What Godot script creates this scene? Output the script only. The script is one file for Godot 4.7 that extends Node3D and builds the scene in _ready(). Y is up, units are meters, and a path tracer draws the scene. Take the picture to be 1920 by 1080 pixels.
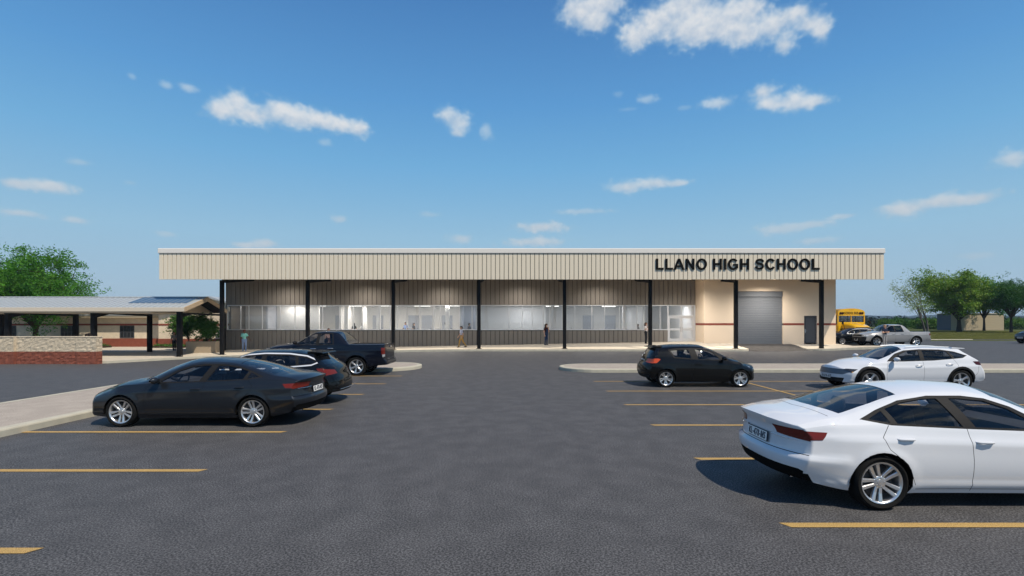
extends Node3D
# A school front across a parking lot. x to the right, y up, the camera looks along -z. "d" below is the distance in front of the camera (d = -z).

var M := {}
var taken := {}
var rng := RandomNumberGenerator.new()

# ---------------------------------------------------------------- mesh builder
class MB:
	var v := PackedVector3Array()
	var n := PackedVector3Array()
	func tri(a: Vector3, b: Vector3, c: Vector3, na: Vector3, nb: Vector3, nc: Vector3) -> void:
		if (b - a).cross(c - a).dot(na + nb + nc) > 0.0:
			v.append(a); v.append(c); v.append(b)
			n.append(na); n.append(nc); n.append(nb)
		else:
			v.append(a); v.append(b); v.append(c)
			n.append(na); n.append(nb); n.append(nc)
	func flat(a: Vector3, b: Vector3, c: Vector3, out: Vector3) -> void:
		var m := (b - a).cross(c - a)
		if m.length_squared() < 1e-16:
			return
		m = m.normalized()
		if m.dot(out) < 0.0:
			m = -m
		tri(a, b, c, m, m, m)
	func quad(a: Vector3, b: Vector3, c: Vector3, e: Vector3, out: Vector3) -> void:
		flat(a, b, c, out)
		flat(a, c, e, out)
	func squad(a: Vector3, b: Vector3, c: Vector3, e: Vector3, na: Vector3, nb: Vector3, nc: Vector3, ne: Vector3) -> void:
		tri(a, b, c, na, nb, nc)
		tri(a, c, e, na, nc, ne)
	# chamfered box between two corners, turned and moved by t
	func box(lo: Vector3, hi: Vector3, ch := 0.0, t := Transform3D.IDENTITY) -> void:
		var c := (lo + hi) * 0.5
		var h := (hi - lo) * 0.5
		h = h.abs()
		ch = minf(ch, minf(h.x, minf(h.y, h.z)) * 0.9)
		var o := t * c
		if ch <= 0.0:
			for ax in 3:
				for s in [-1.0, 1.0]:
					var u := (ax + 1) % 3
					var w := (ax + 2) % 3
					var q := []
					for k in [[-1, -1], [1, -1], [1, 1], [-1, 1]]:
						var p := Vector3.ZERO
						p[ax] = s * h[ax]
						p[u] = k[0] * h[u]
						p[w] = k[1] * h[w]
						q.append(t * (c + p))
					var out := Vector3.ZERO
					out[ax] = s
					quad(q[0], q[1], q[2], q[3], t.basis * out)
			return
		var i := h - Vector3(ch, ch, ch)
		for ax in 3:
			var u := (ax + 1) % 3
			var w := (ax + 2) % 3
			for s in [-1.0, 1.0]:
				var q := []
				for k in [[-1, -1], [1, -1], [1, 1], [-1, 1]]:
					var p := Vector3.ZERO
					p[ax] = s * h[ax]
					p[u] = k[0] * i[u]
					p[w] = k[1] * i[w]
					q.append(t * (c + p))
				var out := Vector3.ZERO
				out[ax] = s
				quad(q[0], q[1], q[2], q[3], t.basis * out)
			for s in [-1.0, 1.0]:
				for r in [-1.0, 1.0]:
					var q := []
					for k in [[0, -1], [0, 1], [1, 1], [1, -1]]:
						var p := Vector3.ZERO
						p[ax] = k[1] * i[ax]
						p[u] = s * (h[u] if k[0] == 0 else i[u])
						p[w] = r * (i[w] if k[0] == 0 else h[w])
						q.append(t * (c + p))
					quad(q[0], q[1], q[2], q[3], (q[0] + q[2]) * 0.5 - o)
		for sx in [-1.0, 1.0]:
			for sy in [-1.0, 1.0]:
				for sz in [-1.0, 1.0]:
					var a := t * (c + Vector3(sx * h.x, sy * i.y, sz * i.z))
					var b := t * (c + Vector3(sx * i.x, sy * h.y, sz * i.z))
					var e := t * (c + Vector3(sx * i.x, sy * i.y, sz * h.z))
					flat(a, b, e, a - o)
	# smooth tube along points with a radius at each
	func tube(pts: Array, rad: Array, sides := 8, caps := true) -> void:
		var rings := []
		var norms := []
		var last := Vector3.ZERO
		for i in pts.size():
			var dir: Vector3 = (pts[mini(i + 1, pts.size() - 1)] - pts[maxi(i - 1, 0)]).normalized()
			var ref := Vector3.RIGHT if last == Vector3.ZERO else last
			if absf(dir.dot(ref)) > 0.95:
				ref = Vector3.FORWARD if absf(dir.z) < 0.8 else Vector3.UP
			var u := (ref - dir * dir.dot(ref)).normalized()
			last = u
			var w := dir.cross(u)
			var ring := []
			var nn := []
			for k in sides:
				var a := TAU * k / sides
				var m := u * cos(a) + w * sin(a)
				nn.append(m)
				ring.append(pts[i] + m * rad[i])
			rings.append(ring)
			norms.append(nn)
		for i in pts.size() - 1:
			for k in sides:
				var k2 := (k + 1) % sides
				squad(rings[i][k], rings[i][k2], rings[i + 1][k2], rings[i + 1][k], norms[i][k], norms[i][k2], norms[i + 1][k2], norms[i + 1][k])
		if caps:
			for e in [0, pts.size() - 1]:
				var out: Vector3 = pts[e] - pts[1 if e == 0 else e - 1]
				for k in sides:
					flat(pts[e], rings[e][k], rings[e][(k + 1) % sides], out)
	# profile of Vector2(radius, height) turned round the z axis of t
	func lathe(prof: Array, segs: int, t := Transform3D.IDENTITY, smooth := true) -> void:
		for i in prof.size() - 1:
			var p: Vector2 = prof[i]
			var q: Vector2 = prof[i + 1]
			var s := q - p
			if s.length() < 1e-6:
				continue
			var m := Vector2(s.y, -s.x).normalized()
			var m0 := m
			var m1 := m
			if smooth:
				if i > 0:
					var r: Vector2 = p - prof[i - 1]
					var mm := Vector2(r.y, -r.x).normalized()
					if mm.dot(m) > 0.6:
						m0 = (m + mm).normalized()
				if i < prof.size() - 2:
					var r: Vector2 = prof[i + 2] - q
					var mm := Vector2(r.y, -r.x).normalized()
					if mm.dot(m) > 0.6:
						m1 = (m + mm).normalized()
			for k in segs:
				var a := TAU * k / segs
				var b := TAU * (k + 1) / segs
				var ca := cos(a); var sa := sin(a); var cb := cos(b); var sb := sin(b)
				squad(t * Vector3(p.x * ca, p.x * sa, p.y), t * Vector3(p.x * cb, p.x * sb, p.y), t * Vector3(q.x * cb, q.x * sb, q.y), t * Vector3(q.x * ca, q.x * sa, q.y),
					t.basis * Vector3(m0.x * ca, m0.x * sa, m0.y), t.basis * Vector3(m0.x * cb, m0.x * sb, m0.y), t.basis * Vector3(m1.x * cb, m1.x * sb, m1.y), t.basis * Vector3(m1.x * ca, m1.x * sa, m1.y))
	# flat outline in x, y given thickness along z, from z0 to z1
	func slab(poly: PackedVector2Array, z0: float, z1: float, t := Transform3D.IDENTITY) -> void:
		var ix := Geometry2D.triangulate_polygon(poly)
		for i in range(0, ix.size(), 3):
			var a := poly[ix[i]]; var b := poly[ix[i + 1]]; var c := poly[ix[i + 2]]
			flat(t * Vector3(a.x, a.y, z1), t * Vector3(b.x, b.y, z1), t * Vector3(c.x, c.y, z1), t.basis * Vector3(0, 0, signf(z1 - z0)))
			flat(t * Vector3(a.x, a.y, z0), t * Vector3(b.x, b.y, z0), t * Vector3(c.x, c.y, z0), t.basis * Vector3(0, 0, signf(z0 - z1)))
		var area := 0.0
		for i in poly.size():
			area += poly[i].cross(poly[(i + 1) % poly.size()])
		var ccw := signf(area)
		for i in poly.size():
			var a := poly[i]; var b := poly[(i + 1) % poly.size()]
			var e := b - a
			quad(t * Vector3(a.x, a.y, z0), t * Vector3(b.x, b.y, z0), t * Vector3(b.x, b.y, z1), t * Vector3(a.x, a.y, z1), t.basis * (Vector3(e.y, -e.x, 0) * ccw))
	func add(o: MB, t: Transform3D) -> void:
		var flip := t.basis.determinant() < 0.0
		for i in range(0, o.v.size(), 3):
			var k := [0, 2, 1] if flip else [0, 1, 2]
			for j in k:
				v.append(t * o.v[i + j])
				n.append((t.basis * o.n[i + j]).normalized())
	func mesh() -> ArrayMesh:
		var m := ArrayMesh.new()
		if v.is_empty():
			return m
		var a := []
		a.resize(Mesh.ARRAY_MAX)
		a[Mesh.ARRAY_VERTEX] = v
		a[Mesh.ARRAY_NORMAL] = n
		m.add_surface_from_arrays(Mesh.PRIMITIVE_TRIANGLES, a)
		return m

func turning(poly: PackedVector2Array) -> float:
	var area := 0.0
	for i in poly.size():
		area += poly[i].cross(poly[(i + 1) % poly.size()])
	return signf(area)

# ---------------------------------------------------------------- naming and tagging
func numbered(called: String) -> String:
	if not taken.has(called):
		taken[called] = 0
		return called
	taken[called] += 1
	return "%s_%03d" % [called, taken[called]]

func tag(o: Node3D, label: String, category: String, group := "") -> Node3D:
	o.set_meta("label", label)
	o.set_meta("category", category)
	if group:
		o.set_meta("group", group)
	return o

func thing(called: String, label: String, category: String, at := Vector3.ZERO, turn := 0.0, group := "") -> Node3D:
	var o := Node3D.new()
	o.name = numbered(called)
	add_child(o)
	o.position = at
	o.rotation.y = turn
	return tag(o, label, category, group)

func part(called: String, shape: Variant, m: Material, parent: Node = null, at := Vector3.ZERO) -> MeshInstance3D:
	var o := MeshInstance3D.new()
	o.mesh = shape.mesh() if shape is MB else shape
	o.material_override = m
	o.position = at
	if parent == null:
		o.name = numbered(called)
		add_child(o)
	else:
		o.name = called
		parent.add_child(o, true)
	return o

func structure(called: String, shape: Variant, m: Material) -> MeshInstance3D:
	var o := part(called, shape, m)
	o.set_meta("kind", "structure")
	return o

func bx(lo: Vector3, hi: Vector3, ch := 0.0) -> MB:
	var b := MB.new()
	b.box(lo, hi, ch)
	return b

func S(t: float) -> float:
	t = clampf(t, 0.0, 1.0)
	return t * t * (3.0 - 2.0 * t)

# ---------------------------------------------------------------- materials
func lin(r: float, g: float, b: float) -> Color:
	return Color(r, g, b).linear_to_srgb()

func mat(called: String, c: Color, rough := 0.7, metal := 0.0) -> StandardMaterial3D:
	var m := StandardMaterial3D.new()
	m.resource_name = called
	m.albedo_color = c
	m.roughness = rough
	m.metallic = metal
	m.metallic_specular = 0.5 if rough < 0.3 or metal > 0.2 else 0.25
	M[called] = m
	return m

func noise_tex(freq: float, lo: Color, hi: Color, sd: int, size := 512, kind := FastNoiseLite.TYPE_SIMPLEX_SMOOTH, oct := 4, stops := [0.0, 1.0], gain := 0.5) -> NoiseTexture2D:
	var f := FastNoiseLite.new()
	f.noise_type = kind
	f.frequency = freq
	f.seed = sd
	f.fractal_octaves = oct
	f.fractal_gain = gain
	var t := NoiseTexture2D.new()
	t.width = size
	t.height = size
	t.seamless = true
	t.seamless_blend_skirt = 0.15
	t.noise = f
	var g := Gradient.new()
	g.offsets = PackedFloat32Array(stops)
	g.colors = PackedColorArray([lo, hi])
	t.color_ramp = g
	return t

func grained(m: StandardMaterial3D, t: Texture2D, metres: float, wide: Texture2D = null, wide_metres := 10.0) -> StandardMaterial3D:
	m.albedo_texture = t
	m.uv1_triplanar = true
	m.uv1_world_triplanar = true
	m.uv1_scale = Vector3.ONE / metres
	if wide:
		m.detail_enabled = true
		m.detail_blend_mode = BaseMaterial3D.BLEND_MODE_MUL
		m.detail_albedo = wide
		m.detail_uv_layer = BaseMaterial3D.DETAIL_UV_2
		m.uv2_triplanar = true
		m.uv2_world_triplanar = true
		m.uv2_scale = Vector3.ONE / wide_metres
	return m

func relief(m: StandardMaterial3D, t: Texture2D, cm: float) -> StandardMaterial3D:
	m.heightmap_enabled = true
	m.heightmap_texture = t
	m.heightmap_scale = cm
	return m

func grey(v: float) -> Color:
	return Color(v, v, v)

func paint(called: String, c: Color, rough := 0.4, metal := 0.0) -> StandardMaterial3D:
	var m := mat(called, c, rough, metal)
	m.metallic_specular = 0.12
	m.clearcoat_enabled = true
	m.clearcoat = 1.0 if c.get_luminance() > 0.3 else 0.65
	m.clearcoat_roughness = 0.03
	return m

func glass(called: String, c: Color, a: float) -> StandardMaterial3D:
	c.a = a
	var m := mat(called, c, 0.02)
	m.transparency = BaseMaterial3D.TRANSPARENCY_ALPHA
	return m

func make_materials() -> void:
	var speck := noise_tex(0.06, grey(0.42), grey(1.0), 3, 1024, FastNoiseLite.TYPE_SIMPLEX, 4, [0.22, 0.78], 0.75)
	var patch := noise_tex(0.016, grey(0.90), grey(1.0), 5, 1024, FastNoiseLite.TYPE_SIMPLEX_SMOOTH, 6, [0.25, 0.75], 0.6)
	M.t_speck = speck
	var bumpy := noise_tex(0.3, grey(0.0), grey(1.0), 9, 512, FastNoiseLite.TYPE_SIMPLEX, 3)
	var soft := noise_tex(0.02, grey(0.95), grey(1.0), 11, 512, FastNoiseLite.TYPE_SIMPLEX_SMOOTH, 5, [0.25, 0.75])
	var fine := noise_tex(0.2, grey(0.93), grey(1.0), 12, 512, FastNoiseLite.TYPE_SIMPLEX, 3, [0.2, 0.8])
	M.t_fine = fine; M.t_soft = soft; M.t_speck = speck; M.t_bumpy = bumpy; M.t_patch = patch
	relief(grained(mat("asphalt", lin(0.182, 0.180, 0.186), 0.6), speck, 2.1, patch, 11.0), bumpy, 0.05)
	relief(grained(mat("apron_asphalt", lin(0.15, 0.14, 0.135), 0.8), speck, 3.7, patch, 11.0), bumpy, 0.5)
	grained(mat("stripe", lin(0.54, 0.355, 0.13), 0.6), noise_tex(0.3, grey(0.50), grey(1.0), 21, 512, FastNoiseLite.TYPE_SIMPLEX, 4, [0.22, 0.5]), 1.6)
	relief(grained(mat("concrete", lin(0.57, 0.51, 0.42), 0.85), fine, 2.3, soft, 9.0), bumpy, 0.2)
	relief(grained(mat("kerb", lin(0.52, 0.49, 0.40), 0.85), fine, 1.7, soft, 5.0), bumpy, 0.2)
	relief(grained(mat("island_concrete", lin(0.46, 0.405, 0.35), 0.85), noise_tex(0.12, grey(0.82), grey(1.0), 17, 512, FastNoiseLite.TYPE_SIMPLEX, 3, [0.25, 0.7]), 1.9, soft, 7.0), bumpy, 0.3)
	grained(mat("grass_ground", lin(0.105, 0.115, 0.04), 0.95), noise_tex(0.05, Color(0.62, 0.7, 0.5), Color(1, 1, 1), 31, 512), 9.0)
	# building
	mat("fascia_metal", lin(0.74, 0.66, 0.53), 0.5)
	grained(mat("coping_metal", lin(0.82, 0.79, 0.74), 0.42), fine, 2.1)
	mat("bronze_metal", lin(0.205, 0.185, 0.163), 0.55)
	grained(mat("cream_block", lin(0.83, 0.675, 0.51), 0.85), fine, 1.9)
	grained(mat("red_block", lin(0.27, 0.085, 0.055), 0.85), fine, 1.9, soft, 5.0)
	mat("stripe_red", lin(0.25, 0.07, 0.05), 0.8)
	mat("black_steel", lin(0.008, 0.008, 0.009), 0.6)
	mat("soffit", lin(0.75, 0.70, 0.62), 0.8)
	grained(mat("roller_grey", lin(0.165, 0.175, 0.19), 0.5), fine, 3.0)
	mat("door_grey", lin(0.075, 0.08, 0.09), 0.5)
	mat("aluminium", lin(0.62, 0.62, 0.63), 0.4, 0.3)
	mat("steel", lin(0.6, 0.6, 0.6), 0.25, 1.0)
	glass("window_glass", lin(0.5, 0.55, 0.6), 0.10)
	mat("white_wall", lin(0.78, 0.76, 0.73), 0.9)
	mat("grey_wall", lin(0.45, 0.47, 0.52), 0.9)
	mat("blind", lin(0.42, 0.42, 0.42), 0.9)
	mat("room_floor", lin(0.30, 0.29, 0.27), 0.6)
	mat("ceiling_tile", lin(0.75, 0.75, 0.75), 0.95)
	var e := mat("lit_panel", lin(0.9, 0.9, 0.9), 0.5)
	e.emission_enabled = true
	e.emission = Color(1, 1, 0.97)
	e.emission_energy_multiplier = 2.5
	e = mat("lit_lens", lin(0.9, 0.88, 0.8), 0.4)
	e.emission_enabled = true
	e.emission = Color(1.0, 0.93, 0.8)
	e.emission_energy_multiplier = 4.0
	grained(mat("walkway_roof", lin(0.46, 0.49, 0.51), 0.4, 0.2), fine, 2.0)
	mat("blue_roof", lin(0.07, 0.12, 0.2), 0.3, 0.2)
	mat("trim_beige", lin(0.62, 0.55, 0.45), 0.6)
	grained(mat("stucco", lin(0.80, 0.68, 0.52), 0.9), fine, 1.7, soft, 6.0)
	mat("gable_tan", lin(0.50, 0.385, 0.26), 0.7)
	grained(mat("planter", lin(0.40, 0.32, 0.23), 0.85), fine, 1.2)
	grained(mat("siding", lin(0.48, 0.40, 0.28), 0.8), fine, 2.0)
	mat("siding_grey", lin(0.14, 0.14, 0.15), 0.8)
	var rough := noise_tex(0.035, grey(0.0), grey(1.0), 44, 512, FastNoiseLite.TYPE_SIMPLEX, 5)
	relief(grained(mat("split_cream", lin(0.86, 0.73, 0.55), 0.95), noise_tex(0.04, Color(0.8, 0.8, 0.8), Color(1, 1, 1), 45, 512), 1.1, soft, 3.0), rough, 3.5)
	relief(grained(mat("split_red", lin(0.37, 0.125, 0.085), 0.95), noise_tex(0.04, Color(0.75, 0.75, 0.75), Color(1, 1, 1), 46, 512), 1.1, soft, 3.0), rough, 3.5)
	mat("letter_black", lin(0.004, 0.004, 0.004), 0.9)
	mat("dark_pane", lin(0.02, 0.022, 0.025), 0.1)
	# plants
	grained(mat("bark", lin(0.11, 0.085, 0.065), 0.95), noise_tex(0.08, grey(0.5), grey(1.0), 51, 256), 0.5)
	grained(mat("pale_bark", lin(0.22, 0.21, 0.20), 0.95), noise_tex(0.08, grey(0.5), grey(1.0), 52, 256), 0.5)
	for a in [["leaf_green", 0.085, 0.24, 0.035], ["leaf_olive", 0.20, 0.31, 0.05], ["leaf_pale", 0.26, 0.34, 0.14], ["leaf_deep", 0.065, 0.16, 0.035], ["leaf_bright", 0.10, 0.19, 0.03], ["leaf_far", 0.010, 0.021, 0.015], ["leaf_grass", 0.13, 0.15, 0.05]]:
		var l := mat(a[0], lin(a[1], a[2], a[3]), 0.6)
		l.vertex_color_use_as_albedo = true
		l.backlight_enabled = true
		l.backlight = lin(minf(a[1] * 2.2, 0.55), minf(a[2] * 2.6, 0.65), a[3] * 1.6)
	mat("soil", lin(0.05, 0.035, 0.025), 1.0)
	grained(mat("hill", lin(0.012, 0.03, 0.03), 1.0), noise_tex(0.08, grey(0.5), grey(1.0), 61, 512), 60.0)
	# vehicles
	paint("paint_navy", lin(0.020, 0.024, 0.031), 0.42, 0.55)
	paint("paint_black", lin(0.004, 0.0045, 0.005), 0.4)
	paint("paint_blueblack", lin(0.005, 0.007, 0.014), 0.4)
	paint("paint_white", lin(0.63, 0.65, 0.69), 0.35)
	paint("paint_grey", lin(0.29, 0.295, 0.305), 0.4, 0.2)
	paint("paint_slate", lin(0.03, 0.034, 0.042), 0.4, 0.2)
	paint("paint_yellow", lin(0.80, 0.45, 0.012), 0.4)
	glass("car_glass", lin(0.010, 0.012, 0.015), 0.42)
	glass("clear_glass", lin(0.03, 0.035, 0.04), 0.16)
	glass("side_glass", lin(0.010, 0.012, 0.015), 0.08)
	mat("trim_black", lin(0.014, 0.014, 0.015), 0.6)
	mat("grille_grey", lin(0.10, 0.115, 0.14), 0.4, 0.4)
	mat("joint_brown", lin(0.085, 0.076, 0.062), 0.9)
	mat("gap_black", lin(0.004, 0.004, 0.004), 0.9)
	mat("cabin", lin(0.016, 0.016, 0.018), 0.85)
	mat("seat_cloth", lin(0.035, 0.036, 0.04), 0.9)
	mat("seat_pale", lin(0.20, 0.20, 0.21), 0.9)
	mat("dash", lin(0.06, 0.062, 0.068), 0.7)
	grained(mat("rubber", lin(0.014, 0.014, 0.014), 0.85), noise_tex(0.1, grey(0.7), grey(1.0), 71, 256), 0.3)
	mat("alloy", lin(0.66, 0.67, 0.69), 0.28, 0.85)
	mat("alloy_dark", lin(0.06, 0.06, 0.065), 0.5, 0.4)
	mat("chrome", lin(0.82, 0.83, 0.85), 0.12, 1.0)
	mat("brightwork", lin(0.75, 0.76, 0.78), 0.3, 0.3)
	var r := paint("lens_red", lin(0.13, 0.016, 0.011), 0.25)
	r.clearcoat_roughness = 0.02
	paint("lens_dark_red", lin(0.055, 0.010, 0.010), 0.2)
	paint("lens_orange", lin(0.5, 0.07, 0.02), 0.25)
	paint("lens_amber", lin(0.7, 0.33, 0.03), 0.25)
	paint("lens_clear", lin(0.45, 0.47, 0.5), 0.15, 0.3)
	paint("lens_smoke", lin(0.045, 0.05, 0.06), 0.15, 0.3)
	mat("plate_white", lin(0.78, 0.78, 0.76), 0.5)
	mat("plate_ink", lin(0.02, 0.025, 0.05), 0.6)

# ---------------------------------------------------------------- camera, sky, sun
func set_view() -> void:
	var cam := Camera3D.new()
	cam.name = "camera"
	add_child(cam)
	cam.position = Vector3(0, 2.2, 0)
	var near := 0.1
	# level lens with a rise, so that uprights stay upright
	cam.set_frustum(near * 1080.0 / 960.0, Vector2(near * -6.0 / 960.0, near * 64.0 / 960.0), near, 6000.0)
	cam.current = true

	var env := Environment.new()
	env.background_mode = Environment.BG_SKY
	env.tonemap_mode = Environment.TONE_MAPPER_LINEAR
	env.tonemap_exposure = 1.0
	env.sdfgi_enabled = true
	env.ssao_enabled = true
	env.ssil_enabled = true
	env.fog_enabled = true
	env.fog_mode = Environment.FOG_MODE_EXPONENTIAL
	env.fog_density = 0.00022
	env.fog_light_color = Color(0.72, 0.82, 0.92)
	var sky := Sky.new()
	var sm := PanoramaSkyMaterial.new()
	sm.panorama = sky_picture()
	sky.sky_material = sm
	env.sky = sky
	var we := WorldEnvironment.new()
	we.name = "air"
	we.environment = env
	add_child(we)

	var sun := DirectionalLight3D.new()
	sun.name = "sun"
	sun.light_color = Color(1.0, 0.955, 0.88)
	sun.light_energy = 1.5
	sun.light_angular_distance = 0.5
	sun.shadow_enabled = true
	add_child(sun)
	sun.look_at_from_position(Vector3.ZERO, Vector3(-0.49, -1.0, -0.5), Vector3.UP)

# air colour at a height above the horizon (radians), as the picture shows it
func air(el: float) -> Color:
	var keys := [[0.0, Color8(164, 185, 202)], [0.06, Color8(164, 192, 212)], [0.16, Color8(150, 191, 219)], [0.29, Color8(116, 174, 218)], [0.40, Color8(95, 155, 210)], [0.58, Color8(74, 127, 186)], [1.0, Color8(52, 100, 162)], [1.58, Color8(44, 88, 148)]]
	for i in keys.size() - 1:
		if el <= keys[i + 1][0]:
			var t: float = (el - keys[i][0]) / (keys[i + 1][0] - keys[i][0])
			return keys[i][1].lerp(keys[i + 1][1], t)
	return keys[-1][1]

func sky_picture() -> ImageTexture:
	var W := 4096
	var H := 2048
	var im := Image.create(W, H, false, Image.FORMAT_RGB8)
	for y in H:
		var el := PI / 2 - (y + 0.5) / H * PI
		var c := air(el) if el >= 0.0 else Color8(140, 150, 155).lerp(Color8(96, 94, 92), S(-el * 3.0))
		im.fill_rect(Rect2i(0, y, W, 1), c)
	var f := FastNoiseLite.new()
	f.seed = 8
	f.noise_type = FastNoiseLite.TYPE_SIMPLEX_SMOOTH
	f.frequency = 0.055
	f.fractal_octaves = 5
	f.fractal_gain = 0.55
	# clouds: [strength, puffs of azimuth, height, half width and half height in degrees]
	var all := [
		[1.00, [[7.1, 31.1, 2.94, 1.56], [9.7, 31.6, 3.48, 1.71], [9.1, 29.9, 2.21, 0.97], [13.1, 28.4, 2.26, 1.44], [15.4, 29.5, 3.33, 1.74], [18.6, 30.4, 3.75, 1.89], [19.2, 28.2, 3.72, 1.67], [21.8, 28.6, 3.09, 1.79], [24.3, 29.2, 2.48, 1.66], [24.1, 27.1, 2.24, 1.38], [26.8, 27.3, 1.9, 1.35], [27.7, 25.6, 1.22, 0.95], [28.6, 27.9, 2.07, 0.82], [30.0, 26.8, 1.88, 0.91], [30.9, 26.1, 0.97, 1.16]]],
		[1.00, [[-30.1, 19.8, 1.52, 1.19], [-28.7, 20.7, 1.38, 1.19], [-27.1, 19.8, 2.37, 1.22], [-24.7, 20.7, 1.97, 1.23], [-22.9, 20.1, 2.53, 1.16], [-20.9, 20.4, 2.08, 1.08], [-18.8, 20.0, 2.14, 1.0], [-16.9, 19.9, 1.2, 1.01]]],
		[0.60, [[-32.6, 21.1, 1.02, 0.48]]],
		[0.50, [[-34.3, 20.9, 0.82, 0.39]]],
		[0.35, [[-36.8, 21.0, 0.38, 0.33]]],
		[0.85, [[-7.6, 21.9, 1.41, 0.92], [-6.3, 21.3, 1.77, 1.24], [-6.4, 20.2, 1.06, 0.68]]],
		[0.50, [[-3.2, 20.5, 0.83, 1.15]]],
		[0.40, [[-20.5, 18.2, 0.94, 0.5]]],
		[0.95, [[25.8, 22.1, 1.55, 0.92], [26.3, 20.9, 1.63, 0.75], [28.6, 20.8, 2.12, 1.14], [30.2, 20.4, 1.78, 0.63]]],
		[0.75, [[21.5, 21.7, 1.96, 0.62]]],
		[0.50, [[14.4, 22.8, 1.23, 0.54]]],
		[0.25, [[11.3, 23.6, 0.69, 0.39]]],
		[0.25, [[18.4, 21.7, 1.07, 0.29]]],
		[0.85, [[12.3, 14.5, 2.51, 0.82], [15.4, 14.7, 2.11, 0.7], [17.6, 14.5, 1.52, 0.48]]],
		[0.85, [[2.9, 10.5, 3.57, 0.69]]],
		[0.75, [[2.3, 8.9, 4.46, 0.64]]],
		[0.50, [[7.4, 12.1, 3.23, 0.4]]],
		[0.60, [[27.5, 9.2, 2.58, 0.72], [30.0, 9.4, 2.06, 0.45], [32.6, 9.9, 1.27, 0.34]]],
		[0.45, [[30.4, 7.8, 2.22, 0.4]]],
		[0.85, [[37.0, 10.0, 1.9, 0.83], [39.6, 10.3, 2.13, 0.71], [42.0, 10.2, 1.98, 0.56]]],
		[0.75, [[44.2, 12.9, 1.38, 0.81]]],
		[0.30, [[42.0, 5.5, 1.65, 0.35]]],
		[0.85, [[-44.3, 11.0, 1.38, 0.54], [-42.2, 11.1, 1.8, 0.6]]],
		[0.65, [[-44.0, 8.7, 1.7, 0.38]]],
		[0.60, [[-40.6, 8.6, 1.1, 0.4]]],
		[0.40, [[-40.4, 13.4, 1.04, 0.39]]],
		[0.35, [[-34.3, 8.1, 0.9, 0.34]]],
		[0.70, [[-26.0, 7.9, 1.64, 0.58], [-27.8, 7.6, 1.4, 0.36]]],
		[0.55, [[-18.9, 10.8, 1.07, 0.54]]],
		[0.60, [[-6.0, 9.2, 1.89, 0.58]]],
		[0.35, [[-9.5, 11.7, 1.28, 0.4]]],
		[0.20, [[-36.9, 12.3, 0.61, 0.23]]],
		[0.20, [[12.6, 22.1, 1.25, 0.25]]],
	]
	var r := RandomNumberGenerator.new()
	r.seed = 77
	for again in 130:  # the rest of the sky goes on in the same way
		var az := r.randf_range(52.0, 308.0)
		var el: float = 6.0 + 60.0 * pow(r.randf(), 1.7)
		var size: float = (0.6 + el * 0.06) * r.randf_range(0.6, 1.6)
		var puffs := []
		for j in r.randi_range(1, 6):
			puffs.append([az + r.randf_range(-2.2, 2.2) * size, el + r.randf_range(-0.4, 0.5) * size, size * r.randf_range(0.7, 1.5), size * r.randf_range(0.3, 0.7)])
		all.append([r.randf_range(0.3, 0.95), puffs])
	var k := float(W) / 360.0
	for c in all:
		var lo := Vector2(1e9, 1e9)
		var hi := -lo
		for p in c[1]:
			lo = lo.min(Vector2(p[0] - p[2] * 1.7, p[1] - p[3] * 1.8))
			hi = hi.max(Vector2(p[0] + p[2] * 1.7, p[1] + p[3] * 1.8))
		for yy in range(maxi(0, int((90.0 - hi.y) * k)), mini(H / 2 - 1, int((90.0 - lo.y) * k))):
			var el := 90.0 - (yy + 0.5) / k
			for xx in range(int(lo.x * k), int(hi.x * k)):
				var az := (xx + 0.5) / k
				var best := 0.0
				var lift := 0.0
				for p in c[1]:
					var ex: float = (az - p[0]) / p[2]
					if absf(ex) > 1.7:
						continue
					var ey: float = (el - p[1]) / p[3]
					var q := 1.0 - 0.45 * (ex * ex + ey * ey)
					if q > 0.0:
						q = q * q
						best = best + q - best * q
						lift += (ey + 0.3) * q
				if best <= 0.03:
					continue
				var wob := f.get_noise_2d(az * 7.0, el * 10.0)
				var wob2 := f.get_noise_2d(az * 19.0 + 300.0, el * 25.0)
				var a: float = pow(S((best * 1.25 - 0.26 + (wob * 0.75 + wob2 * 0.42) * (1.2 - best)) / 1.15), 1.15) * c[0]
				a = maxf(a, S((best * 1.15 - 0.10 + wob * 0.55 + wob2 * 0.35) / 1.1) * 0.45 * c[0])
				if a < 0.01:
					continue
				var far := S((el - 4.0) / 16.0)
				var white := Color8(204, 207, 212).lerp(Color8(222, 225, 229), far)
				var shade := Color8(188, 194, 204).lerp(Color8(190, 200, 214), far)
				var col := shade.lerp(white, clampf(0.55 + lift * 0.45 + wob2 * 0.25 + wob * 0.4, 0.0, 1.0))
				var px := posmod(xx, W)
				im.set_pixel(px, yy, im.get_pixel(px, yy).lerp(col, minf(a, 1.0)))
	return ImageTexture.create_from_image(im)

# ---------------------------------------------------------------- lie of the land
func g_at(x: float, d: float) -> float:
	return -0.45 * S((-4.0 - x) / 19.0) * S((d - 18.0) / 14.0) + 0.27 * S((x - 22.0) / 6.0) * S((d - 34.0) / 7.0)

func wall_h(x: float) -> float:
	return lerpf(-0.18, 0.55, clampf((x + 24.8) / 40.3, 0.0, 1.0)) - 0.13 * S((x - 17.0) / 9.0)

func pave_h(x: float, d: float) -> float:
	var front := g_at(x, minf(d, 38.6)) + 0.15
	if x < -25.5:
		return front
	return lerpf(front, wall_h(x), S((d - 39.4) / 3.8))

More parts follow.
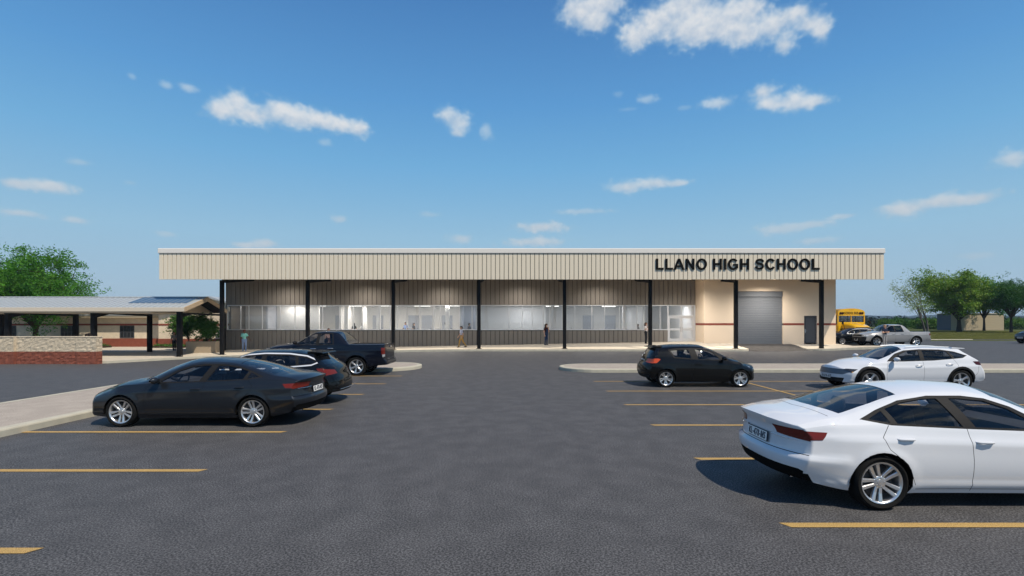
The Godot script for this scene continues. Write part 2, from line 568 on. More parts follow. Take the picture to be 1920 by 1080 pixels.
# a sheet over an outline of Vector2(x, d), following h(x, d), with an edge that drops by skirt
func sheet(poly: PackedVector2Array, h: Callable, cell: float, skirt := 0.0, round_edge := 0.0) -> MB:
	var b := MB.new()
	var lo := poly[0]
	var hi := poly[0]
	for p in poly:
		lo = lo.min(p)
		hi = hi.max(p)
	var nx := int(ceil((hi.x - lo.x) / cell))
	var ny := int(ceil((hi.y - lo.y) / cell))
	for i in nx:
		for j in ny:
			var a := lo + Vector2(i, j) * cell
			var q := PackedVector2Array([a, a + Vector2(cell, 0), a + Vector2(cell, cell), a + Vector2(0, cell)])
			for s in Geometry2D.intersect_polygons(q, poly):
				var ix := Geometry2D.triangulate_polygon(s)
				for k in range(0, ix.size(), 3):
					var t := []
					for m in 3:
						var p: Vector2 = s[ix[k + m]]
						t.append(Vector3(p.x, h.call(p.x, p.y), -p.y))
					b.flat(t[0], t[1], t[2], Vector3.UP)
	if skirt > 0.0:
		var ccw := turning(poly)
		for i in poly.size():
			var p := poly[i]
			var q := poly[(i + 1) % poly.size()]
			var m := maxi(1, int(ceil(p.distance_to(q) / cell)))
			for k in m:
				var a := p.lerp(q, float(k) / m)
				var c := p.lerp(q, float(k + 1) / m)
				var ya: float = h.call(a.x, a.y)
				var yc: float = h.call(c.x, c.y)
				var e := c - a
				b.quad(Vector3(a.x, ya, -a.y), Vector3(c.x, yc, -c.y), Vector3(c.x, yc - skirt, -c.y), Vector3(a.x, ya - skirt, -a.y), Vector3(e.y, 0, e.x) * ccw)
	return b

func rect2(x0: float, d0: float, x1: float, d1: float) -> PackedVector2Array:
	return PackedVector2Array([Vector2(x0, d0), Vector2(x1, d0), Vector2(x1, d1), Vector2(x0, d1)])

func grid_mesh(xs: Array, ds: Array, h: Callable) -> MB:
	var b := MB.new()
	for i in xs.size() - 1:
		for j in ds.size() - 1:
			var q := []
			for p in [[xs[i], ds[j]], [xs[i + 1], ds[j]], [xs[i + 1], ds[j + 1]], [xs[i], ds[j + 1]]]:
				q.append(Vector3(p[0], h.call(p[0], p[1]), -p[1]))
			b.quad(q[0], q[1], q[2], q[3], Vector3.UP)
	return b

func arc(c: Vector2, r: float, a0: float, a1: float, n := 14, ry := -1.0) -> Array:
	var o := []
	for i in n + 1:
		var a := deg_to_rad(lerpf(a0, a1, float(i) / n))
		o.append(c + Vector2(cos(a) * r, sin(a) * (ry if ry > 0 else r)))
	return o

func island(called: String, poly: PackedVector2Array) -> void:
	var inner := Geometry2D.offset_polygon(poly, -0.22, Geometry2D.JOIN_ROUND)[0]
	var slab := structure(called, sheet(inner, func(x, d): return g_at(x, d) + 0.148, 1.0, 0.12), M.island_concrete)
	# the kerb round it: outline, rounded at the top edge
	var b := MB.new()
	var rows := [[0.0, -0.08], [0.0, 0.115], [-0.012, 0.14], [-0.04, 0.152], [-0.225, 0.152]]
	var dense := PackedVector2Array()
	for i in poly.size():
		var p := poly[i]
		var q := poly[(i + 1) % poly.size()]
		var m := maxi(1, int(p.distance_to(q) / 1.2))
		for k in m:
			dense.append(p.lerp(q, float(k) / m))
	var n := dense.size()
	var ccw := turning(poly)
	for i in n:
		var quad := []
		for w in [i, (i + 1) % n]:
			var p := dense[w]
			var t := (dense[(w + 1) % n] - dense[(w + n - 1) % n]).normalized()
			var inn := Vector2(-t.y, t.x) * ccw
			for r in rows:
				var s: Vector2 = p + inn * -r[0]
				quad.append(Vector3(s.x, g_at(p.x, p.y) + r[1], -s.y))
		var e := dense[(i + 1) % n] - dense[i]
		var out := Vector3(e.y, 0.0, e.x) * ccw
		for k in rows.size() - 1:
			b.quad(quad[k], quad[k + rows.size()], quad[k + 1 + rows.size()], quad[k + 1], out.normalized() + Vector3.UP * (0.05 if k < 1 else 1.0))
	part("kerb", b, M.kerb, slab)

func stripe(parent: Node, x0: float, x1: float, d: float, slant0 := 0.0, slant1 := 0.0) -> void:
	var w := 0.062
	var poly := PackedVector2Array([Vector2(x0 - slant0, d - w), Vector2(x1 - slant1, d - w), Vector2(x1 + slant1, d + w), Vector2(x0 + slant0, d + w)])
	part("painted_line", sheet(poly, func(x, dd): return g_at(x, dd) + 0.006, 2.0), M.stripe, parent)

func make_ground() -> void:
	# earth and grass to the horizon, under everything else
	var xs := [-3000, -1500, -700, -350, -200, -140, -110, -90, -80]
	for i in range(-74, 75, 4):
		xs.append(i)
	xs += [80, 90, 110, 140, 200, 350, 700, 1500, 3000]
	var ds := [-600, -200, -80, -40, -20, 0, 10, 18, 22, 26, 30, 34, 38, 42, 46, 50, 52.6, 53.3, 56, 60, 66, 74, 84, 100, 130, 180, 260, 400, 700, 1200, 2000, 3500]
	var ground := structure("ground", grid_mesh(xs, ds, func(x, d):
		var low: float = g_at(x, d) - 0.10
		return lerpf(low, g_at(x, d) + 0.12 + 0.25 * S((d - 58.0) / 60.0), S((d - 52.6) / 0.7) * S((x - 24.0) / 3.0) if x > 20.0 else S((d - 60.0) / 30.0) * 0.6)), M.grass_ground)
	var gx := []
	for i in range(-80, 81, 4):
		gx.append(i)
	var gd := [-30, -15, -5, 5, 12, 16]
	for i in range(18, 44, 2):
		gd.append(i)
	gd += [46, 50, 53.2]
	var lot := structure("parking_lot", grid_mesh(gx, gd, func(x, d): return g_at(x, d)), M.asphalt)
	# painted stall lines
	for k in range(-1, 7):
		stripe(lot, -9.86, -4.62, 4.92 + 2.66 * k, 0.0, 0.04)
	for k in range(-1, 6):
		var d := 5.54 + 2.69 * k
		stripe(lot, 2.92, 14.0, d, -0.04, 0.0)
	var spine := PackedVector2Array([Vector2(8.36, 2.0), Vector2(8.46, 2.0), Vector2(8.46, 19.3), Vector2(8.36, 19.3)])
	part("painted_line", sheet(spine, func(x, d): return g_at(x, d) + 0.0085, 3.0), M.stripe, lot)
	# concrete islands
	var p := [Vector2(-13.15, -8.0), Vector2(-9.82, -8.0), Vector2(-9.82, 21.7)]
	p += arc(Vector2(-8.82, 21.7), 1.0, 180.0, 90.0, 6)
	p += arc(Vector2(-6.35, 24.55), 1.85, -90.0, 90.0, 16)
	p += arc(Vector2(-11.15, 24.4), 2.0, 90.0, 180.0, 8)
	island("traffic_island", PackedVector2Array(p))
	p = [Vector2(60.0, 22.3), Vector2(60.0, 25.4)]
	p += arc(Vector2(3.6, 23.85), 1.55, 90.0, 270.0, 16)
	island("traffic_island", PackedVector2Array(p))
	# pavement along the school, higher towards the entrance
	p = [Vector2(-62.0, 32.6), Vector2(-26.9, 32.6), Vector2(-26.2, 32.9), Vector2(-25.2, 34.3), Vector2(-24.2, 36.0), Vector2(-23.0, 37.4), Vector2(-21.2, 38.3), Vector2(-19.0, 38.6)]
	p += arc(Vector2(16.9, 39.7), 1.1, -90.0, 0.0, 8)
	p += [Vector2(18.02, 43.9), Vector2(15.8, 44.4), Vector2(-24.6, 44.4), Vector2(-24.6, 62.0), Vector2(-62.0, 62.0)]
	pavement(PackedVector2Array(p))
	p = arc(Vector2(23.4, 39.5), 0.9, 180.0, 270.0, 6)
	p += [Vector2(28.6, 38.6), Vector2(29.8, 39.0), Vector2(29.8, 40.1), Vector2(26.6, 40.3), Vector2(26.6, 43.9), Vector2(22.5, 43.9)]
	pavement(PackedVector2Array(p))
	# asphalt apron up to the roller door
	structure("apron", sheet(rect2(17.9, 38.3, 22.6, 44.2), func(x, d): return lerpf(g_at(x, d) + 0.008, 0.42, S((d - 38.6) / 3.6)), 0.8), M.apron_asphalt)
	# concrete kerb along the lawn
	var b := bx(Vector3(26, -0.2, -53.55), Vector3(47.6, 0.15, -53.2), 0.03)
	var lk := part("lawn_kerb", b, M.kerb)
	lk.position.y = 0.27
	lk.set_meta("kind", "structure")
	b = bx(Vector3(47.65, -0.2, -53.5), Vector3(80, 0.15, -53.2), 0.03)
	lk = part("lawn_kerb", b, M.asphalt)
	lk.position.y = 0.27
	lk.set_meta("kind", "structure")
	# wooded hills far behind
	var f := FastNoiseLite.new()
	f.seed = 4
	f.frequency = 0.004
	f.fractal_octaves = 4
	for row in [[900.0, 13.0, 7.0, 1.0], [1500.0, 25.0, 11.0, 2.0]]:
		b = MB.new()
		var last := []
		for i in 161:
			var x := -2000.0 + i * 25.0
			var top: float = row[1] + f.get_noise_2d(x * 0.6, row[3] * 900.0) * row[2] + f.get_noise_2d(x * 9.0, row[3] * 300.0) * 2.4
			var cur := [Vector3(x, -2.0, -row[0]), Vector3(x, top * 0.6, -row[0] - 60.0), Vector3(x, top, -row[0] - 160.0), Vector3(x, -2.0, -row[0] - 400.0)]
			if last:
				for k in 3:
					b.quad(last[k], cur[k], cur[k + 1], last[k + 1], Vector3(0, 0.6, 1.0 if k < 2 else -1.0))
			last = cur
		structure("hills", b, M.hill)

func pavement(poly: PackedVector2Array) -> void:
	var s := structure("pavement", sheet(poly, pave_h, 0.8), M.concrete)
	var b := MB.new()
	var n := poly.size()
	var ccw := turning(poly)
	for i in n:
		var p := poly[i]
		var q := poly[(i + 1) % n]
		var m := maxi(1, int(ceil(p.distance_to(q) / 1.5)))
		for k in m:
			var a := p.lerp(q, float(k) / m)
			var c := p.lerp(q, float(k + 1) / m)
			var e := c - a
			var ya: float = pave_h(a.x, a.y)
			var yc: float = pave_h(c.x, c.y)
			b.quad(Vector3(a.x, ya + 0.002, -a.y), Vector3(c.x, yc + 0.002, -c.y), Vector3(c.x, minf(yc, g_at(c.x, c.y)) - 0.12, -c.y), Vector3(a.x, minf(ya, g_at(a.x, a.y)) - 0.12, -a.y), Vector3(e.y, 0, e.x) * ccw)
	part("kerb", b, M.kerb, s)

# ---------------------------------------------------------------- the school
const DF := 38.3   # fascia plane
const DC := 39.3   # column line
const DW := 44.0   # metal wall
const DB := 42.0   # cream block wall

func lamp_panel(parent: Node3D, x: float, y: float, d: float, w: float, l: float, energy: float, tint: Color) -> void:
	var o := part("ceiling_light", bx(Vector3(-w / 2, -0.03, -l / 2), Vector3(w / 2, 0.03, l / 2), 0.01), M.lit_panel, parent, Vector3(x, y, -d))
	var a := AreaLight3D.new()
	a.name = "ceiling_light_glow"
	a.area_size = Vector2(w, l)
	a.light_color = tint
	a.light_energy = energy
	a.shadow_enabled = true
	a.position = Vector3(x, y - 0.045, -d)
	a.rotation.x = -PI / 2
	parent.add_child(a, true)

func make_school() -> void:
	var s := thing("school_building", "long low school building with beige ribbed fascia, dark metal wall and black columns", "building")
	var x0 := -26.65
	var x1 := 27.6
	# roof and coping
	part("roof", bx(Vector3(x0 + 0.1, 7.36, -62), Vector3(x1 - 0.1, 7.58, -38.5)), M.coping_metal, s)
	var b := MB.new()
	b.box(Vector3(x0 - 0.06, 7.345, -38.62), Vector3(x1 + 0.05, 7.715, -38.22), 0.03)
	part("coping", b, M.coping_metal, s)
	b = MB.new()
	b.box(Vector3(x0, 5.44, -38.8), Vector3(x1, 7.34, -38.345))
	part("fascia_backing", b, M.joint_brown, s)
	var n := 166
	var pitch := (x1 - x0) / n
	var pm := bx(Vector3(-pitch / 2 + 0.02, 5.39, -0.05), Vector3(pitch / 2 - 0.02, 7.335, 0.012), 0.01).mesh()
	for i in n:
		part("fascia_panel", pm, M.fascia_metal, s, Vector3(x0 + pitch * (i + 0.5), 0, -DF))
	for e in [x0, x1]:
		b = MB.new()
		b.slab(PackedVector2Array([Vector2(38.4, 5.44), Vector2(44.5, 6.03), Vector2(44.5, 7.34), Vector2(38.4, 7.34)]), -0.03, 0.03, Transform3D(Basis(Vector3(0, 0, -1), Vector3(0, 1, 0), Vector3(1, 0, 0)), Vector3(e, 0, 0)))
		part("fascia_end", b, M.fascia_metal, s)
	# soffit rising to the wall
	b = MB.new()
	b.slab(PackedVector2Array([Vector2(38.82, 5.46), Vector2(44.4, 6.0), Vector2(44.4, 6.1), Vector2(38.82, 5.56)]), 0.0, x1 - x0 - 0.1, Transform3D(Basis(Vector3(0, 0, -1), Vector3(0, 1, 0), Vector3(1, 0, 0)), Vector3(x0 + 0.05, 0, 0)))
	part("soffit", b, M.soffit, s)
	# columns with tapered beams
	for i in 8:
		var x := -22.5 + 6.572 * i
		var base := pave_h(x, DC)
		if i == 7:
			base = pave_h(x, DC) - 0.02
		var c := part("column", bx(Vector3(-0.13, base - 0.12, -0.13), Vector3(0.13, 5.42, 0.13), 0.02), M.black_steel, s, Vector3(x, 0, -DC))
		part("base_plate", bx(Vector3(-0.22, base - 0.06, -0.22), Vector3(0.22, base + 0.03, 0.22), 0.01), M.black_steel, c)
		b = MB.new()
		b.slab(PackedVector2Array([Vector2(39.43, 5.22), Vector2(DW if i < 6 else DB, 5.72 if i < 6 else 5.53), Vector2(DW if i < 6 else DB, 5.95 if i < 6 else 5.76), Vector2(39.45, 5.5)]), -0.09, 0.09, Transform3D(Basis(Vector3(0, 0, -1), Vector3(0, 1, 0), Vector3(1, 0, 0)), Vector3(x, 0, 0)))
		part("roof_beam", b, M.black_steel, s)
	# ribbed metal wall above and below the ribbon window
	var w0 := -24.8
	var w1 := 15.48
	n = 103
	pitch = (w1 - w0) / n
	var up := bx(Vector3(-pitch / 2 + 0.016, 3.68, -0.05), Vector3(pitch / 2 - 0.016, 5.98, 0.02), 0.014).mesh()
	var low := bx(Vector3(-pitch / 2 + 0.016, -0.45, -0.05), Vector3(pitch / 2 - 0.016, 1.5, 0.02), 0.014).mesh()
	part("wall_backing", bx(Vector3(w0, 3.66, -44.35), Vector3(w1, 7.3, -44.04)), M.gap_black, s)
	part("wall_backing", bx(Vector3(w0, -0.5, -44.35), Vector3(13.1, 1.51, -44.04)), M.gap_black, s)
	for i in n:
		var x := w0 + pitch * (i + 0.5)
		part("wall_panel", up, M.bronze_metal, s, Vector3(x, 0, -DW))
		if x < 12.95:
			part("wall_panel", low, M.bronze_metal, s, Vector3(x, 0, -DW))
	part("corner_trim", bx(Vector3(w0 - 0.06, -0.5, -44.1), Vector3(w0 + 0.02, 5.98, -43.96), 0.01), M.bronze_metal, s)
	part("wall_lamp", bx(Vector3(-24.72, 3.1, -43.97), Vector3(-24.5, 3.5, -43.84), 0.03), M.trim_beige, s)
	# ribbon window
	b = MB.new()
	b.box(Vector3(w0 + 0.05, 3.60, -44.16), Vector3(w1, 3.672, -43.97), 0.008)
	part("window_head", b, M.aluminium, s)
	b = MB.new()
	b.box(Vector3(w0 + 0.05, 1.512, -44.2), Vector3(13.1, 1.585, -43.93), 0.008)
	part("window_sill", b, M.aluminium, s)
	var bars := []
	var px := [425, 450.5, 466, 491, 525, 552.5, 578, 604, 636, 662, 679, 712, 731, 745, 762, 787, 813, 825, 862, 885, 900, 954, 979, 998, 1018.5, 1031, 1054, 1078, 1110, 1134, 1162, 1170, 1194, 1217, 1238, 1252.5]
	for p in px:
		bars.append((p - 966.0) / 960.0 * DW)
	for i in bars.size():
		var wd := 0.055 if i % 4 else 0.08
		part("mullion", bx(Vector3(-wd / 2, 1.585, -0.11), Vector3(wd / 2, 3.6, 0.0), 0.008), M.aluminium, s, Vector3(bars[i], 0, -DW - 0.02))
		if i < bars.size() - 1:
			part("window_pane", bx(Vector3(bars[i] + 0.03, 1.586, -44.087), Vector3(bars[i + 1] - 0.03, 3.599, -44.08)), M.window_glass, s)
	# entrance: transom over two glazed door leaves
	var ex0 := 13.13
	var ex1 := 15.44
	var eb := pave_h(14.3, DW) - 0.01
	for x in [ex0, ex1]:
		part("door_frame", bx(Vector3(x - 0.05, eb - 0.1, -44.18), Vector3(x + 0.05, 3.6, -43.98), 0.008), M.aluminium, s)
	part("transom_bar", bx(Vector3(ex0 + 0.05, 2.66, -44.17), Vector3(ex1 - 0.05, 2.77, -43.985), 0.008), M.aluminium, s)
	part("transom_pane", bx(Vector3(ex0 + 0.05, 2.77, -44.087), Vector3(14.26, 3.6, -44.08)), M.window_glass, s)
	part("transom_pane", bx(Vector3(14.32, 2.77, -44.087), Vector3(ex1 - 0.05, 3.6, -44.08)), M.window_glass, s)
	part("mullion", bx(Vector3(14.26, 2.77, -44.15), Vector3(14.32, 3.6, -44.02), 0.006), M.aluminium, s)
	for k in 2:
		var a := ex0 + 0.06 + k * 1.1
		var z := a + 1.09
		b = MB.new()
		for r in [[a, eb + 0.01, z, eb + 0.25], [a, 1.5, z, 1.66], [a, 2.52, z, 2.65]]:
			b.box(Vector3(r[0], r[1], -44.12), Vector3(r[2], r[3], -44.05), 0.006)
		for r in [[a, eb + 0.25, a + 0.12, 1.5], [z - 0.12, eb + 0.25, z, 1.5], [a, 1.66, a + 0.12, 2.52], [z - 0.12, 1.66, z, 2.52]]:
			b.box(Vector3(r[0], r[1], -44.12), Vector3(r[2], r[3], -44.05), 0.006)
		var leaf := part("entrance_door", b, M.aluminium, s)
		part("door_pane", bx(Vector3(a + 0.11, eb + 0.24, -44.089), Vector3(z - 0.11, 1.51, -44.082)), M.window_glass, leaf)
		part("door_pane", bx(Vector3(a + 0.11, 1.65, -44.089), Vector3(z - 0.11, 2.53, -44.082)), M.window_glass, leaf)
		var hx := z - 0.06 if k == 0 else a + 0.06
		b = MB.new()
		b.tube([Vector3(hx, 1.35, -44.0), Vector3(hx, 1.8, -44.0)], [0.016, 0.016], 8)
		b.tube([Vector3(hx, 1.38, -44.05), Vector3(hx, 1.38, -44.0)], [0.012, 0.012], 6)
		b.tube([Vector3(hx, 1.77, -44.05), Vector3(hx, 1.77, -44.0)], [0.012, 0.012], 6)
		part("handle", b, M.steel, leaf)
	# cream block bay with roller door and side door
	var top := 5.9
	for r in [["", 15.5, -0.2, 18.1, top], ["", 18.1, 4.74, 22.0, top], ["", 22.0, -0.2, 23.7, top], ["", 23.7, 2.72, 24.75, top], ["", 24.75, -0.2, 26.3, top]]:
		part("block_wall", bx(Vector3(r[1], r[2], -DB - 0.3), Vector3(r[3], r[4], -DB)), M.cream_block, s)
	part("block_wall", bx(Vector3(15.5, -0.2, -44.4), Vector3(15.8, top, -DB - 0.3)), M.cream_block, s)
	part("block_wall", bx(Vector3(26.0, -0.2, -62), Vector3(26.3, 7.3, -DB - 0.3)), M.cream_block, s)
	for r in [[15.49, 18.1], [22.0, 23.69], [24.76, 26.31]]:
		part("band_course", bx(Vector3(r[0], 1.945, -DB - 0.2), Vector3(r[1], 2.115, -DB + 0.012), 0.004), M.stripe_red, s)
	part("band_course", bx(Vector3(15.488, 1.945, -43.98), Vector3(15.6, 2.115, -DB - 0.2), 0.004), M.stripe_red, s)
	var rd := part("roller_door", bx(Vector3(18.11, 4.28, -DB - 0.29), Vector3(21.99, 4.735, -DB - 0.07), 0.02), M.roller_grey, s)
	var slat := bx(Vector3(18.11, 0.0, -DB - 0.25), Vector3(21.99, 0.142, -DB - 0.17), 0.012).mesh()
	for i in 27:
		part("slat", slat, M.roller_grey, rd, Vector3(0, 4.135 - i * 0.145, 0))
	part("bottom_rail", bx(Vector3(18.11, 0.36, -DB - 0.26), Vector3(21.99, 0.5, -DB - 0.15), 0.015), M.roller_grey, rd)
	var dr := part("side_door", bx(Vector3(23.76, 0.5, -DB - 0.16), Vector3(24.69, 2.66, -DB - 0.11), 0.005), M.door_grey, s)
	b = MB.new()
	b.box(Vector3(23.7, 0.4, -DB - 0.25), Vector3(23.757, 2.72, -DB - 0.02))
	b.box(Vector3(24.693, 0.4, -DB - 0.25), Vector3(24.75, 2.72, -DB - 0.02))
	b.box(Vector3(23.757, 2.663, -DB - 0.25), Vector3(24.693, 2.72, -DB - 0.02))
	part("door_frame", b, M.door_grey, dr)
	b = MB.new()
	b.box(Vector3(23.80, 1.32, -DB - 0.11), Vector3(23.88, 1.62, -DB - 0.095), 0.004)
	b.tube([Vector3(23.84, 1.5, -DB - 0.1), Vector3(23.84, 1.5, -DB - 0.04), Vector3(23.96, 1.5, -DB - 0.035)], [0.012, 0.012, 0.012], 8)
	part("handle", b, M.steel, dr)
	# rest of the shell, so that daylight enters only through the openings
	part("back_wall", bx(Vector3(-24.8, -0.5, -62.2), Vector3(26.3, 7.3, -62.0)), M.cream_block, s)
	part("end_wall", bx(Vector3(-24.8, -0.5, -62.0), Vector3(-24.6, 7.3, -44.36)), M.bronze_metal, s)
	# rooms behind the glass
	part("room_floor", bx(Vector3(-24.55, 0.2, -53.5), Vector3(15.4, 0.5, -44.36)), M.room_floor, s)
	part("room_ceiling", bx(Vector3(-24.55, 3.78, -53.5), Vector3(15.45, 3.9, -44.06)), M.ceiling_tile, s)
	part("room_wall", bx(Vector3(-24.55, 0.5, -53.6), Vector3(15.45, 3.78, -53.4)), M.white_wall, s)
	for a in [[-21.55, 44.4, 53.4, "grey_wall"], [-4.72, 44.5, 53.4, "grey_wall"], [11.3, 44.9, 53.4, "white_wall"], [-16.1, 47.5, 53.4, "white_wall"], [15.35, 44.36, 53.4, "white_wall"]]:
		part("partition", bx(Vector3(a[0] - 0.08, 0.5, -a[2]), Vector3(a[0] + 0.08, 3.78, -a[1])), M[a[3]], s)
	part("blind", bx(Vector3(-24.5, 0.6, -46.6), Vector3(-21.65, 3.75, -46.5)), M.blind, s)
	lamp_panel(s, -23.1, 3.75, 44.9, 0.9, 0.3, 2.4, Color(1.0, 0.97, 0.92))  # added lamp, put here only to brighten the blind
	part("partition", bx(Vector3(-21.4, 0.5, -46.1), Vector3(-17.6, 3.78, -46.0)), M.white_wall, s)
	part("partition", bx(Vector3(-4.6, 0.5, -48.6), Vector3(2.9, 3.78, -48.5)), M.white_wall, s)
	part("partition", bx(Vector3(-4.8, 0.5, -46.6), Vector3(-3.6, 3.78, -46.5)), M.grey_wall, s)
	for a in [[-15.0, 45.4], [-12.05, 45.0], [-13.6, 46.2], [3.3, 45.0], [9.7, 45.4], [-6.0, 45.2]]:
		part("room_column", bx(Vector3(a[0] - 0.16, 0.5, -a[1] - 0.3), Vector3(a[0] + 0.16, 3.78, -a[1]), 0.01), M.white_wall, s)
	for a in [-18.2, -14.3, -10.6, -9.2, -7.1, 5.4, 7.6, 9.9]:
		var o := part("room_door", bx(Vector3(a - 0.55, 0.5, -53.39), Vector3(a + 0.55, 2.9, -53.34), 0.006), M.grey_wall, s)
		part("handle", bx(Vector3(a + 0.4, 1.5, -53.335), Vector3(a + 0.46, 1.65, -53.28), 0.01), M.steel, o)
	part("white_board", bx(Vector3(4.2, 1.4, -53.38), Vector3(6.6, 3.1, -53.3), 0.01), M.white_wall, s)
	for i in 5:
		for j in 2:
			lamp_panel(s, -19.6 + 3.3 * i + 0.8 * j, 3.75, 45.3 + 3.4 * j + (0.35 if i % 2 else 0.0), 1.5, 0.35, 10.0 if i > 0 or j > 0 else 4.0, Color(1.0, 0.98, 0.95))
	for a in [[-2.3, 45.6], [0.8, 47.0], [4.3, 46.0], [6.2, 47.6], [8.8, 46.2], [3.6, 50.0], [9.2, 50.4], [12.6, 46.4], [14.2, 45.7]]:
		lamp_panel(s, a[0], 3.75, a[1], 1.3, 0.3, 4.6, Color(0.95, 0.97, 1.0))
	# recessed canopy lamps, one to each bay
	for i in 8:
		var x := -25.8 + 6.572 * i if i > 0 else -25.0
		if i == 0:
			continue
		var dd := 42.0 if i < 6 else 39.9
		var y := 5.46 + (dd - 38.82) * 0.0968
		b = MB.new()
		b.lathe([Vector2(0.13, 0.03), Vector2(0.13, -0.05), Vector2(0.10, -0.05)], 16, Transform3D(Basis(Vector3(1, 0, 0), Vector3(0, 0, 1), Vector3(0, 1, 0)), Vector3.ZERO))
		var o := part("canopy_lamp", b, M.trim_beige, s, Vector3(x, y, -dd))
		b = MB.new()
		b.lathe([Vector2(0.10, -0.04), Vector2(0.001, -0.04)], 16, Transform3D(Basis(Vector3(1, 0, 0), Vector3(0, 0, 1), Vector3(0, 1, 0)), Vector3.ZERO))
		part("lens", b, M.lit_lens, o)
		var sp := SpotLight3D.new()
		sp.name = "canopy_lamp_glow"
		sp.light_color = Color(1.0, 0.965, 0.92)
		sp.light_energy = 14.0 if i < 6 else 38.0
		sp.light_size = 0.08
		sp.spot_angle = 76.0
		sp.spot_angle_attenuation = 1.0
		sp.spot_range = 30.0
		sp.spot_attenuation = 2.0
		sp.shadow_enabled = true
		sp.position = Vector3(x, y - 0.09, -dd)
		sp.rotation.x = -PI / 2 + 0.12
		s.add_child(sp, true)
	make_sign()

func make_sign() -> void:
	var o := thing("school_sign", "raised black capital letters reading LLANO HIGH SCHOOL on the beige fascia", "sign", Vector3(10.43, 6.12, -38.245))
	var text := "LLANO HIGH SCHOOL"
	var adv := {"L": 611, "A": 722, "N": 722, "O": 778, "H": 722, "I": 278, "G": 778, "S": 667, "C": 722, " ": 278}
	var k := 0.82 / 716.0
	var shapes := {}
	var x := 0.0
	for ch in text:
		if ch != " ":
			if not shapes.has(ch):
				shapes[ch] = glyph(ch, k).mesh()
			part("letter", shapes[ch], M.letter_black, o, Vector3(x * k, 0, 0))
		x += adv[ch]

func ring_arc(b: MB, c: Vector2, ro: Vector2, ri: Vector2, a0: float, a1: float, k: float) -> void:
	var n := 26
	var p := PackedVector2Array()
	for i in n + 1:
		var a := deg_to_rad(lerpf(a0, a1, float(i) / n))
		p.append((c + Vector2(cos(a), sin(a)) * ro) * k)
	for i in n + 1:
		var a := deg_to_rad(lerpf(a1, a0, float(i) / n))
		p.append((c + Vector2(cos(a), sin(a)) * ri) * k)
	b.slab(p, -0.03, 0.03)

# heavy grotesque capitals in thousandths of the body, 716 high
func glyph(ch: String, k: float) -> MB:
	var b := MB.new()
	var bars := []
	match ch:
		"L": bars = [[73, 0, 221, 0, 221, 716, 73, 716], [221, 0, 578, 0, 578, 122, 221, 122]]
		"H": bars = [[73, 0, 218, 0, 218, 716, 73, 716], [504, 0, 649, 0, 649, 716, 504, 716], [218, 302, 504, 302, 504, 430, 218, 430]]
		"I": bars = [[66, 0, 213, 0, 213, 716, 66, 716]]
		"A": bars = [[0, 0, 153, 0, 212, 163, 257, 284, 353, 549, 353, 716, 279, 716], [718, 0, 561, 0, 498, 163, 452, 284, 353, 549, 353, 716, 432, 716], [212, 163, 498, 163, 452, 284, 257, 284]]
		"N": bars = [[73, 0, 208, 0, 208, 716, 73, 716], [507, 0, 643, 0, 643, 716, 507, 716], [208, 716, 216, 716, 507, 240, 507, 0, 498, 0, 208, 468]]
		"O":
			ring_arc(b, Vector2(389, 358), Vector2(346, 372), Vector2(196, 247), 90, 270, k)
			ring_arc(b, Vector2(389, 358), Vector2(346, 372), Vector2(196, 247), -90, 90, k)
		"C": ring_arc(b, Vector2(378, 358), Vector2(330, 372), Vector2(182, 247), 36, 325, k)
		"G":
			ring_arc(b, Vector2(389, 358), Vector2(346, 372), Vector2(196, 247), 38, 322, k)
			bars = [[556, 100, 664, 128, 706, 90, 706, 381, 396, 381, 396, 260, 556, 260]]
		"S":
			var mid := poly([552, 500, 535, 575, 470, 628, 370, 650, 255, 640, 170, 592, 140, 520, 168, 450, 250, 410, 350, 384, 450, 356, 528, 305, 548, 225, 520, 140, 440, 85, 335, 66, 225, 78, 145, 130, 112, 232])
			var l := PackedVector2Array()
			var r := PackedVector2Array()
			for i in mid.size():
				var t := (mid[mini(i + 1, mid.size() - 1)] - mid[maxi(i - 1, 0)]).normalized()
				l.append((mid[i] + Vector2(-t.y, t.x) * 68.0) * k)
				r.append((mid[i] - Vector2(-t.y, t.x) * 68.0) * k)
			r.reverse()
			l.append_array(r)
			b.slab(l, -0.03, 0.03)
	for q in bars:
		var p := poly(q)
		for i in p.size():
			p[i] *= k
		b.slab(p, -0.03, 0.03)
	return b

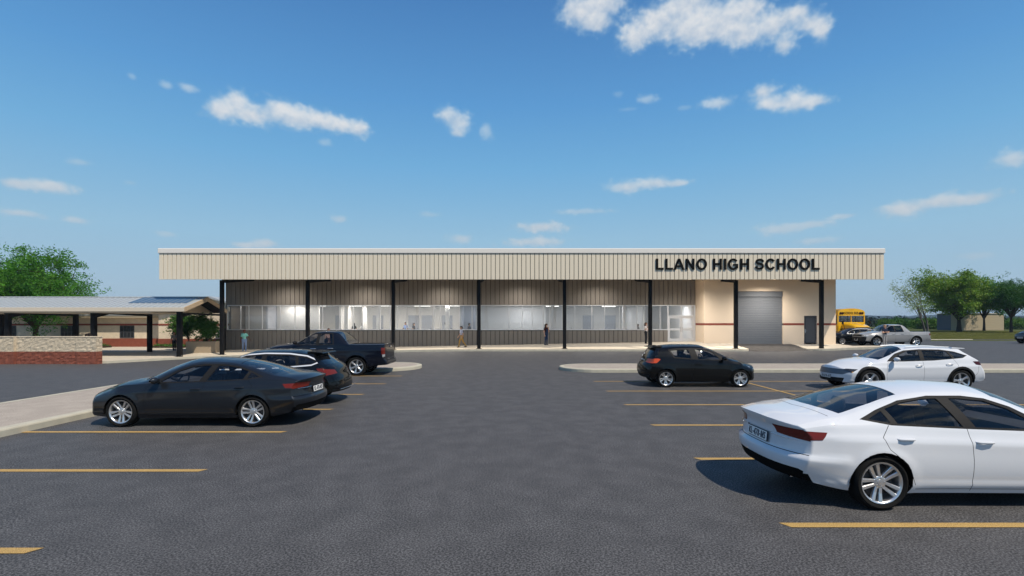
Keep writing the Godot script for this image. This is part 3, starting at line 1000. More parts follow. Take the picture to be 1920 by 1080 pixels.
# ---------------------------------------------------------------- things to the left of the school
func make_left() -> void:
	# low wall of rough block, cream over red
	var w := thing("block_wall", "rough split-faced block wall, cream above red, with pilasters and cream cap", "wall", Vector3(-26.4, -0.45, -32.4))
	var f := FastNoiseLite.new()
	f.seed = 15
	f.frequency = 3.2
	f.fractal_octaves = 3
	for band in [[-0.1, 0.79, "split_red"], [0.79, 1.68, "split_cream"]]:
		for seg in [[-1.25, 0.0, 0.16], [-5.2, -1.25, 0.0], [-6.4, -5.2, 0.16], [-14.0, -6.4, 0.0], [-15.2, -14.0, 0.16], [-26.0, -15.2, 0.0]]:
			part("masonry", rough_block(seg[0], seg[1], band[0], band[1], -0.34, seg[2], f), M[band[2]], w)
	for seg in [[-1.25, 0.0, 0.16], [-5.2, -1.25, 0.0], [-6.4, -5.2, 0.16], [-14.0, -6.4, 0.0], [-15.2, -14.0, 0.16], [-26.0, -15.2, 0.0]]:
		part("cap", bx(Vector3(seg[0], 1.68, -0.36), Vector3(seg[1] + (0.02 if seg[1] == 0.0 else 0.0), 1.75, seg[2] + 0.02), 0.012), M.split_cream, w)
	# covered walkway
	var c := thing("covered_walkway", "gabled covered walkway with pale metal roof on black posts", "walkway", Vector3(0, 0, 0))
	var ez := 3.05
	var rz := 4.12
	var gx := -23.45
	var skew := -0.165
	var n := 82
	var sl := Vector2(40.0 - 36.3, rz - 3.22)
	var slope := atan2(sl.y, sl.x)
	var ln := sl.length()
	for side in [1.0, -1.0]:
		var t := Transform3D(Basis(Vector3(1, 0, 0), Vector3(0, 1, 0), Vector3(-skew, 0, 1)), Vector3(skew * 0.0, 0, 0)) * Transform3D(Basis(Vector3(1, 0, 0), slope * side), Vector3(0, 3.22, 0.0 if side > 0 else -7.4))
		var pm := MB.new()
		pm.box(Vector3(-0.215, 0.0, 0.0), Vector3(0.215, 0.03, -ln * side), 0.0, t)
		pm.box(Vector3(-0.225, 0.03, 0.0), Vector3(-0.195, 0.07, -ln * side), 0.0, t)
		var mesh := pm.mesh()
		for i in n:
			part("roof_panel", mesh, M.walkway_roof, c, Vector3(gx - 0.22 - 0.44 * i, 0, -36.3))
		if side > 0:
			pm = MB.new()
			pm.box(Vector3(-0.2, 0.034, -1.45), Vector3(0.2, 0.06, -ln + 0.06), 0.0, t)
			mesh = pm.mesh()
			for i in range(1, 11):
				part("blue_panel", mesh, M.blue_roof, c, Vector3(gx - 0.21 - 0.44 * i, 0, -36.3))
	part("eave_board", bx(Vector3(-60, 2.95, -36.34), Vector3(gx, 3.24, -36.24), 0.01), M.trim_beige, c)
	part("eave_board", bx(Vector3(-60, 2.95, -43.76), Vector3(gx + skew * 7.4, 3.24, -43.66), 0.01), M.trim_beige, c)
	part("ridge_cap", bx(Vector3(-60, rz + 0.0, -40.16), Vector3(gx + skew * 3.7, rz + 0.075, -39.84), 0.03), M.walkway_roof, c)
	var B := Basis(Vector3(0, 0, -1), Vector3(0, 1, 0), Vector3(1, 0, 0))
	var BS := Basis(Vector3(skew, 0, -1), Vector3(0, 1, 0), Vector3(1, 0, 0))
	var b := MB.new()
	b.slab(PackedVector2Array([Vector2(36.24, 2.95), Vector2(40, 3.83), Vector2(43.76, 2.95), Vector2(43.76, 3.26), Vector2(40, 4.16), Vector2(36.24, 3.26)]), 0.0, 0.08, Transform3D(BS, Vector3(gx - skew * 36.3, 0, 0)))
	part("gable_board", b, M.gable_tan, c)
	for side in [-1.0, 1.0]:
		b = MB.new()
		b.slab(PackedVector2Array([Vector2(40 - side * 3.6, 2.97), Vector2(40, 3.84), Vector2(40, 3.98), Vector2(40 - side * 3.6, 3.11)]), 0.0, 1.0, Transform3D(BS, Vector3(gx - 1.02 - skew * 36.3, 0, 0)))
		part("rake_soffit", b, M.black_steel, c)  # black colour paints in the shade under the gable overhang
	b = MB.new()
	b.slab(PackedVector2Array([Vector2(36.4, 2.93), Vector2(43.6, 2.93), Vector2(40, 3.84)]), 0.0, 0.06, Transform3D(BS, Vector3(gx - 1.1 - skew * 36.3, 0, 0)))
	part("gable_infill", b, M.gable_tan, c)
	part("ceiling", bx(Vector3(-60, 2.86, -43.6), Vector3(gx - 2.4, 2.93, -36.4)), M.trim_beige, c)
	for i in 5:
		for dd in [37.0, 43.0]:
			var x := -24.25 - 6.2 * i - (0.25 if dd > 40 else 0.0)
			var po := part("post", bx(Vector3(-0.15, pave_h(x, dd) - 0.1, -0.15), Vector3(0.15, 2.95, 0.15), 0.02), M.black_steel, c, Vector3(x, 0, -dd))
		b = MB.new()
		b.slab(PackedVector2Array([Vector2(37.1, 2.5), Vector2(37.1, 2.87), Vector2(42.9, 2.87), Vector2(42.9, 2.7), Vector2(38.4, 2.78)]), -0.07, 0.07, Transform3D(B, Vector3(-24.3 - 6.2 * i, 0, 0)))
		part("cross_beam", b, M.black_steel, c)
	# planter box
	var p := thing("planter_box", "beige concrete planter box between the walkway and the school", "planter", Vector3(-25.1, pave_h(-25.6, 41.5), -41.5))
	b = MB.new()
	for r in [[-1.2, -0.62, 1.15, -0.5], [-1.2, 0.5, 1.15, 0.62], [-1.2, -0.5, -1.08, 0.5], [1.03, -0.5, 1.15, 0.5]]:
		b.box(Vector3(r[0], -0.12, r[1]), Vector3(r[2], 0.95, r[3]), 0.01)
	part("box_walls", b, M.planter, p)
	part("soil", bx(Vector3(-1.07, 0.6, -0.49), Vector3(1.02, 0.84, 0.49)), M.soil, p)
	# classroom block beyond
	var k := thing("classroom_block", "low cream classroom building with red brick base behind the walkway", "building", Vector3(0, -0.3, -52.0))
	part("wall", bx(Vector3(-75, -0.3, -8.0), Vector3(-35.6, 3.0, 0.0)), M.stucco, k)
	part("brick_base", bx(Vector3(-75, -0.3, -0.2), Vector3(-35.6, 0.84, 0.06), 0.01), M.red_block, k)
	part("band", bx(Vector3(-75, 2.16, -0.1), Vector3(-35.6, 2.34, 0.03), 0.004), M.stripe_red, k)
	part("eave", bx(Vector3(-75.5, 2.93, -0.3), Vector3(-35.7, 3.2, 0.75), 0.02), M.siding, k)
	b = MB.new()
	b.slab(PackedVector2Array([Vector2(-0.8, 3.16), Vector2(8.0, 5.2), Vector2(8.0, 5.35), Vector2(-0.8, 3.28)]), 0.0, 44.0, Transform3D(Basis(Vector3(0, 0, -1), Vector3(0, 1, 0), Vector3(1, 0, 0)), Vector3(-75.5, 0, 0)))
	part("roof", b, M.walkway_roof, k)
	# projecting gable
	b = MB.new()
	b.slab(PackedVector2Array([Vector2(-35.6, -0.3), Vector2(-25.2, -0.3), Vector2(-25.2, 3.3), Vector2(-30.4, 4.85), Vector2(-35.6, 3.3)]), -10.0, 0.9)
	part("gable_wall", b, M.stucco, k)
	part("brick_base", bx(Vector3(-35.62, -0.3, 0.0), Vector3(-25.18, 0.84, 0.96), 0.01), M.red_block, k)
	part("band", bx(Vector3(-35.615, 2.16, 0.0), Vector3(-25.185, 2.34, 0.93), 0.004), M.stripe_red, k)
	for side in [-1.0, 1.0]:
		b = MB.new()
		b.slab(PackedVector2Array([Vector2(-30.4, 4.9), Vector2(-30.4 + side * 5.8, 3.16), Vector2(-30.4 + side * 5.8, 3.34), Vector2(-30.4, 5.08)]), -10.0, 1.3)
		part("gable_roof", b, M.walkway_roof, k)
	for x in [-66.0, -58.7, -51.4, -45.4, -39.4]:
		var wn := part("window", bx(Vector3(-0.72, 0.9, -0.06), Vector3(0.72, 2.14, 0.02)), M.dark_pane, k, Vector3(x, 0, 0))
		b = MB.new()
		for i in 5:
			b.box(Vector3(-0.7 + i * 0.35 - 0.025, 0.92, 0.02), Vector3(-0.7 + i * 0.35 + 0.025, 2.12, 0.05))
		for y in [0.92, 1.5, 2.1]:
			b.box(Vector3(-0.72, y - 0.025, 0.022), Vector3(0.72, y + 0.025, 0.047))
		part("frame", b, M.door_grey, wn)

func rough_block(x0: float, x1: float, y0: float, y1: float, z0: float, z1: float, f: FastNoiseLite) -> MB:
	var b := MB.new()
	var nx := maxi(2, int((x1 - x0) / 0.12))
	var ny := maxi(2, int((y1 - y0) / 0.09))
	var amp := 0.045
	var at := func(i: int, j: int) -> Vector3:
		var x := lerpf(x0, x1, float(i) / nx)
		var y := lerpf(y0, y1, float(j) / ny)
		var edge := 0.0 if i == 0 or i == nx or j == 0 or j == ny else 1.0
		return Vector3(x, y, z1 + edge * amp * f.get_noise_2d(x, y * 1.4))
	for i in nx:
		for j in ny:
			b.quad(at.call(i, j), at.call(i + 1, j), at.call(i + 1, j + 1), at.call(i, j + 1), Vector3(0, 0, 1))
	var m := maxi(2, int((z1 - z0) / 0.1))
	for s in [x0, x1]:
		for k in m:
			for j in ny:
				var q := []
				for u in [[k, j], [k + 1, j], [k + 1, j + 1], [k, j + 1]]:
					var z := lerpf(z0, z1, float(u[0]) / m)
					var y := lerpf(y0, y1, float(u[1]) / ny)
					var edge := 0.0 if u[0] == 0 or u[0] == m or u[1] == 0 or u[1] == ny else 1.0
					q.append(Vector3(s + edge * amp * f.get_noise_2d(z * 1.3 + 40.0, y * 1.4) * signf(s - (x0 + x1) * 0.5), y, z))
				b.quad(q[0], q[1], q[2], q[3], Vector3(signf(s - (x0 + x1) * 0.5), 0, 0))
	b.quad(Vector3(x0, y1, z0), Vector3(x1, y1, z0), Vector3(x1, y1, z1), Vector3(x0, y1, z1), Vector3.UP)
	b.quad(Vector3(x0, y0, z0), Vector3(x1, y0, z0), Vector3(x1, y1, z0), Vector3(x0, y1, z0), Vector3(0, 0, -1))
	return b

# ---------------------------------------------------------------- shed to the right
func make_shed() -> void:
	var d := 101.0
	var y := 0.45
	var o := thing("shed", "tan shed with horizontal board siding behind the trees on the lawn", "shed", Vector3(91.2, y, -d))
	part("wall", bx(Vector3(-5.15, -0.3, -3.4), Vector3(5.15, 3.3, -0.05)), M.siding_grey, o)
	var board := bx(Vector3(-5.2, 0.0, -0.06), Vector3(5.2, 0.32, 0.02), 0.012).mesh()
	for i in 10:
		part("board", board, M.siding, o, Vector3(0, 0.02 + i * 0.335, 0))
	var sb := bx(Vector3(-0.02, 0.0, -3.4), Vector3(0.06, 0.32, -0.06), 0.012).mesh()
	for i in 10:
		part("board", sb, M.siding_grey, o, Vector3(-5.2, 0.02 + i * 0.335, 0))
	part("roof", bx(Vector3(-5.4, 3.37, -3.6), Vector3(5.4, 3.5, 0.15), 0.02), M.siding, o)

# ---------------------------------------------------------------- vehicles
# smooth curve through [x, value] points without overshoot
func pc(c: Array, x: float) -> float:
	var n := c.size()
	if x <= c[0][0]:
		return c[0][1]
	if x >= c[n - 1][0]:
		return c[n - 1][1]
	var i := 0
	while x > c[i + 1][0]:
		i += 1
	var h: float = c[i + 1][0] - c[i][0]
	var s: float = (c[i + 1][1] - c[i][1]) / h
	var m0 := s
	var m1 := s
	if i > 0:
		var sp: float = (c[i][1] - c[i - 1][1]) / (c[i][0] - c[i - 1][0])
		m0 = 0.0 if sp * s <= 0.0 else 2.0 * sp * s / (sp + s)
	if i < n - 2:
		var sn: float = (c[i + 2][1] - c[i + 1][1]) / (c[i + 2][0] - c[i + 1][0])
		m1 = 0.0 if sn * s <= 0.0 else 2.0 * sn * s / (sn + s)
	var t: float = (x - c[i][0]) / h
	var t2 := t * t
	var t3 := t2 * t
	return c[i][1] * (2 * t3 - 3 * t2 + 1) + h * m0 * (t3 - 2 * t2 + t) + c[i + 1][1] * (3 * t2 - 2 * t3) + h * m1 * (t3 - t2)

func poly(a: Array) -> PackedVector2Array:
	var o := PackedVector2Array()
	for i in range(0, a.size(), 2):
		o.append(Vector2(a[i], a[i + 1]))
	return o

func mirrored(p: PackedVector2Array) -> PackedVector2Array:
	var o := PackedVector2Array()
	for q in p:
		o.append(Vector2(-q.x, q.y))
	return o

func disc(x: float, y: float, r: float, n := 28) -> PackedVector2Array:
	var o := PackedVector2Array()
	for i in n:
		o.append(Vector2(x + cos(TAU * i / n) * r, y + sin(TAU * i / n) * r))
	return o

func line_strip(a: Array, w: float, closed := false) -> Array:
	var o := []
	var pts := poly(a)
	for i in pts.size() - (0 if closed else 1):
		var p := pts[i]
		var q := pts[(i + 1) % pts.size()]
		var e := (q - p).normalized()
		var nn := Vector2(-e.y, e.x) * w * 0.5
		o.append(PackedVector2Array([p - e * w * 0.4 + nn, q + e * w * 0.4 + nn, q + e * w * 0.4 - nn, p - e * w * 0.4 - nn]))
	return o

# The skin of a car: cross-sections along its length, closed by a curved nose and tail, then cut into panels, panes and lamps by outlines.
# Each region: {n part name, t face set (S sides, T top, F front, R rear), p outline, m material, o offset along the normal, side: one part for each side, drop}
func car_skin(root: Node3D, sp: Dictionary) -> void:
	var xr: float = sp.xr
	var xf: float = sp.xf
	var ns: int = sp.get("ns", 74)
	var NA := 20
	var NB := 8
	var NC := 9
	var J := NA + NB + NC
	var W: float = sp.wmax
	var V := PackedVector3Array()
	var cols := 2 * J + 1
	var rear_len: float = sp.get("rear_len", 1.1)
	var front_len: float = sp.get("front_len", 1.0)
	var warp := func(x: float, y: float, z: float) -> Vector3:
		var q := absf(z) / W
		var dx := 0.0
		if x > xf - front_len:
			var r := S((x - (xf - front_len)) / front_len)
			dx -= r * (sp.kf * pow(q, sp.get("pf", 2.4)) + pc(sp.nose, y))
		if x < xr + rear_len:
			var r := S((xr + rear_len - x) / rear_len)
			dx += r * (sp.kr * pow(q, sp.get("pr", 2.8)) + pc(sp.tail, y))
		return Vector3(x + dx, y, z)
	var xs := []
	for i in ns:
		var t := float(i) / (ns - 1)
		t = t - 0.06 * sin(TAU * t)   # closer together at the ends
		xs.append(lerpf(xr, xf, t))
	var half := []   # last section's (z, y) for caps
	var ends := {}
	for i in ns:
		var x: float = xs[i]
		var yb := pc(sp.yb, x); var yw := pc(sp.yw, x); var w := pc(sp.w, x)
		var ys := pc(sp.ys, x); var ws := pc(sp.ws, x)
		var yr := maxf(pc(sp.yr, x), ys + 0.012); var wr := pc(sp.wr, x)
		var yt := maxf(pc(sp.yt, x), yr + 0.01)
		var sec := []
		for j in NA + 1:
			var t := float(j) / NA
			var y := lerpf(yb, ys, t)
			var z := w
			if y < yw:
				z = w - sp.get("tuck", 0.09) * pow((yw - y) / (yw - yb), 2.2)
			else:
				z = w - (w - ws) * pow((y - yw) / maxf(ys - yw, 0.01), 1.8)
			for c in sp.get("crease", []):
				var yc := pc(c[0], x)
				var u: float = (y - yc) / c[2]
				z += (pc(c[1], x) if c[1] is Array else c[1]) * (exp(-u * u) if u < 0.0 else exp(-u * u * 40.0))
			for wx in [sp.fx, sp.rx]:   # the lip of each arch stands a little proud
				var away: float = (Vector2(x - wx, y - sp.R).length() - sp.arch) / 0.055
				z += 0.016 * exp(-away * away)
			sec.append(Vector2(z, y))
		for j in range(1, NB + 1):
			var t := float(j) / NB
			sec.append(Vector2(lerpf(ws, wr, t) + sp.get("bulge", 0.025) * sin(PI * t) * S((yr - ys) / 0.3), lerpf(ys, yr, t)))
		for j in range(1, NC + 1):
			var t := float(j) / NC
			var e: float = sp.get("crown", 2.3)
			sec.append(Vector2(wr * (1.0 - t), yr + (yt - yr) * (1.0 - pow(1.0 - t, e))))
		for c in cols:
			var j := J - absi(c - J)
			var sgn := -1.0 if c < J else 1.0
			V.append(warp.call(x, sec[j].y, sec[j].x * sgn))
		if i == 0 or i == ns - 1:
			ends[i] = sec
	var F := []   # [a, b, c, tag]
	for i in ns - 1:
		for c in cols - 1:
			var j := mini(J - absi(c - J), J - absi(c + 1 - J))
			var tg := "S" if j < NA + NB else "T"
			var a := i * cols + c
			F.append([a, a + 1, a + cols + 1, tg]); F.append([a, a + cols + 1, a + cols, tg])
	for i in [0, ns - 1]:
		var K := 14
		var x: float = xs[i]
		var row := []
		for j in J:
			var cur := []
			for k in K + 1:
				if k == 0:
					cur.append(i * cols + j)
				elif k == K:
					cur.append(i * cols + 2 * J - j)
				else:
					var z: float = ends[i][j].x * (2.0 * k / K - 1.0)
					V.append(warp.call(x, ends[i][j].y, z))
					cur.append(V.size() - 1)
			if j > 0:
				for k in K:
					F.append([row[k], row[k + 1], cur[k + 1], "R" if i == 0 else "F"]); F.append([row[k], cur[k + 1], cur[k], "R" if i == 0 else "F"])
			row = cur
		for k in K:
			F.append([row[k], row[k + 1], i * cols + J, "R" if i == 0 else "F"])
	# normals
	var mid := Vector3(0, 0.75, 0)
	var N := PackedVector3Array()
	N.resize(V.size())
	for f in F:
		var m := (V[f[1]] - V[f[0]]).cross(V[f[2]] - V[f[0]])
		var cen: Vector3 = (V[f[0]] + V[f[1]] + V[f[2]]) / 3.0
		var out := Vector3(0, cen.y - 0.6, cen.z)
		if f[3] == "R":
			out = Vector3(-1, 0.15, 0)
		elif f[3] == "F":
			out = Vector3(1, 0.15, 0)
		elif f[3] == "T":
			out = Vector3(0, 1, 0)
		else:
			out = Vector3(0, 0, signf(cen.z))
		if m.dot(out) < 0.0:
			m = -m
		for k in 3:
			N[f[k]] += m
	for i in N.size():
		N[i] = N[i].normalized()
	# cut
	var regs: Array = sp.regions
	var outs := {}
	for r in regs:
		var lo: Vector2 = r.p[0]
		var hi := lo
		for q in r.p:
			lo = lo.min(q); hi = hi.max(q)
		r.box = Rect2(lo, hi - lo).grow(0.001)
	for f in F:
		var a: Vector3 = V[f[0]]; var b: Vector3 = V[f[1]]; var c: Vector3 = V[f[2]]
		var tg: String = f[3]
		var pa: Vector2; var pb: Vector2; var pcc: Vector2
		if tg == "S":
			pa = Vector2(a.x, a.y); pb = Vector2(b.x, b.y); pcc = Vector2(c.x, c.y)
		elif tg == "T":
			pa = Vector2(a.x, a.z); pb = Vector2(b.x, b.z); pcc = Vector2(c.x, c.z)
		else:
			pa = Vector2(a.z, a.y); pb = Vector2(b.z, b.y); pcc = Vector2(c.z, c.y)
		var det := (pb - pa).cross(pcc - pa)
		if absf(det) < 1e-9:
			continue
		var tb := Rect2(pa, Vector2.ZERO).expand(pb).expand(pcc)
		var left := [PackedVector2Array([pa, pb, pcc])]
		var cz := (a.z + b.z + c.z) / 3.0
		for r in regs:
			if r.t != tg or left.is_empty() or not r.box.intersects(tb):
				continue
			var rest := []
			var got := []
			for s in left:
				var hit := Geometry2D.intersect_polygons(s, r.p)
				if hit.is_empty():
					rest.append(s)
					continue
				got += hit
				rest += Geometry2D.clip_polygons(s, r.p)
			left = rest
			if got and not r.get("drop", false):
				emit_cut(outs, r.get("id", r.n), cz, r.get("side", false), r.m, got, r.get("o", 0.0), a, b, c, N[f[0]], N[f[1]], N[f[2]], pa, pb, pcc, det)
				if not M[r.m].transparency:
					emit_cut(outs, "inner_lining", cz, false, "cabin", got, -0.03, a, b, c, N[f[0]], N[f[1]], N[f[2]], pa, pb, pcc, det)
		if left:
			emit_cut(outs, "body", cz, false, sp.paint, left, 0.0, a, b, c, N[f[0]], N[f[1]], N[f[2]], pa, pb, pcc, det)
			emit_cut(outs, "inner_lining", cz, false, "cabin", left, -0.03, a, b, c, N[f[0]], N[f[1]], N[f[2]], pa, pb, pcc, det)
	for key in outs:
		var made := part(outs[key][0], outs[key][2], M[outs[key][1]], root)
		if outs[key][0] in ["shut_line", "inner_lining"]:
			made.set_meta("kind", "stuff")

func emit_cut(outs: Dictionary, n: String, cz: float, side: bool, m: String, pieces: Array, off: float, a: Vector3, b: Vector3, c: Vector3, na: Vector3, nb: Vector3, nc: Vector3, pa: Vector2, pb: Vector2, pcc: Vector2, det: float) -> void:
	var key := n + ("" if not side else ("l" if cz < 0.0 else "r"))
	if not outs.has(key):
		outs[key] = [n.get_slice("|", 0), m, MB.new()]
	var mb: MB = outs[key][2]
	for s in pieces:
		if s.size() < 3:
			continue
		var ix := PackedInt32Array([0, 1, 2]) if s.size() == 3 else Geometry2D.triangulate_polygon(s)
		for i in range(0, ix.size(), 3):
			var P := []
			var Q := []
			for k in 3:
				var p: Vector2 = s[ix[i + k]]
				var v := (p - pa).cross(pcc - pa) / det
				var w := (pb - pa).cross(p - pa) / det
				var u := 1.0 - v - w
				var nn := (na * u + nb * v + nc * w).normalized()
				P.append(a * u + b * v + c * w + nn * off)
				Q.append(nn)
			if (P[1] - P[0]).cross(P[2] - P[0]).length_squared() > 1e-14:
				mb.tri(P[0], P[1], P[2], Q[0], Q[1], Q[2])

func wheel_shapes(R: float, rim: float, style: String) -> Dictionary:
	var tw := 0.115
	var t := MB.new()
	var side := [Vector2(rim * 0.98, -tw * 0.82), Vector2(rim + 0.012, -tw * 0.98), Vector2((rim + R) * 0.5, -tw * 1.06), Vector2(R - 0.03, -tw * 0.98), Vector2(R - 0.008, -tw * 0.82), Vector2(R, -tw * 0.55), Vector2(R, 0)]
	var prof := side.duplicate()
	for i in range(side.size() - 2, -1, -1):
		prof.append(Vector2(side[i].x, -side[i].y))
	t.lathe(prof, 40)
	# tread grooves
	var m := MB.new()
	m.lathe([Vector2(rim * 1.0, tw * 0.86), Vector2(rim * 0.965, tw * 0.94), Vector2(rim * 0.93, tw * 0.88), Vector2(rim * 0.9, tw * 0.4), Vector2(rim * 0.88, -tw * 0.8)].map(func(p): return Vector2(p.x, p.y)), 40)
	var lip := MB.new()
	lip.lathe([Vector2(rim * 0.90, tw * 0.80), Vector2(rim * 0.94, tw * 0.93), Vector2(rim * 0.985, tw * 0.95), Vector2(rim * 1.0, tw * 0.84)], 40)
	m.add(lip, Transform3D.IDENTITY)
	var n := 5
	var spokes := []
	if style == "double":
		for k in n:
			for s in [-1.0, 1.0]:
				spokes.append([k * TAU / n + s * 0.52, k * TAU / n + s * 0.20, 0.030, 0.048])
	elif style == "swirl":
		for k in n:
			for s in [-1.0, 1.0]:
				spokes.append([k * TAU / n + s * 0.16, k * TAU / n + s * 0.20 + 0.22, 0.028, 0.040])
	elif style == "six":
		for k in 6:
			spokes.append([k * TAU / 6, k * TAU / 6, 0.045, 0.070])
	else:
		for k in n:
			spokes.append([k * TAU / n, k * TAU / n, 0.045, 0.080])
	for q in spokes:
		var r0 := 0.045
		var r1 := rim * 0.93
		var a := Vector2(cos(q[0]), sin(q[0])) * r0
		var b := Vector2(cos(q[1]), sin(q[1])) * r1
		var e := (b - a).normalized()
		var p := Vector2(-e.y, e.x)
		var z0 := tw * 0.62
		var z1 := tw * 0.86
		var zm := tw * 0.68
		var rows := []
		for u in [0.0, 0.45, 1.0]:
			var c := a.lerp(b, u)
			var hw: float = lerpf(q[2], q[3], u) * 0.5
			var z: float = z0 if u == 0.0 else (zm if u < 0.9 else z1)
			rows.append([Vector3(c.x - p.x * hw, c.y - p.y * hw, z - 0.035), Vector3(c.x - p.x * hw, c.y - p.y * hw, z - 0.006), Vector3(c.x - p.x * hw * 0.72, c.y - p.y * hw * 0.72, z), Vector3(c.x + p.x * hw * 0.72, c.y + p.y * hw * 0.72, z), Vector3(c.x + p.x * hw, c.y + p.y * hw, z - 0.006), Vector3(c.x + p.x * hw, c.y + p.y * hw, z - 0.035)])
		for i in 2:
			for k in 5:
				var out: Vector3 = [Vector3(-p.x, -p.y, 0), Vector3(-p.x, -p.y, 1), Vector3(0, 0, 1), Vector3(p.x, p.y, 1), Vector3(p.x, p.y, 0)][k]
				m.quad(rows[i][k], rows[i][k + 1], rows[i + 1][k + 1], rows[i + 1][k], out)
	m.lathe([Vector2(0.078, tw * 0.30), Vector2(0.078, tw * 0.56), Vector2(0.066, tw * 0.64), Vector2(0.034, tw * 0.62), Vector2(0.032, tw * 0.68), Vector2(0.001, tw * 0.70)], 20)
	for k in 5:
		var a := (k + 0.5) * TAU / 5
		m.lathe([Vector2(0.008, tw * 0.6), Vector2(0.008, tw * 0.68), Vector2(0.001, tw * 0.68)], 6, Transform3D(Basis.IDENTITY, Vector3(cos(a) * 0.054, sin(a) * 0.054, 0)))
	var disc_ := MB.new()
	disc_.lathe([Vector2(rim * 0.70, -0.01), Vector2(rim * 0.70, 0.012), Vector2(0.07, 0.012)], 28)
	disc_.lathe([Vector2(rim * 0.9, -0.05), Vector2(0.02, -0.05)], 28)
	return {"tyre": t.mesh(), "rim": m.mesh(), "disc": disc_.mesh()}

func add_wheels(root: Node3D, sp: Dictionary) -> void:
	var sh := wheel_shapes(sp.R, sp.rim, sp.wheel)
	for x in [sp.fx, sp.rx]:
		for s in [-1.0, 1.0]:
			var o := part("wheel", sh.tyre, M.rubber, root, Vector3(x, sp.R, s * (sp.wmax - 0.135)))
			o.rotation.y = 0.0 if s > 0 else PI
			o.rotation.z = 0.31 * (1.0 if x > 0 else 2.3) * s
			part("rim", sh.rim, M.alloy, o)
			part("brake_disc", sh.disc, M.alloy_dark, o)
	# arch liners and floor
	for x in [sp.fx, sp.rx]:
		for s in [-1.0, 1.0]:
			var b := MB.new()
			for k in 14:
				var a0 := deg_to_rad(-8.0 + 196.0 * k / 14)
				var a1 := deg_to_rad(-8.0 + 196.0 * (k + 1) / 14)
				var r: float = sp.arch
				var p0 := Vector3(x + cos(a0) * r, sp.R + sin(a0) * r, 0)
				var p1 := Vector3(x + cos(a1) * r, sp.R + sin(a1) * r, 0)
				var zo := Vector3(0, 0, s * (sp.wmax - 0.03))
				var zi := Vector3(0, 0, s * (sp.wmax - 0.36))
				b.quad(p0 + zo, p1 + zo, p1 + zi, p0 + zi, Vector3(x, sp.R, 0) - p0)
				b.flat(p0 + zi, p1 + zi, Vector3(x, sp.R, zi.z), Vector3(0, 0, s))
			part("wheel_liner", b, M.gap_black, root)
	var fl := MB.new()
	fl.box(Vector3(sp.rx + sp.arch + 0.02, sp.floor - 0.03, -sp.wmax + 0.16), Vector3(sp.fx - sp.arch - 0.02, sp.floor + 0.02, sp.wmax - 0.16))
	fl.box(Vector3(sp.rx - sp.arch, sp.floor + 0.05, -sp.wmax + 0.37), Vector3(sp.rx + sp.arch + 0.02, sp.floor + 0.09, sp.wmax - 0.37))
	fl.box(Vector3(sp.xr + 0.12, sp.floor + 0.175, -sp.wmax + 0.42), Vector3(sp.xr + 0.42, sp.floor + 0.205, sp.wmax - 0.42))
	fl.box(Vector3(sp.xr + 0.42, sp.floor + 0.17, -sp.wmax + 0.24), Vector3(sp.rx - sp.arch, sp.floor + 0.21, sp.wmax - 0.24))
	fl.box(Vector3(sp.fx - sp.arch - 0.02, sp.floor + 0.0, -sp.wmax + 0.37), Vector3(sp.fx + sp.arch, sp.floor + 0.04, sp.wmax - 0.37))
	fl.box(Vector3(sp.fx + sp.arch, sp.floor + 0.02, -sp.wmax + 0.3), Vector3(sp.xf - 0.3, sp.floor + 0.06, sp.wmax - 0.3))
	part("underbody", fl, M.gap_black, root)
	if sp.has("shelf"):
		part("parcel_shelf", bx(Vector3(sp.shelf[0], sp.shelf[2] - 0.03, -sp.shelf[3]), Vector3(sp.shelf[1], sp.shelf[2], sp.shelf[3]), 0.005), M.cabin, root)

func add_seats(root: Node3D, rows: Array, fy: float, pale := false) -> void:
	for i in rows.size():
		var x: float = rows[i]
		var floor_y := fy - (0.14 if i > 0 else 0.04)
		for z in [-0.36, 0.36]:
			var b := MB.new()
			b.box(Vector3(x - 0.26, floor_y + 0.10, z - 0.24), Vector3(x + 0.26, floor_y + 0.30, z + 0.24), 0.05)
			b.box(Vector3(-0.07, 0.0, -0.23), Vector3(0.07, 0.60, 0.23), 0.05, Transform3D(Basis(Vector3(0, 0, 1), 0.22), Vector3(x - 0.24, floor_y + 0.24, z)))
			var o := part("seat", b, M.seat_pale if pale else M.seat_cloth, root)
			b = MB.new()
			b.box(Vector3(-0.05, 0.63, -0.13), Vector3(0.06, 0.82, 0.13), 0.05, Transform3D(Basis(Vector3(0, 0, 1), 0.20), Vector3(x - 0.24, floor_y + 0.24, z)))
			part("headrest", b, M.seat_cloth, o)

func add_dash(root: Node3D, x: float, y: float, w: float) -> void:
	var b := MB.new()
	b.slab(poly([x - 0.30, y - 0.30, x + 0.30, y - 0.30, x + 0.42, y - 0.06, x + 0.1, y + 0.0, x - 0.22, y - 0.03]), -w, w)
	part("dashboard", b, M.dash, root)
	b = MB.new()
	var ring := []
	var rr := []
	var t := Transform3D(Basis(Vector3(0, 0, 1), 0.45), Vector3(x - 0.42, y - 0.03, -0.36))
	for k in 25:
		var a := TAU * k / 24
		ring.append(t * Vector3(0, cos(a) * 0.18, sin(a) * 0.18))
		rr.append(0.016)
	b.tube(ring, rr, 6, false)
	b.tube([t * Vector3(0, 0, -0.17), t * Vector3(0.02, -0.01, 0), t * Vector3(0, 0, 0.17)], [0.014, 0.04, 0.014], 6)
	b.tube([t * Vector3(0.02, -0.01, 0), t * Vector3(0.25, -0.02, 0)], [0.03, 0.04], 6)
	part("steering_wheel", b, M.trim_black, root)

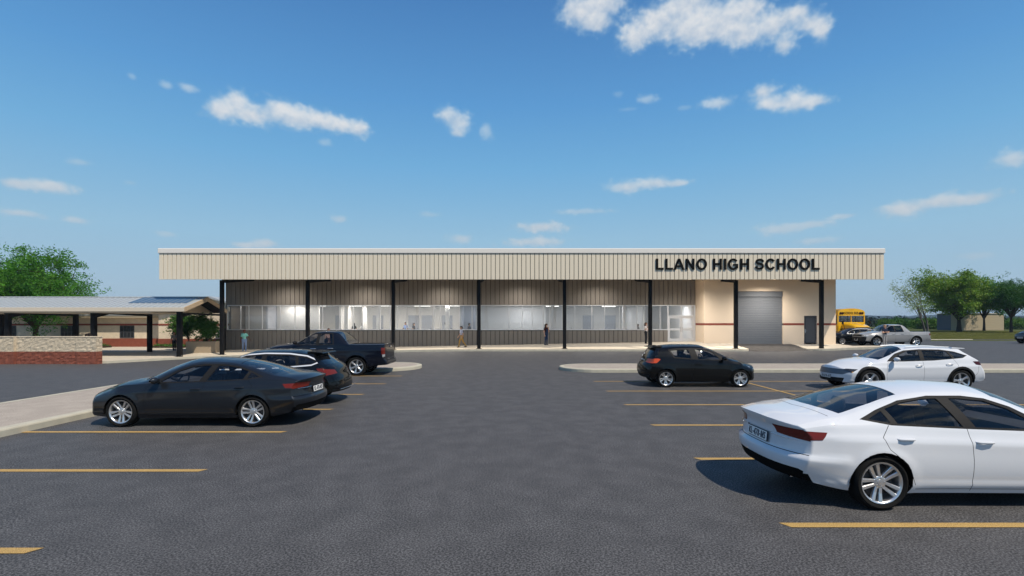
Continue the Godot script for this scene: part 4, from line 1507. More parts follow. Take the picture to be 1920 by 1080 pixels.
func add_mirror(root: Node3D, x: float, y: float, z: float, m: String) -> void:
	for s in [-1.0, 1.0]:
		var b := MB.new()
		var t := Transform3D(Basis(Vector3(0, 1, 0), 0.12 * s), Vector3(x, y, s * z))
		var prof := []
		for k in 9:
			var u := float(k) / 8
			prof.append(Vector2(maxf(0.001, 0.085 * pow(sin(PI * clampf(u, 0.02, 0.98)), 0.5)), -0.12 + 0.24 * u))
		b.lathe(prof, 14, t * Transform3D(Basis.from_scale(Vector3(0.95, 0.85, 1.0)), Vector3(0, 0.02, s * 0.12)))
		var o := part("wing_mirror", b, M[m], root)
		b = MB.new()
		b.tube([t * Vector3(0.02, -0.03, -s * 0.02), t * Vector3(0.0, -0.01, s * 0.06)], [0.03, 0.035], 8)
		part("stalk", b, M.trim_black, o)

func add_handles(root: Node3D, spots: Array, m: String, len := 0.2) -> void:
	for h in spots:
		for s in [-1.0, 1.0]:
			var b := MB.new()
			var y: float = h[1]
			var z: float = h[2]
			b.tube([Vector3(h[0] - len / 2, y, s * (z - 0.012)), Vector3(h[0] - len * 0.38, y, s * (z + 0.022)), Vector3(h[0], y + 0.002, s * (z + 0.03)), Vector3(h[0] + len * 0.38, y, s * (z + 0.022)), Vector3(h[0] + len / 2, y, s * (z - 0.012))], [0.012, 0.015, 0.016, 0.015, 0.012], 8)
			part("door_handle", b, M[m], root)

func add_plate(root: Node3D, x: float, y: float, front: bool, text: String, tilt := 0.0, w := 0.52, h := 0.115) -> void:
	var o := Node3D.new()
	var p := part("licence_plate", bx(Vector3(-w / 2 - 0.008, -h / 2 - 0.008, -0.012), Vector3(w / 2 + 0.008, h / 2 + 0.008, 0.0), 0.004), M.plate_ink, root, Vector3(x, y, 0))
	p.basis = Basis(Vector3(0, 1, 0), PI / 2 if front else -PI / 2) * Basis(Vector3(1, 0, 0), -tilt)
	part("plate_face", bx(Vector3(-w / 2, -h / 2, -0.002), Vector3(w / 2, h / 2, 0.003), 0.0), M.plate_white, p)
	if text:
		var tm := TextMesh.new()
		var f := SystemFont.new()
		f.font_names = PackedStringArray(["Droid Sans"])
		f.font_weight = 700
		tm.font = f
		tm.text = text
		tm.font_size = 32
		tm.depth = 1.0
		tm.pixel_size = 1.0
		var tw := f.get_string_size(text, HORIZONTAL_ALIGNMENT_LEFT, -1, 32).x
		var l := part("plate_text", tm, M.plate_ink, p, Vector3(0, 0, 0.004))
		l.scale = Vector3(w * 0.9 / tw, h * 0.75 / 23.0, 0.003)
	o.free()

var counter := 0

# a side outline for both sides at once
func rg(n: String, t: String, p: Variant, m: String, o := 0.0, side := true) -> Dictionary:
	counter += 1
	return {"n": n, "id": n + ("|%d" % counter if n in ["side_window", "arch_cladding", "arch_flare"] else ""), "t": t, "p": p if p is PackedVector2Array else poly(p), "m": m, "o": o, "side": side}

func both(n: String, t: String, p: Array, m: String, o := 0.0) -> Array:
	var q := poly(p)
	var w := PackedVector2Array()
	for v in q:
		w.append(Vector2(-v.x, v.y) if t in ["F", "R"] else Vector2(v.x, -v.y))
	return [rg(n, t, q, m, o), rg(n, t, w, m, o)]

func gaps(lines: Array, t := "S", w := 0.0065) -> Array:
	var o := []
	for l in lines:
		for q in line_strip(l, w):
			o.append(rg("shut_line", t, q, "gap_black", -0.012, false))
	return o

func arches(sp: Dictionary) -> Array:
	var o := []
	for x in [sp.fx, sp.rx]:
		var p := disc(x, sp.R, sp.arch)
		o.append({"n": "arch", "t": "S", "p": p, "m": "gap_black", "drop": true})
	return o

func finish_car(o: Node3D, sp: Dictionary) -> void:
	sp.regions = arches(sp) + sp.regions
	car_skin(o, sp)
	add_wheels(o, sp)

# ---- low four-door saloon with a sloping back
func saloon(root: Node3D, pnt: String, plate: String) -> void:
	var sp := {
		"xr": -2.47, "xf": 2.34, "wmax": 0.93, "fx": 1.38, "rx": -1.38, "R": 0.325, "rim": 0.245, "arch": 0.362, "floor": 0.2, "wheel": "double", "paint": pnt, "ns": 84,
		"kf": 0.42, "kr": 0.26, "shelf": [-2.2, -1.12, 0.93, 0.76],
		"nose": [[0.15, 0.10], [0.30, 0.0], [0.48, 0.0], [0.62, 0.05], [0.8, 0.16]],
		"tail": [[0.2, 0.14], [0.42, 0.03], [0.54, 0.0], [0.595, 0.004], [0.64, 0.06], [0.85, 0.085], [0.97, 0.03], [1.06, 0.0]],
		"yb": [[-2.47, 0.33], [-2.2, 0.26], [-1.9, 0.22], [-1.0, 0.19], [1.0, 0.18], [1.9, 0.19], [2.34, 0.22]],
		"yw": [[-2.47, 0.62], [0, 0.60], [2.34, 0.52]],
		"w": [[-2.47, 0.86], [-2.0, 0.905], [-1.4, 0.925], [-0.3, 0.905], [0.6, 0.905], [1.4, 0.915], [1.9, 0.885], [2.34, 0.82]],
		"ys": [[-2.47, 0.935], [-2.0, 0.985], [-1.4, 0.985], [-0.6, 0.95], [0.3, 0.915], [0.9, 0.895], [1.3, 0.875], [1.8, 0.79], [2.15, 0.69], [2.34, 0.60]],
		"ws": [[-2.47, 0.80], [-2.0, 0.83], [-1.4, 0.84], [0, 0.845], [0.9, 0.84], [1.4, 0.82], [1.9, 0.80], [2.34, 0.74]],
		"yr": [[-2.47, 0.965], [-2.1, 1.035], [-1.75, 1.075], [-1.4, 1.165], [-1.0, 1.27], [-0.6, 1.325], [-0.1, 1.325], [0.2, 1.265], [0.6, 1.10], [0.95, 0.95], [1.15, 0.915], [1.4, 0.895], [1.8, 0.83], [2.15, 0.73], [2.34, 0.63]],
		"wr": [[-2.47, 0.74], [-2.0, 0.72], [-1.6, 0.68], [-1.2, 0.61], [-0.6, 0.565], [0, 0.56], [0.4, 0.61], [0.8, 0.69], [1.1, 0.73], [1.6, 0.70], [2.0, 0.66], [2.34, 0.60]],
		"yt": [[-2.47, 1.0], [-2.25, 1.065], [-1.95, 1.10], [-1.6, 1.175], [-1.2, 1.29], [-0.7, 1.385], [-0.25, 1.415], [0.15, 1.40], [0.5, 1.31], [0.9, 1.12], [1.12, 0.995], [1.4, 0.965], [1.8, 0.90], [2.15, 0.80], [2.34, 0.70]],
		"crease": [[[[-2.4, 0.86], [-1.5, 0.845], [0.0, 0.80], [1.2, 0.76], [2.2, 0.68]], 0.020, 0.10], [[[-2.4, 0.60], [-1.9, 0.59], [-1.7, 0.585], [2.3, 0.5]], [[-2.4, 0.026], [-1.95, 0.02], [-1.72, 0.0], [2.3, 0.0]], 0.10], [[[-2.4, 0.30], [2.3, 0.30]], 0.016, 0.05]],
	}
	var dlo := [0.78, 0.925, 0.35, 1.175, 0.08, 1.268, -0.2, 1.30, -0.62, 1.30, -1.0, 1.245, -1.32, 1.14, -1.56, 1.045, -1.22, 0.985, -0.5, 0.95, 0.35, 0.918]
	sp.regions = [
		rg("side_window", "S", [0.60, 0.945, 0.30, 1.155, 0.05, 1.245, -0.25, 1.272, -0.37, 1.272, -0.22, 0.962, 0.3, 0.945], "side_glass", -0.012),
		rg("side_window", "S", [-0.37, 0.968, -0.52, 1.272, -0.7, 1.268, -0.98, 1.225, -1.2, 1.158, -1.14, 1.005], "side_glass", -0.012),
		rg("quarter_window", "S", [-1.22, 1.012, -1.26, 1.135, -1.46, 1.05], "car_glass", -0.008),
		rg("window_trim", "S", dlo, "trim_black", -0.004),
		rg("windscreen", "T", [1.04, -0.62, 1.10, -0.3, 1.12, 0.0, 1.10, 0.3, 1.04, 0.62, 0.62, 0.60, 0.22, 0.53, 0.16, 0.3, 0.14, 0.0, 0.16, -0.3, 0.22, -0.53, 0.62, -0.60], "car_glass", -0.006, false),
		rg("rear_window", "T", [-0.93, -0.50, -0.90, 0.0, -0.93, 0.50, -1.30, 0.57, -1.72, 0.63, -1.80, 0.3, -1.82, 0.0, -1.80, -0.3, -1.72, -0.63, -1.30, -0.57], "car_glass", -0.004, false),
		rg("plate_recess", "R", [-0.30, 0.655, 0.30, 0.655, 0.34, 0.80, -0.34, 0.80], pnt, -0.015, false),
		rg("tail_light", "S", [-2.50, 0.80, -2.05, 0.815, -1.98, 0.90, -2.12, 0.905, -2.50, 0.925], "lens_red", 0.004),
		rg("lower_grille", "F", [-0.55, 0.24, 0.55, 0.24, 0.62, 0.44, -0.62, 0.44], "trim_black", -0.02, false),
		rg("grille", "F", [-0.48, 0.50, 0.48, 0.50, 0.56, 0.64, -0.56, 0.64], "trim_black", -0.015, false),
		rg("headlight", "S", [2.4, 0.58, 2.0, 0.60, 1.86, 0.70, 2.0, 0.71, 2.4, 0.66], "lens_smoke", 0.003),
		rg("rear_valance", "R", [-0.95, 0.1, 0.95, 0.1, 0.95, 0.40, 0.78, 0.465, 0.40, 0.47, -0.40, 0.47, -0.78, 0.465, -0.95, 0.40], "gap_black", -0.008, false),
		rg("rear_valance", "S", [-2.6, 0.1, -2.02, 0.22, -2.10, 0.27, -2.20, 0.41, -2.6, 0.46], "gap_black", -0.006, false),
	]
	sp.regions += both("tail_light", "R", [0.42, 0.82, 0.98, 0.79, 0.98, 0.925, 0.36, 0.915], "lens_dark_red", 0.004)
	sp.regions += both("headlight", "F", [0.56, 0.56, 0.95, 0.56, 0.95, 0.68, 0.58, 0.66], "lens_smoke", 0.003)
	sp.regions += gaps([[-0.3, 0.22, -0.31, 0.6, -0.34, 0.95], [0.86, 0.24, 0.9, 0.5, 0.88, 0.8, 0.76, 0.915], [-0.98, 0.30, -1.1, 0.55, -1.30, 0.72, -1.36, 0.85, -1.26, 0.985]])
	sp.regions += gaps([[0.86, 0.235, -0.96, 0.245]], "S", 0.007)
	sp.regions += gaps([[1.22, -0.66, 1.17, 0.0, 1.22, 0.66], [-1.87, -0.66, -1.95, 0.0, -1.87, 0.66]], "T", 0.008)
	sp.regions += gaps([[-0.9, 0.635, 0.9, 0.635]], "R", 0.008)
	sp.regions += [rg("rear_door", "S", [-0.31, 0.25, -0.34, 0.945, -1.27, 0.985, -1.36, 0.85, -1.30, 0.72, -1.1, 0.55, -0.98, 0.25], pnt, 0.0), rg("front_door", "S", [0.85, 0.25, 0.89, 0.5, 0.87, 0.8, 0.77, 0.90, -0.33, 0.945, -0.30, 0.25], pnt, 0.0)]
	finish_car(root, sp)
	add_seats(root, [0.1, -0.72], 0.25)
	add_dash(root, 0.85, 0.92, 0.70)
	add_mirror(root, 0.60, 0.965, 0.86, pnt)
	add_handles(root, [[-0.18, 0.80, 0.905], [-1.10, 0.835, 0.905]], pnt)
	add_plate(root, -2.408, 0.728, false, plate, 0.12)
	var b: MB
	for s in [-1.0, 1.0]:
		b = MB.new()
		b.lathe([Vector2(0.036, 0.05), Vector2(0.036, -0.012), Vector2(0.029, -0.016), Vector2(0.028, 0.04), Vector2(0.001, 0.04)], 14, Transform3D(Basis(Vector3(0, 0, 1), Vector3(0, 1, 0), Vector3(1, 0, 0)), Vector3(-2.285, 0.34, s * 0.60)))
		part("exhaust_pipe", b, M.chrome, root)
	for s in [-1.0, 1.0]:
		b = MB.new()
		b.tube([Vector3(-2.40, 0.80, s * 0.36), Vector3(-2.34, 0.795, s * 0.6), Vector3(-2.2, 0.79, s * 0.80)], [0.006, 0.006, 0.006], 6)
		part("chrome_strip", b, M.chrome, root)
	part("rear_view_mirror", bx(Vector3(0.30, 1.17, -0.11), Vector3(0.33, 1.235, 0.11), 0.012), M.trim_black, root)

# ---- five-door car with a raked hatch; used for the dark estate and the white crossover
func hatch_five(root: Node3D, kind: Dictionary) -> void:
	var pnt: String = kind.paint
	var h: float = kind.h      # roof height
	var b0: float = kind.belt  # belt height at the mirror
	var L: float = kind.L
	var xf := L / 2.0 - 0.05
	var xr := -L / 2.0 - 0.05
	var k := h / 1.44
	var sp := {
		"xr": xr, "xf": xf, "wmax": 0.92, "fx": kind.wb / 2, "rx": -kind.wb / 2, "R": kind.R, "rim": kind.R * 0.74, "arch": kind.R + 0.045, "floor": kind.sill, "wheel": kind.wheel, "paint": pnt, "ns": 76,
		"kf": 0.42, "kr": 0.26, "shelf": [xr + 0.38, -1.1, b0 - 0.02, 0.74], "rear_len": 1.5,
		"nose": [[0.15, 0.08], [0.32, 0.0], [0.5, 0.0], [0.66, 0.04], [0.85, 0.14]],
		"tail": [[0.2, 0.12], [0.45, 0.0], [0.62, 0.02], [0.78, 0.10], [0.95, 0.18], [1.12, 0.36 + kind.rake * 0.5], [1.3 * k, 0.55 + kind.rake], [1.40 * k, 0.62 + kind.rake]],
		"yb": [[xr, kind.sill + 0.14], [xr + 0.3, kind.sill + 0.08], [-1.0, kind.sill + 0.01], [1.0, kind.sill], [xf - 0.3, kind.sill + 0.02], [xf, kind.sill + 0.06]],
		"yw": [[xr, 0.64], [xf, 0.58]],
		"w": [[xr, 0.86], [-1.9, 0.90], [-1.35, 0.918], [-0.3, 0.90], [0.6, 0.90], [1.4, 0.912], [1.9, 0.885], [xf, 0.82]],
		"ys": [[xr, b0 + 0.10], [-1.5, b0 + 0.09], [-0.6, b0 + 0.03], [0.3, b0], [0.95, b0 - 0.02], [1.35, b0 - 0.04], [1.85, b0 - 0.13], [xf, b0 - 0.28]],
		"ws": [[xr, 0.80], [-1.5, 0.83], [0, 0.84], [0.9, 0.835], [1.4, 0.815], [1.9, 0.79], [xf, 0.73]],
		"yr": [[xr, h - 0.115], [-1.6, h - 0.10], [-1.0, h - 0.085], [-0.4, h - 0.075], [0.0, h - 0.09], [0.4, h - 0.20], [0.75, h - 0.37], [1.08, b0 + 0.015], [1.4, b0 - 0.02], [1.85, b0 - 0.09], [xf, b0 - 0.24]],
		"wr": [[xr, 0.57], [-1.5, 0.575], [-0.6, 0.575], [0, 0.585], [0.4, 0.625], [0.8, 0.69], [1.1, 0.73], [1.6, 0.70], [xf, 0.62]],
		"yt": [[xr, h - 0.065], [-1.6, h - 0.03], [-1.0, h - 0.005], [-0.4, h], [0.0, h - 0.012], [0.4, h - 0.10], [0.85, h - 0.30], [1.16, b0 + 0.085], [1.5, b0 + 0.055], [1.9, b0 - 0.01], [xf, b0 - 0.16]],
		"crease": [[[[xr, b0 - 0.10], [-1.4, b0 - 0.11], [0.0, b0 - 0.15], [1.3, b0 - 0.16], [xf, b0 - 0.24]], 0.018, 0.10], [[[xr, kind.sill + 0.13], [xf, kind.sill + 0.13]], 0.014, 0.05]],
	}
	var re: float = kind.dlo_end
	var glass_top := h - 0.145
	var dlo := [0.86, b0 + 0.015, 0.50, h - 0.245, 0.2, glass_top, -0.3, h - 0.105, -0.95, h - 0.115, re + 0.35, h - 0.175, re, h - 0.30, re + 0.18, b0 + 0.125, -0.6, b0 + 0.045, 0.35, b0 + 0.015]
	sp.regions = [
		rg("side_window", "S", [0.66, b0 + 0.05, 0.42, h - 0.275, 0.12, h - 0.165, -0.24, h - 0.14, -0.18, b0 + 0.05], "side_glass", -0.012),
		rg("side_window", "S", [-0.32, b0 + 0.055, -0.36, h - 0.14, -0.9, h - 0.145, -1.12, h - 0.165, -1.2, b0 + 0.11], "side_glass", -0.012),
		rg("quarter_window", "S", [-1.27, b0 + 0.125, -1.2, h - 0.175, re + 0.33, h - 0.205, re + 0.06, h - 0.30, re + 0.19, b0 + 0.15], "car_glass", -0.008),
		rg("window_trim", "S", dlo, "trim_black", -0.004),
	]
	if kind.bright:
		var grown := Geometry2D.offset_polygon(poly(dlo), 0.032, Geometry2D.JOIN_ROUND)[0]
		sp.regions.append(rg("chrome_surround", "S", grown, "brightwork", 0.004))
	sp.regions += [
		rg("windscreen", "T", [1.02, -0.62, 1.10, -0.3, 1.12, 0.0, 1.10, 0.3, 1.02, 0.62, 0.62, 0.605, 0.22, 0.545, 0.15, 0.3, 0.13, 0.0, 0.15, -0.3, 0.22, -0.545, 0.62, -0.605], "car_glass", -0.006, false),
		rg("rear_window", "R", [-0.60, b0 + 0.12, 0.60, b0 + 0.12, 0.53, h - 0.15, -0.53, h - 0.15], "car_glass", -0.006, false),
		rg("lower_grille", "F", [-0.6, 0.26, 0.6, 0.26, 0.66, 0.42, -0.66, 0.42], "trim_black", -0.02, false),
		rg("rear_valance", "R", [-0.95, 0.1, 0.95, 0.1, 0.78, 0.42, -0.78, 0.42], "trim_black", -0.006, false),
		rg("tail_light", "S", [xr - 0.1, b0 - 0.16, xr + 0.50, b0 - 0.08, xr + 0.58, b0 + 0.02, xr + 0.2, b0 + 0.03, xr - 0.1, b0 + 0.0], kind.lens, 0.004),
	]
	sp.regions += both("tail_light", "R", [0.45, b0 - 0.13, 0.98, b0 - 0.17, 0.98, b0 + 0.02, 0.50, b0 - 0.03], kind.lens, 0.004)
	if kind.shield:
		sp.regions.append(rg("grille", "F", [-0.62, 0.53, 0.62, 0.53, 0.80, 0.62, 0.74, 0.70, -0.74, 0.70, -0.80, 0.62], "grille_grey", -0.006, false))
		sp.regions += both("headlight", "F", [0.76, 0.60, 0.98, 0.60, 0.98, 0.71, 0.74, 0.70], "lens_smoke", 0.003)
		sp.regions.append(rg("turn_signal", "S", [2.4, 0.585, 1.96, 0.60, 1.92, 0.625, 2.4, 0.615], "lens_amber", 0.005))
		sp.regions.append(rg("headlight", "S", [2.4, 0.61, 1.93, 0.62, 1.78, 0.705, 2.0, 0.715, 2.4, 0.70], "lens_smoke", 0.003))
		for x in [sp.fx, sp.rx]:
			var ring := disc(x, sp.R, sp.arch + 0.062)
			sp.regions.append(rg("arch_cladding", "S", ring, "trim_black", 0.008))
		sp.regions.append(rg("sill_cladding", "S", [0.9, 0.05, 0.9, 0.24, -0.9, 0.30, -0.62, 0.34, -1.0, 0.34, -1.0, 0.05], "trim_black", 0.004))
	else:
		sp.regions.append(rg("grille", "F", [-0.5, 0.50, 0.5, 0.50, 0.58, 0.66, -0.58, 0.66], "trim_black", -0.015, false))
		sp.regions += both("headlight", "F", [0.58, 0.57, 0.95, 0.57, 0.95, 0.70, 0.60, 0.68], "lens_clear", 0.003)
		sp.regions.append(rg("headlight", "S", [2.5, 0.56, 2.0, 0.60, 1.72, 0.73, 2.0, 0.73, 2.5, 0.68], "lens_clear", 0.003))
	sp.regions += gaps([[-0.25, kind.sill + 0.05, -0.25, b0 + 0.03], [0.88, kind.sill + 0.06, 0.93, 0.5, 0.92, 0.75, 0.84, b0], [-0.95, kind.sill + 0.1, -1.05, 0.55, -1.26, 0.72, -1.32, 0.85, -1.22, b0 + 0.1], [xr + 0.55, 0.5, xr + 0.45, 0.62, xr + 0.42, b0 - 0.12]])
	sp.regions += gaps([[1.24, -0.66, 1.19, 0.0, 1.24, 0.66]], "T", 0.008)
	sp.regions += gaps([[-0.8, 0.60, 0.8, 0.60], [-0.72, 0.60, -0.66, b0 + 0.1], [0.72, 0.60, 0.66, b0 + 0.1]], "R", 0.01)
	sp.regions += [rg("rear_door", "S", [-0.26, kind.sill + 0.06, -0.27, b0 + 0.02, -1.23, b0 + 0.08, -1.32, 0.85, -1.26, 0.72, -1.05, 0.55, -0.95, kind.sill + 0.06], pnt, 0.0), rg("front_door", "S", [0.87, kind.sill + 0.06, 0.92, 0.5, 0.91, 0.75, 0.84, b0 - 0.01, -0.24, b0 + 0.01, -0.24, kind.sill + 0.06], pnt, 0.0)]
	finish_car(root, sp)
	add_seats(root, [0.15, -0.80], kind.sill + 0.12)
	add_dash(root, 0.85, b0 + 0.01, 0.70)
	add_mirror(root, 0.66, b0 + 0.07, 0.86, pnt)
	add_handles(root, [[-0.10, b0 - 0.10, 0.90], [-1.06, b0 - 0.06, 0.90]], kind.handle)
	# roof spoiler over the hatch
	var b := MB.new()
	var xs: float = xr + 0.62 + kind.rake
	b.slab(poly([xs + 0.20, h - 0.045, xs - 0.20, h - 0.075, xs - 0.22, h - 0.095, xs + 0.20, h - 0.09]), -0.52, 0.52)
	part("roof_spoiler", b, M[pnt], root)
	if kind.shield:
		for s in [-1.0, 1.0]:
			b = MB.new()
			b.tube([Vector3(0.1, h - 0.045, s * 0.56), Vector3(-0.5, h - 0.012, s * 0.545), Vector3(-1.3, h - 0.045, s * 0.55)], [0.016, 0.018, 0.016], 8)
			part("roof_rail", b, M.brightwork, root)
	add_plate(root, xr + 0.115 if not kind.shield else xr + 0.11, 0.76, false, kind.plate, 0.30, 0.46, 0.11)
	add_plate(root, xf - 0.0, 0.44, true, kind.plate, 0.0, 0.5, 0.11)
	if not kind.shield:
		b = MB.new()
		b.tube([Vector3(xr + 0.02, 0.40, -0.6), Vector3(xr - 0.01, 0.40, 0.0), Vector3(xr + 0.02, 0.40, 0.6)], [0.009, 0.009, 0.009], 6)
		part("chrome_strip", b, M.chrome, root)

# ---- small three-door hatchback
func small_hatch(root: Node3D) -> void:
	var pnt := "paint_black"
	var h := 1.43
	var xr := -1.98
	var xf := 1.97
	var sp := {
		"xr": xr, "xf": xf, "wmax": 0.85, "fx": 1.26, "rx": -1.25, "R": 0.30, "rim": 0.225, "arch": 0.338, "floor": 0.2, "wheel": "swirl", "paint": pnt, "ns": 70,
		"kf": 0.40, "kr": 0.24, "shelf": [-1.66, -1.0, 0.92, 0.68], "rear_len": 1.2, "front_len": 0.8,
		"nose": [[0.15, 0.06], [0.32, 0.0], [0.52, 0.0], [0.68, 0.05], [0.85, 0.18]],
		"tail": [[0.2, 0.20], [0.36, 0.05], [0.55, 0.0], [0.72, 0.03], [0.84, 0.12], [0.95, 0.16], [1.12, 0.26], [1.3, 0.40], [1.42, 0.46]],
		"yb": [[xr, 0.30], [-1.7, 0.25], [-0.9, 0.20], [0.9, 0.19], [1.7, 0.20], [xf, 0.24]],
		"yw": [[xr, 0.64], [xf, 0.56]],
		"w": [[xr, 0.80], [-1.6, 0.835], [-1.2, 0.848], [-0.3, 0.835], [0.6, 0.835], [1.25, 0.846], [1.65, 0.82], [xf, 0.76]],
		"ys": [[xr, 0.99], [-1.4, 1.0], [-0.6, 0.95], [0.3, 0.905], [0.9, 0.885], [1.2, 0.85], [1.6, 0.745], [xf, 0.60]],
		"ws": [[xr, 0.74], [-1.2, 0.77], [0, 0.785], [0.9, 0.78], [1.4, 0.76], [xf, 0.70]],
		"yr": [[xr, h - 0.13], [-1.3, h - 0.105], [-0.6, h - 0.08], [-0.1, h - 0.085], [0.25, h - 0.16], [0.65, h - 0.33], [1.0, 0.92], [1.2, 0.875], [1.6, 0.78], [xf, 0.63]],
		"wr": [[xr, 0.53], [-1.2, 0.545], [-0.4, 0.55], [0.1, 0.565], [0.6, 0.62], [1.0, 0.68], [1.5, 0.66], [xf, 0.60]],
		"yt": [[xr, h - 0.07], [-1.2, h - 0.02], [-0.5, h], [0.0, h - 0.01], [0.35, h - 0.10], [0.8, h - 0.31], [1.12, 0.975], [1.4, 0.925], [1.7, 0.84], [xf, 0.72]],
		"crease": [[[[xr, 0.84], [-1.2, 0.86], [0.0, 0.83], [1.2, 0.79], [xf, 0.70]], 0.014, 0.08], [[[xr, 0.32], [-0.9, 0.40], [0.5, 0.40], [1.2, 0.30], [xf, 0.30]], 0.014, 0.05]],
	}
	sp.regions = [
		rg("side_window", "S", [0.60, 0.94, 0.36, h - 0.245, 0.08, h - 0.16, -0.22, h - 0.15, -0.14, 0.95], "side_glass", -0.012),
		rg("side_window", "S", [-0.38, 0.975, -0.44, h - 0.155, -0.85, h - 0.17, -1.06, h - 0.195, -0.93, 1.025], "side_glass", -0.012),
		rg("window_trim", "S", [0.90, 0.915, 0.48, h - 0.235, 0.14, h - 0.12, -0.3, h - 0.105, -0.9, h - 0.13, -1.13, h - 0.165, -0.97, 0.985, -0.4, 0.94, 0.4, 0.905], "trim_black", -0.004),
		rg("windscreen", "T", [0.94, -0.58, 1.03, -0.3, 1.05, 0.0, 1.03, 0.3, 0.94, 0.58, 0.5, 0.57, 0.14, 0.52, 0.08, 0.3, 0.06, 0.0, 0.08, -0.3, 0.14, -0.52, 0.5, -0.57], "car_glass", -0.006, false),
		rg("rear_window", "R", [-0.55, 1.0, 0.55, 1.0, 0.49, h - 0.16, -0.49, h - 0.16], "car_glass", -0.006, false),
		rg("quarter_window", "S", [-1.74, 1.03, -1.52, 1.04, -1.42, 1.26, -1.60, 1.27], "car_glass", 0.002),
		rg("tail_light", "S", [-2.05, 0.80, -1.56, 0.82, -1.42, 0.94, -1.5, 0.97, -2.05, 0.95], "lens_orange", 0.005),
		rg("headlight", "S", [2.1, 0.63, 1.62, 0.665, 1.42, 0.79, 1.60, 0.785, 2.1, 0.70], "lens_clear", 0.003),
		rg("grille", "F", [-0.5, 0.28, 0.5, 0.28, 0.6, 0.50, -0.6, 0.50], "trim_black", -0.02, false),
		rg("rear_valance", "R", [-0.9, 0.1, 0.9, 0.1, 0.72, 0.44, -0.72, 0.44], "trim_black", -0.006, false),
	]
	sp.regions += both("tail_light", "R", [0.42, 0.83, 0.95, 0.80, 0.95, 0.95, 0.46, 0.95], "lens_red", 0.005)
	sp.regions += both("headlight", "F", [0.5, 0.60, 0.9, 0.62, 0.9, 0.72, 0.54, 0.66], "lens_clear", 0.003)
	sp.regions += gaps([[-0.33, 0.24, -0.36, 0.95], [0.86, 0.24, 0.9, 0.5, 0.9, 0.75, 0.84, 0.9], [-1.58, 0.45, -1.62, 0.8]])
	sp.regions += gaps([[1.16, -0.62, 1.11, 0.0, 1.16, 0.62]], "T", 0.008)
	sp.regions += [rg("front_door", "S", [0.85, 0.25, 0.89, 0.5, 0.89, 0.75, 0.83, 0.89, -0.33, 0.93, -0.33, 0.25], pnt, 0.0)]
	finish_car(root, sp)
	add_seats(root, [0.05, -0.75], 0.30)
	add_dash(root, 0.78, 0.92, 0.62)
	add_mirror(root, 0.66, 0.965, 0.80, pnt)
	add_handles(root, [[-0.18, 0.80, 0.835]], pnt)
	add_plate(root, xr + 0.135, 0.86, false, "CT-294-RB", 0.25, 0.46, 0.11)
	add_plate(root, xf - 0.01, 0.46, true, "CT-294-RB", 0.0, 0.48, 0.11)
	var b := MB.new()
	b.slab(poly([-1.30, h - 0.05, -1.66, h - 0.085, -1.68, h - 0.105, -1.30, h - 0.10]), -0.48, 0.48)
	part("roof_spoiler", b, M[pnt], root)

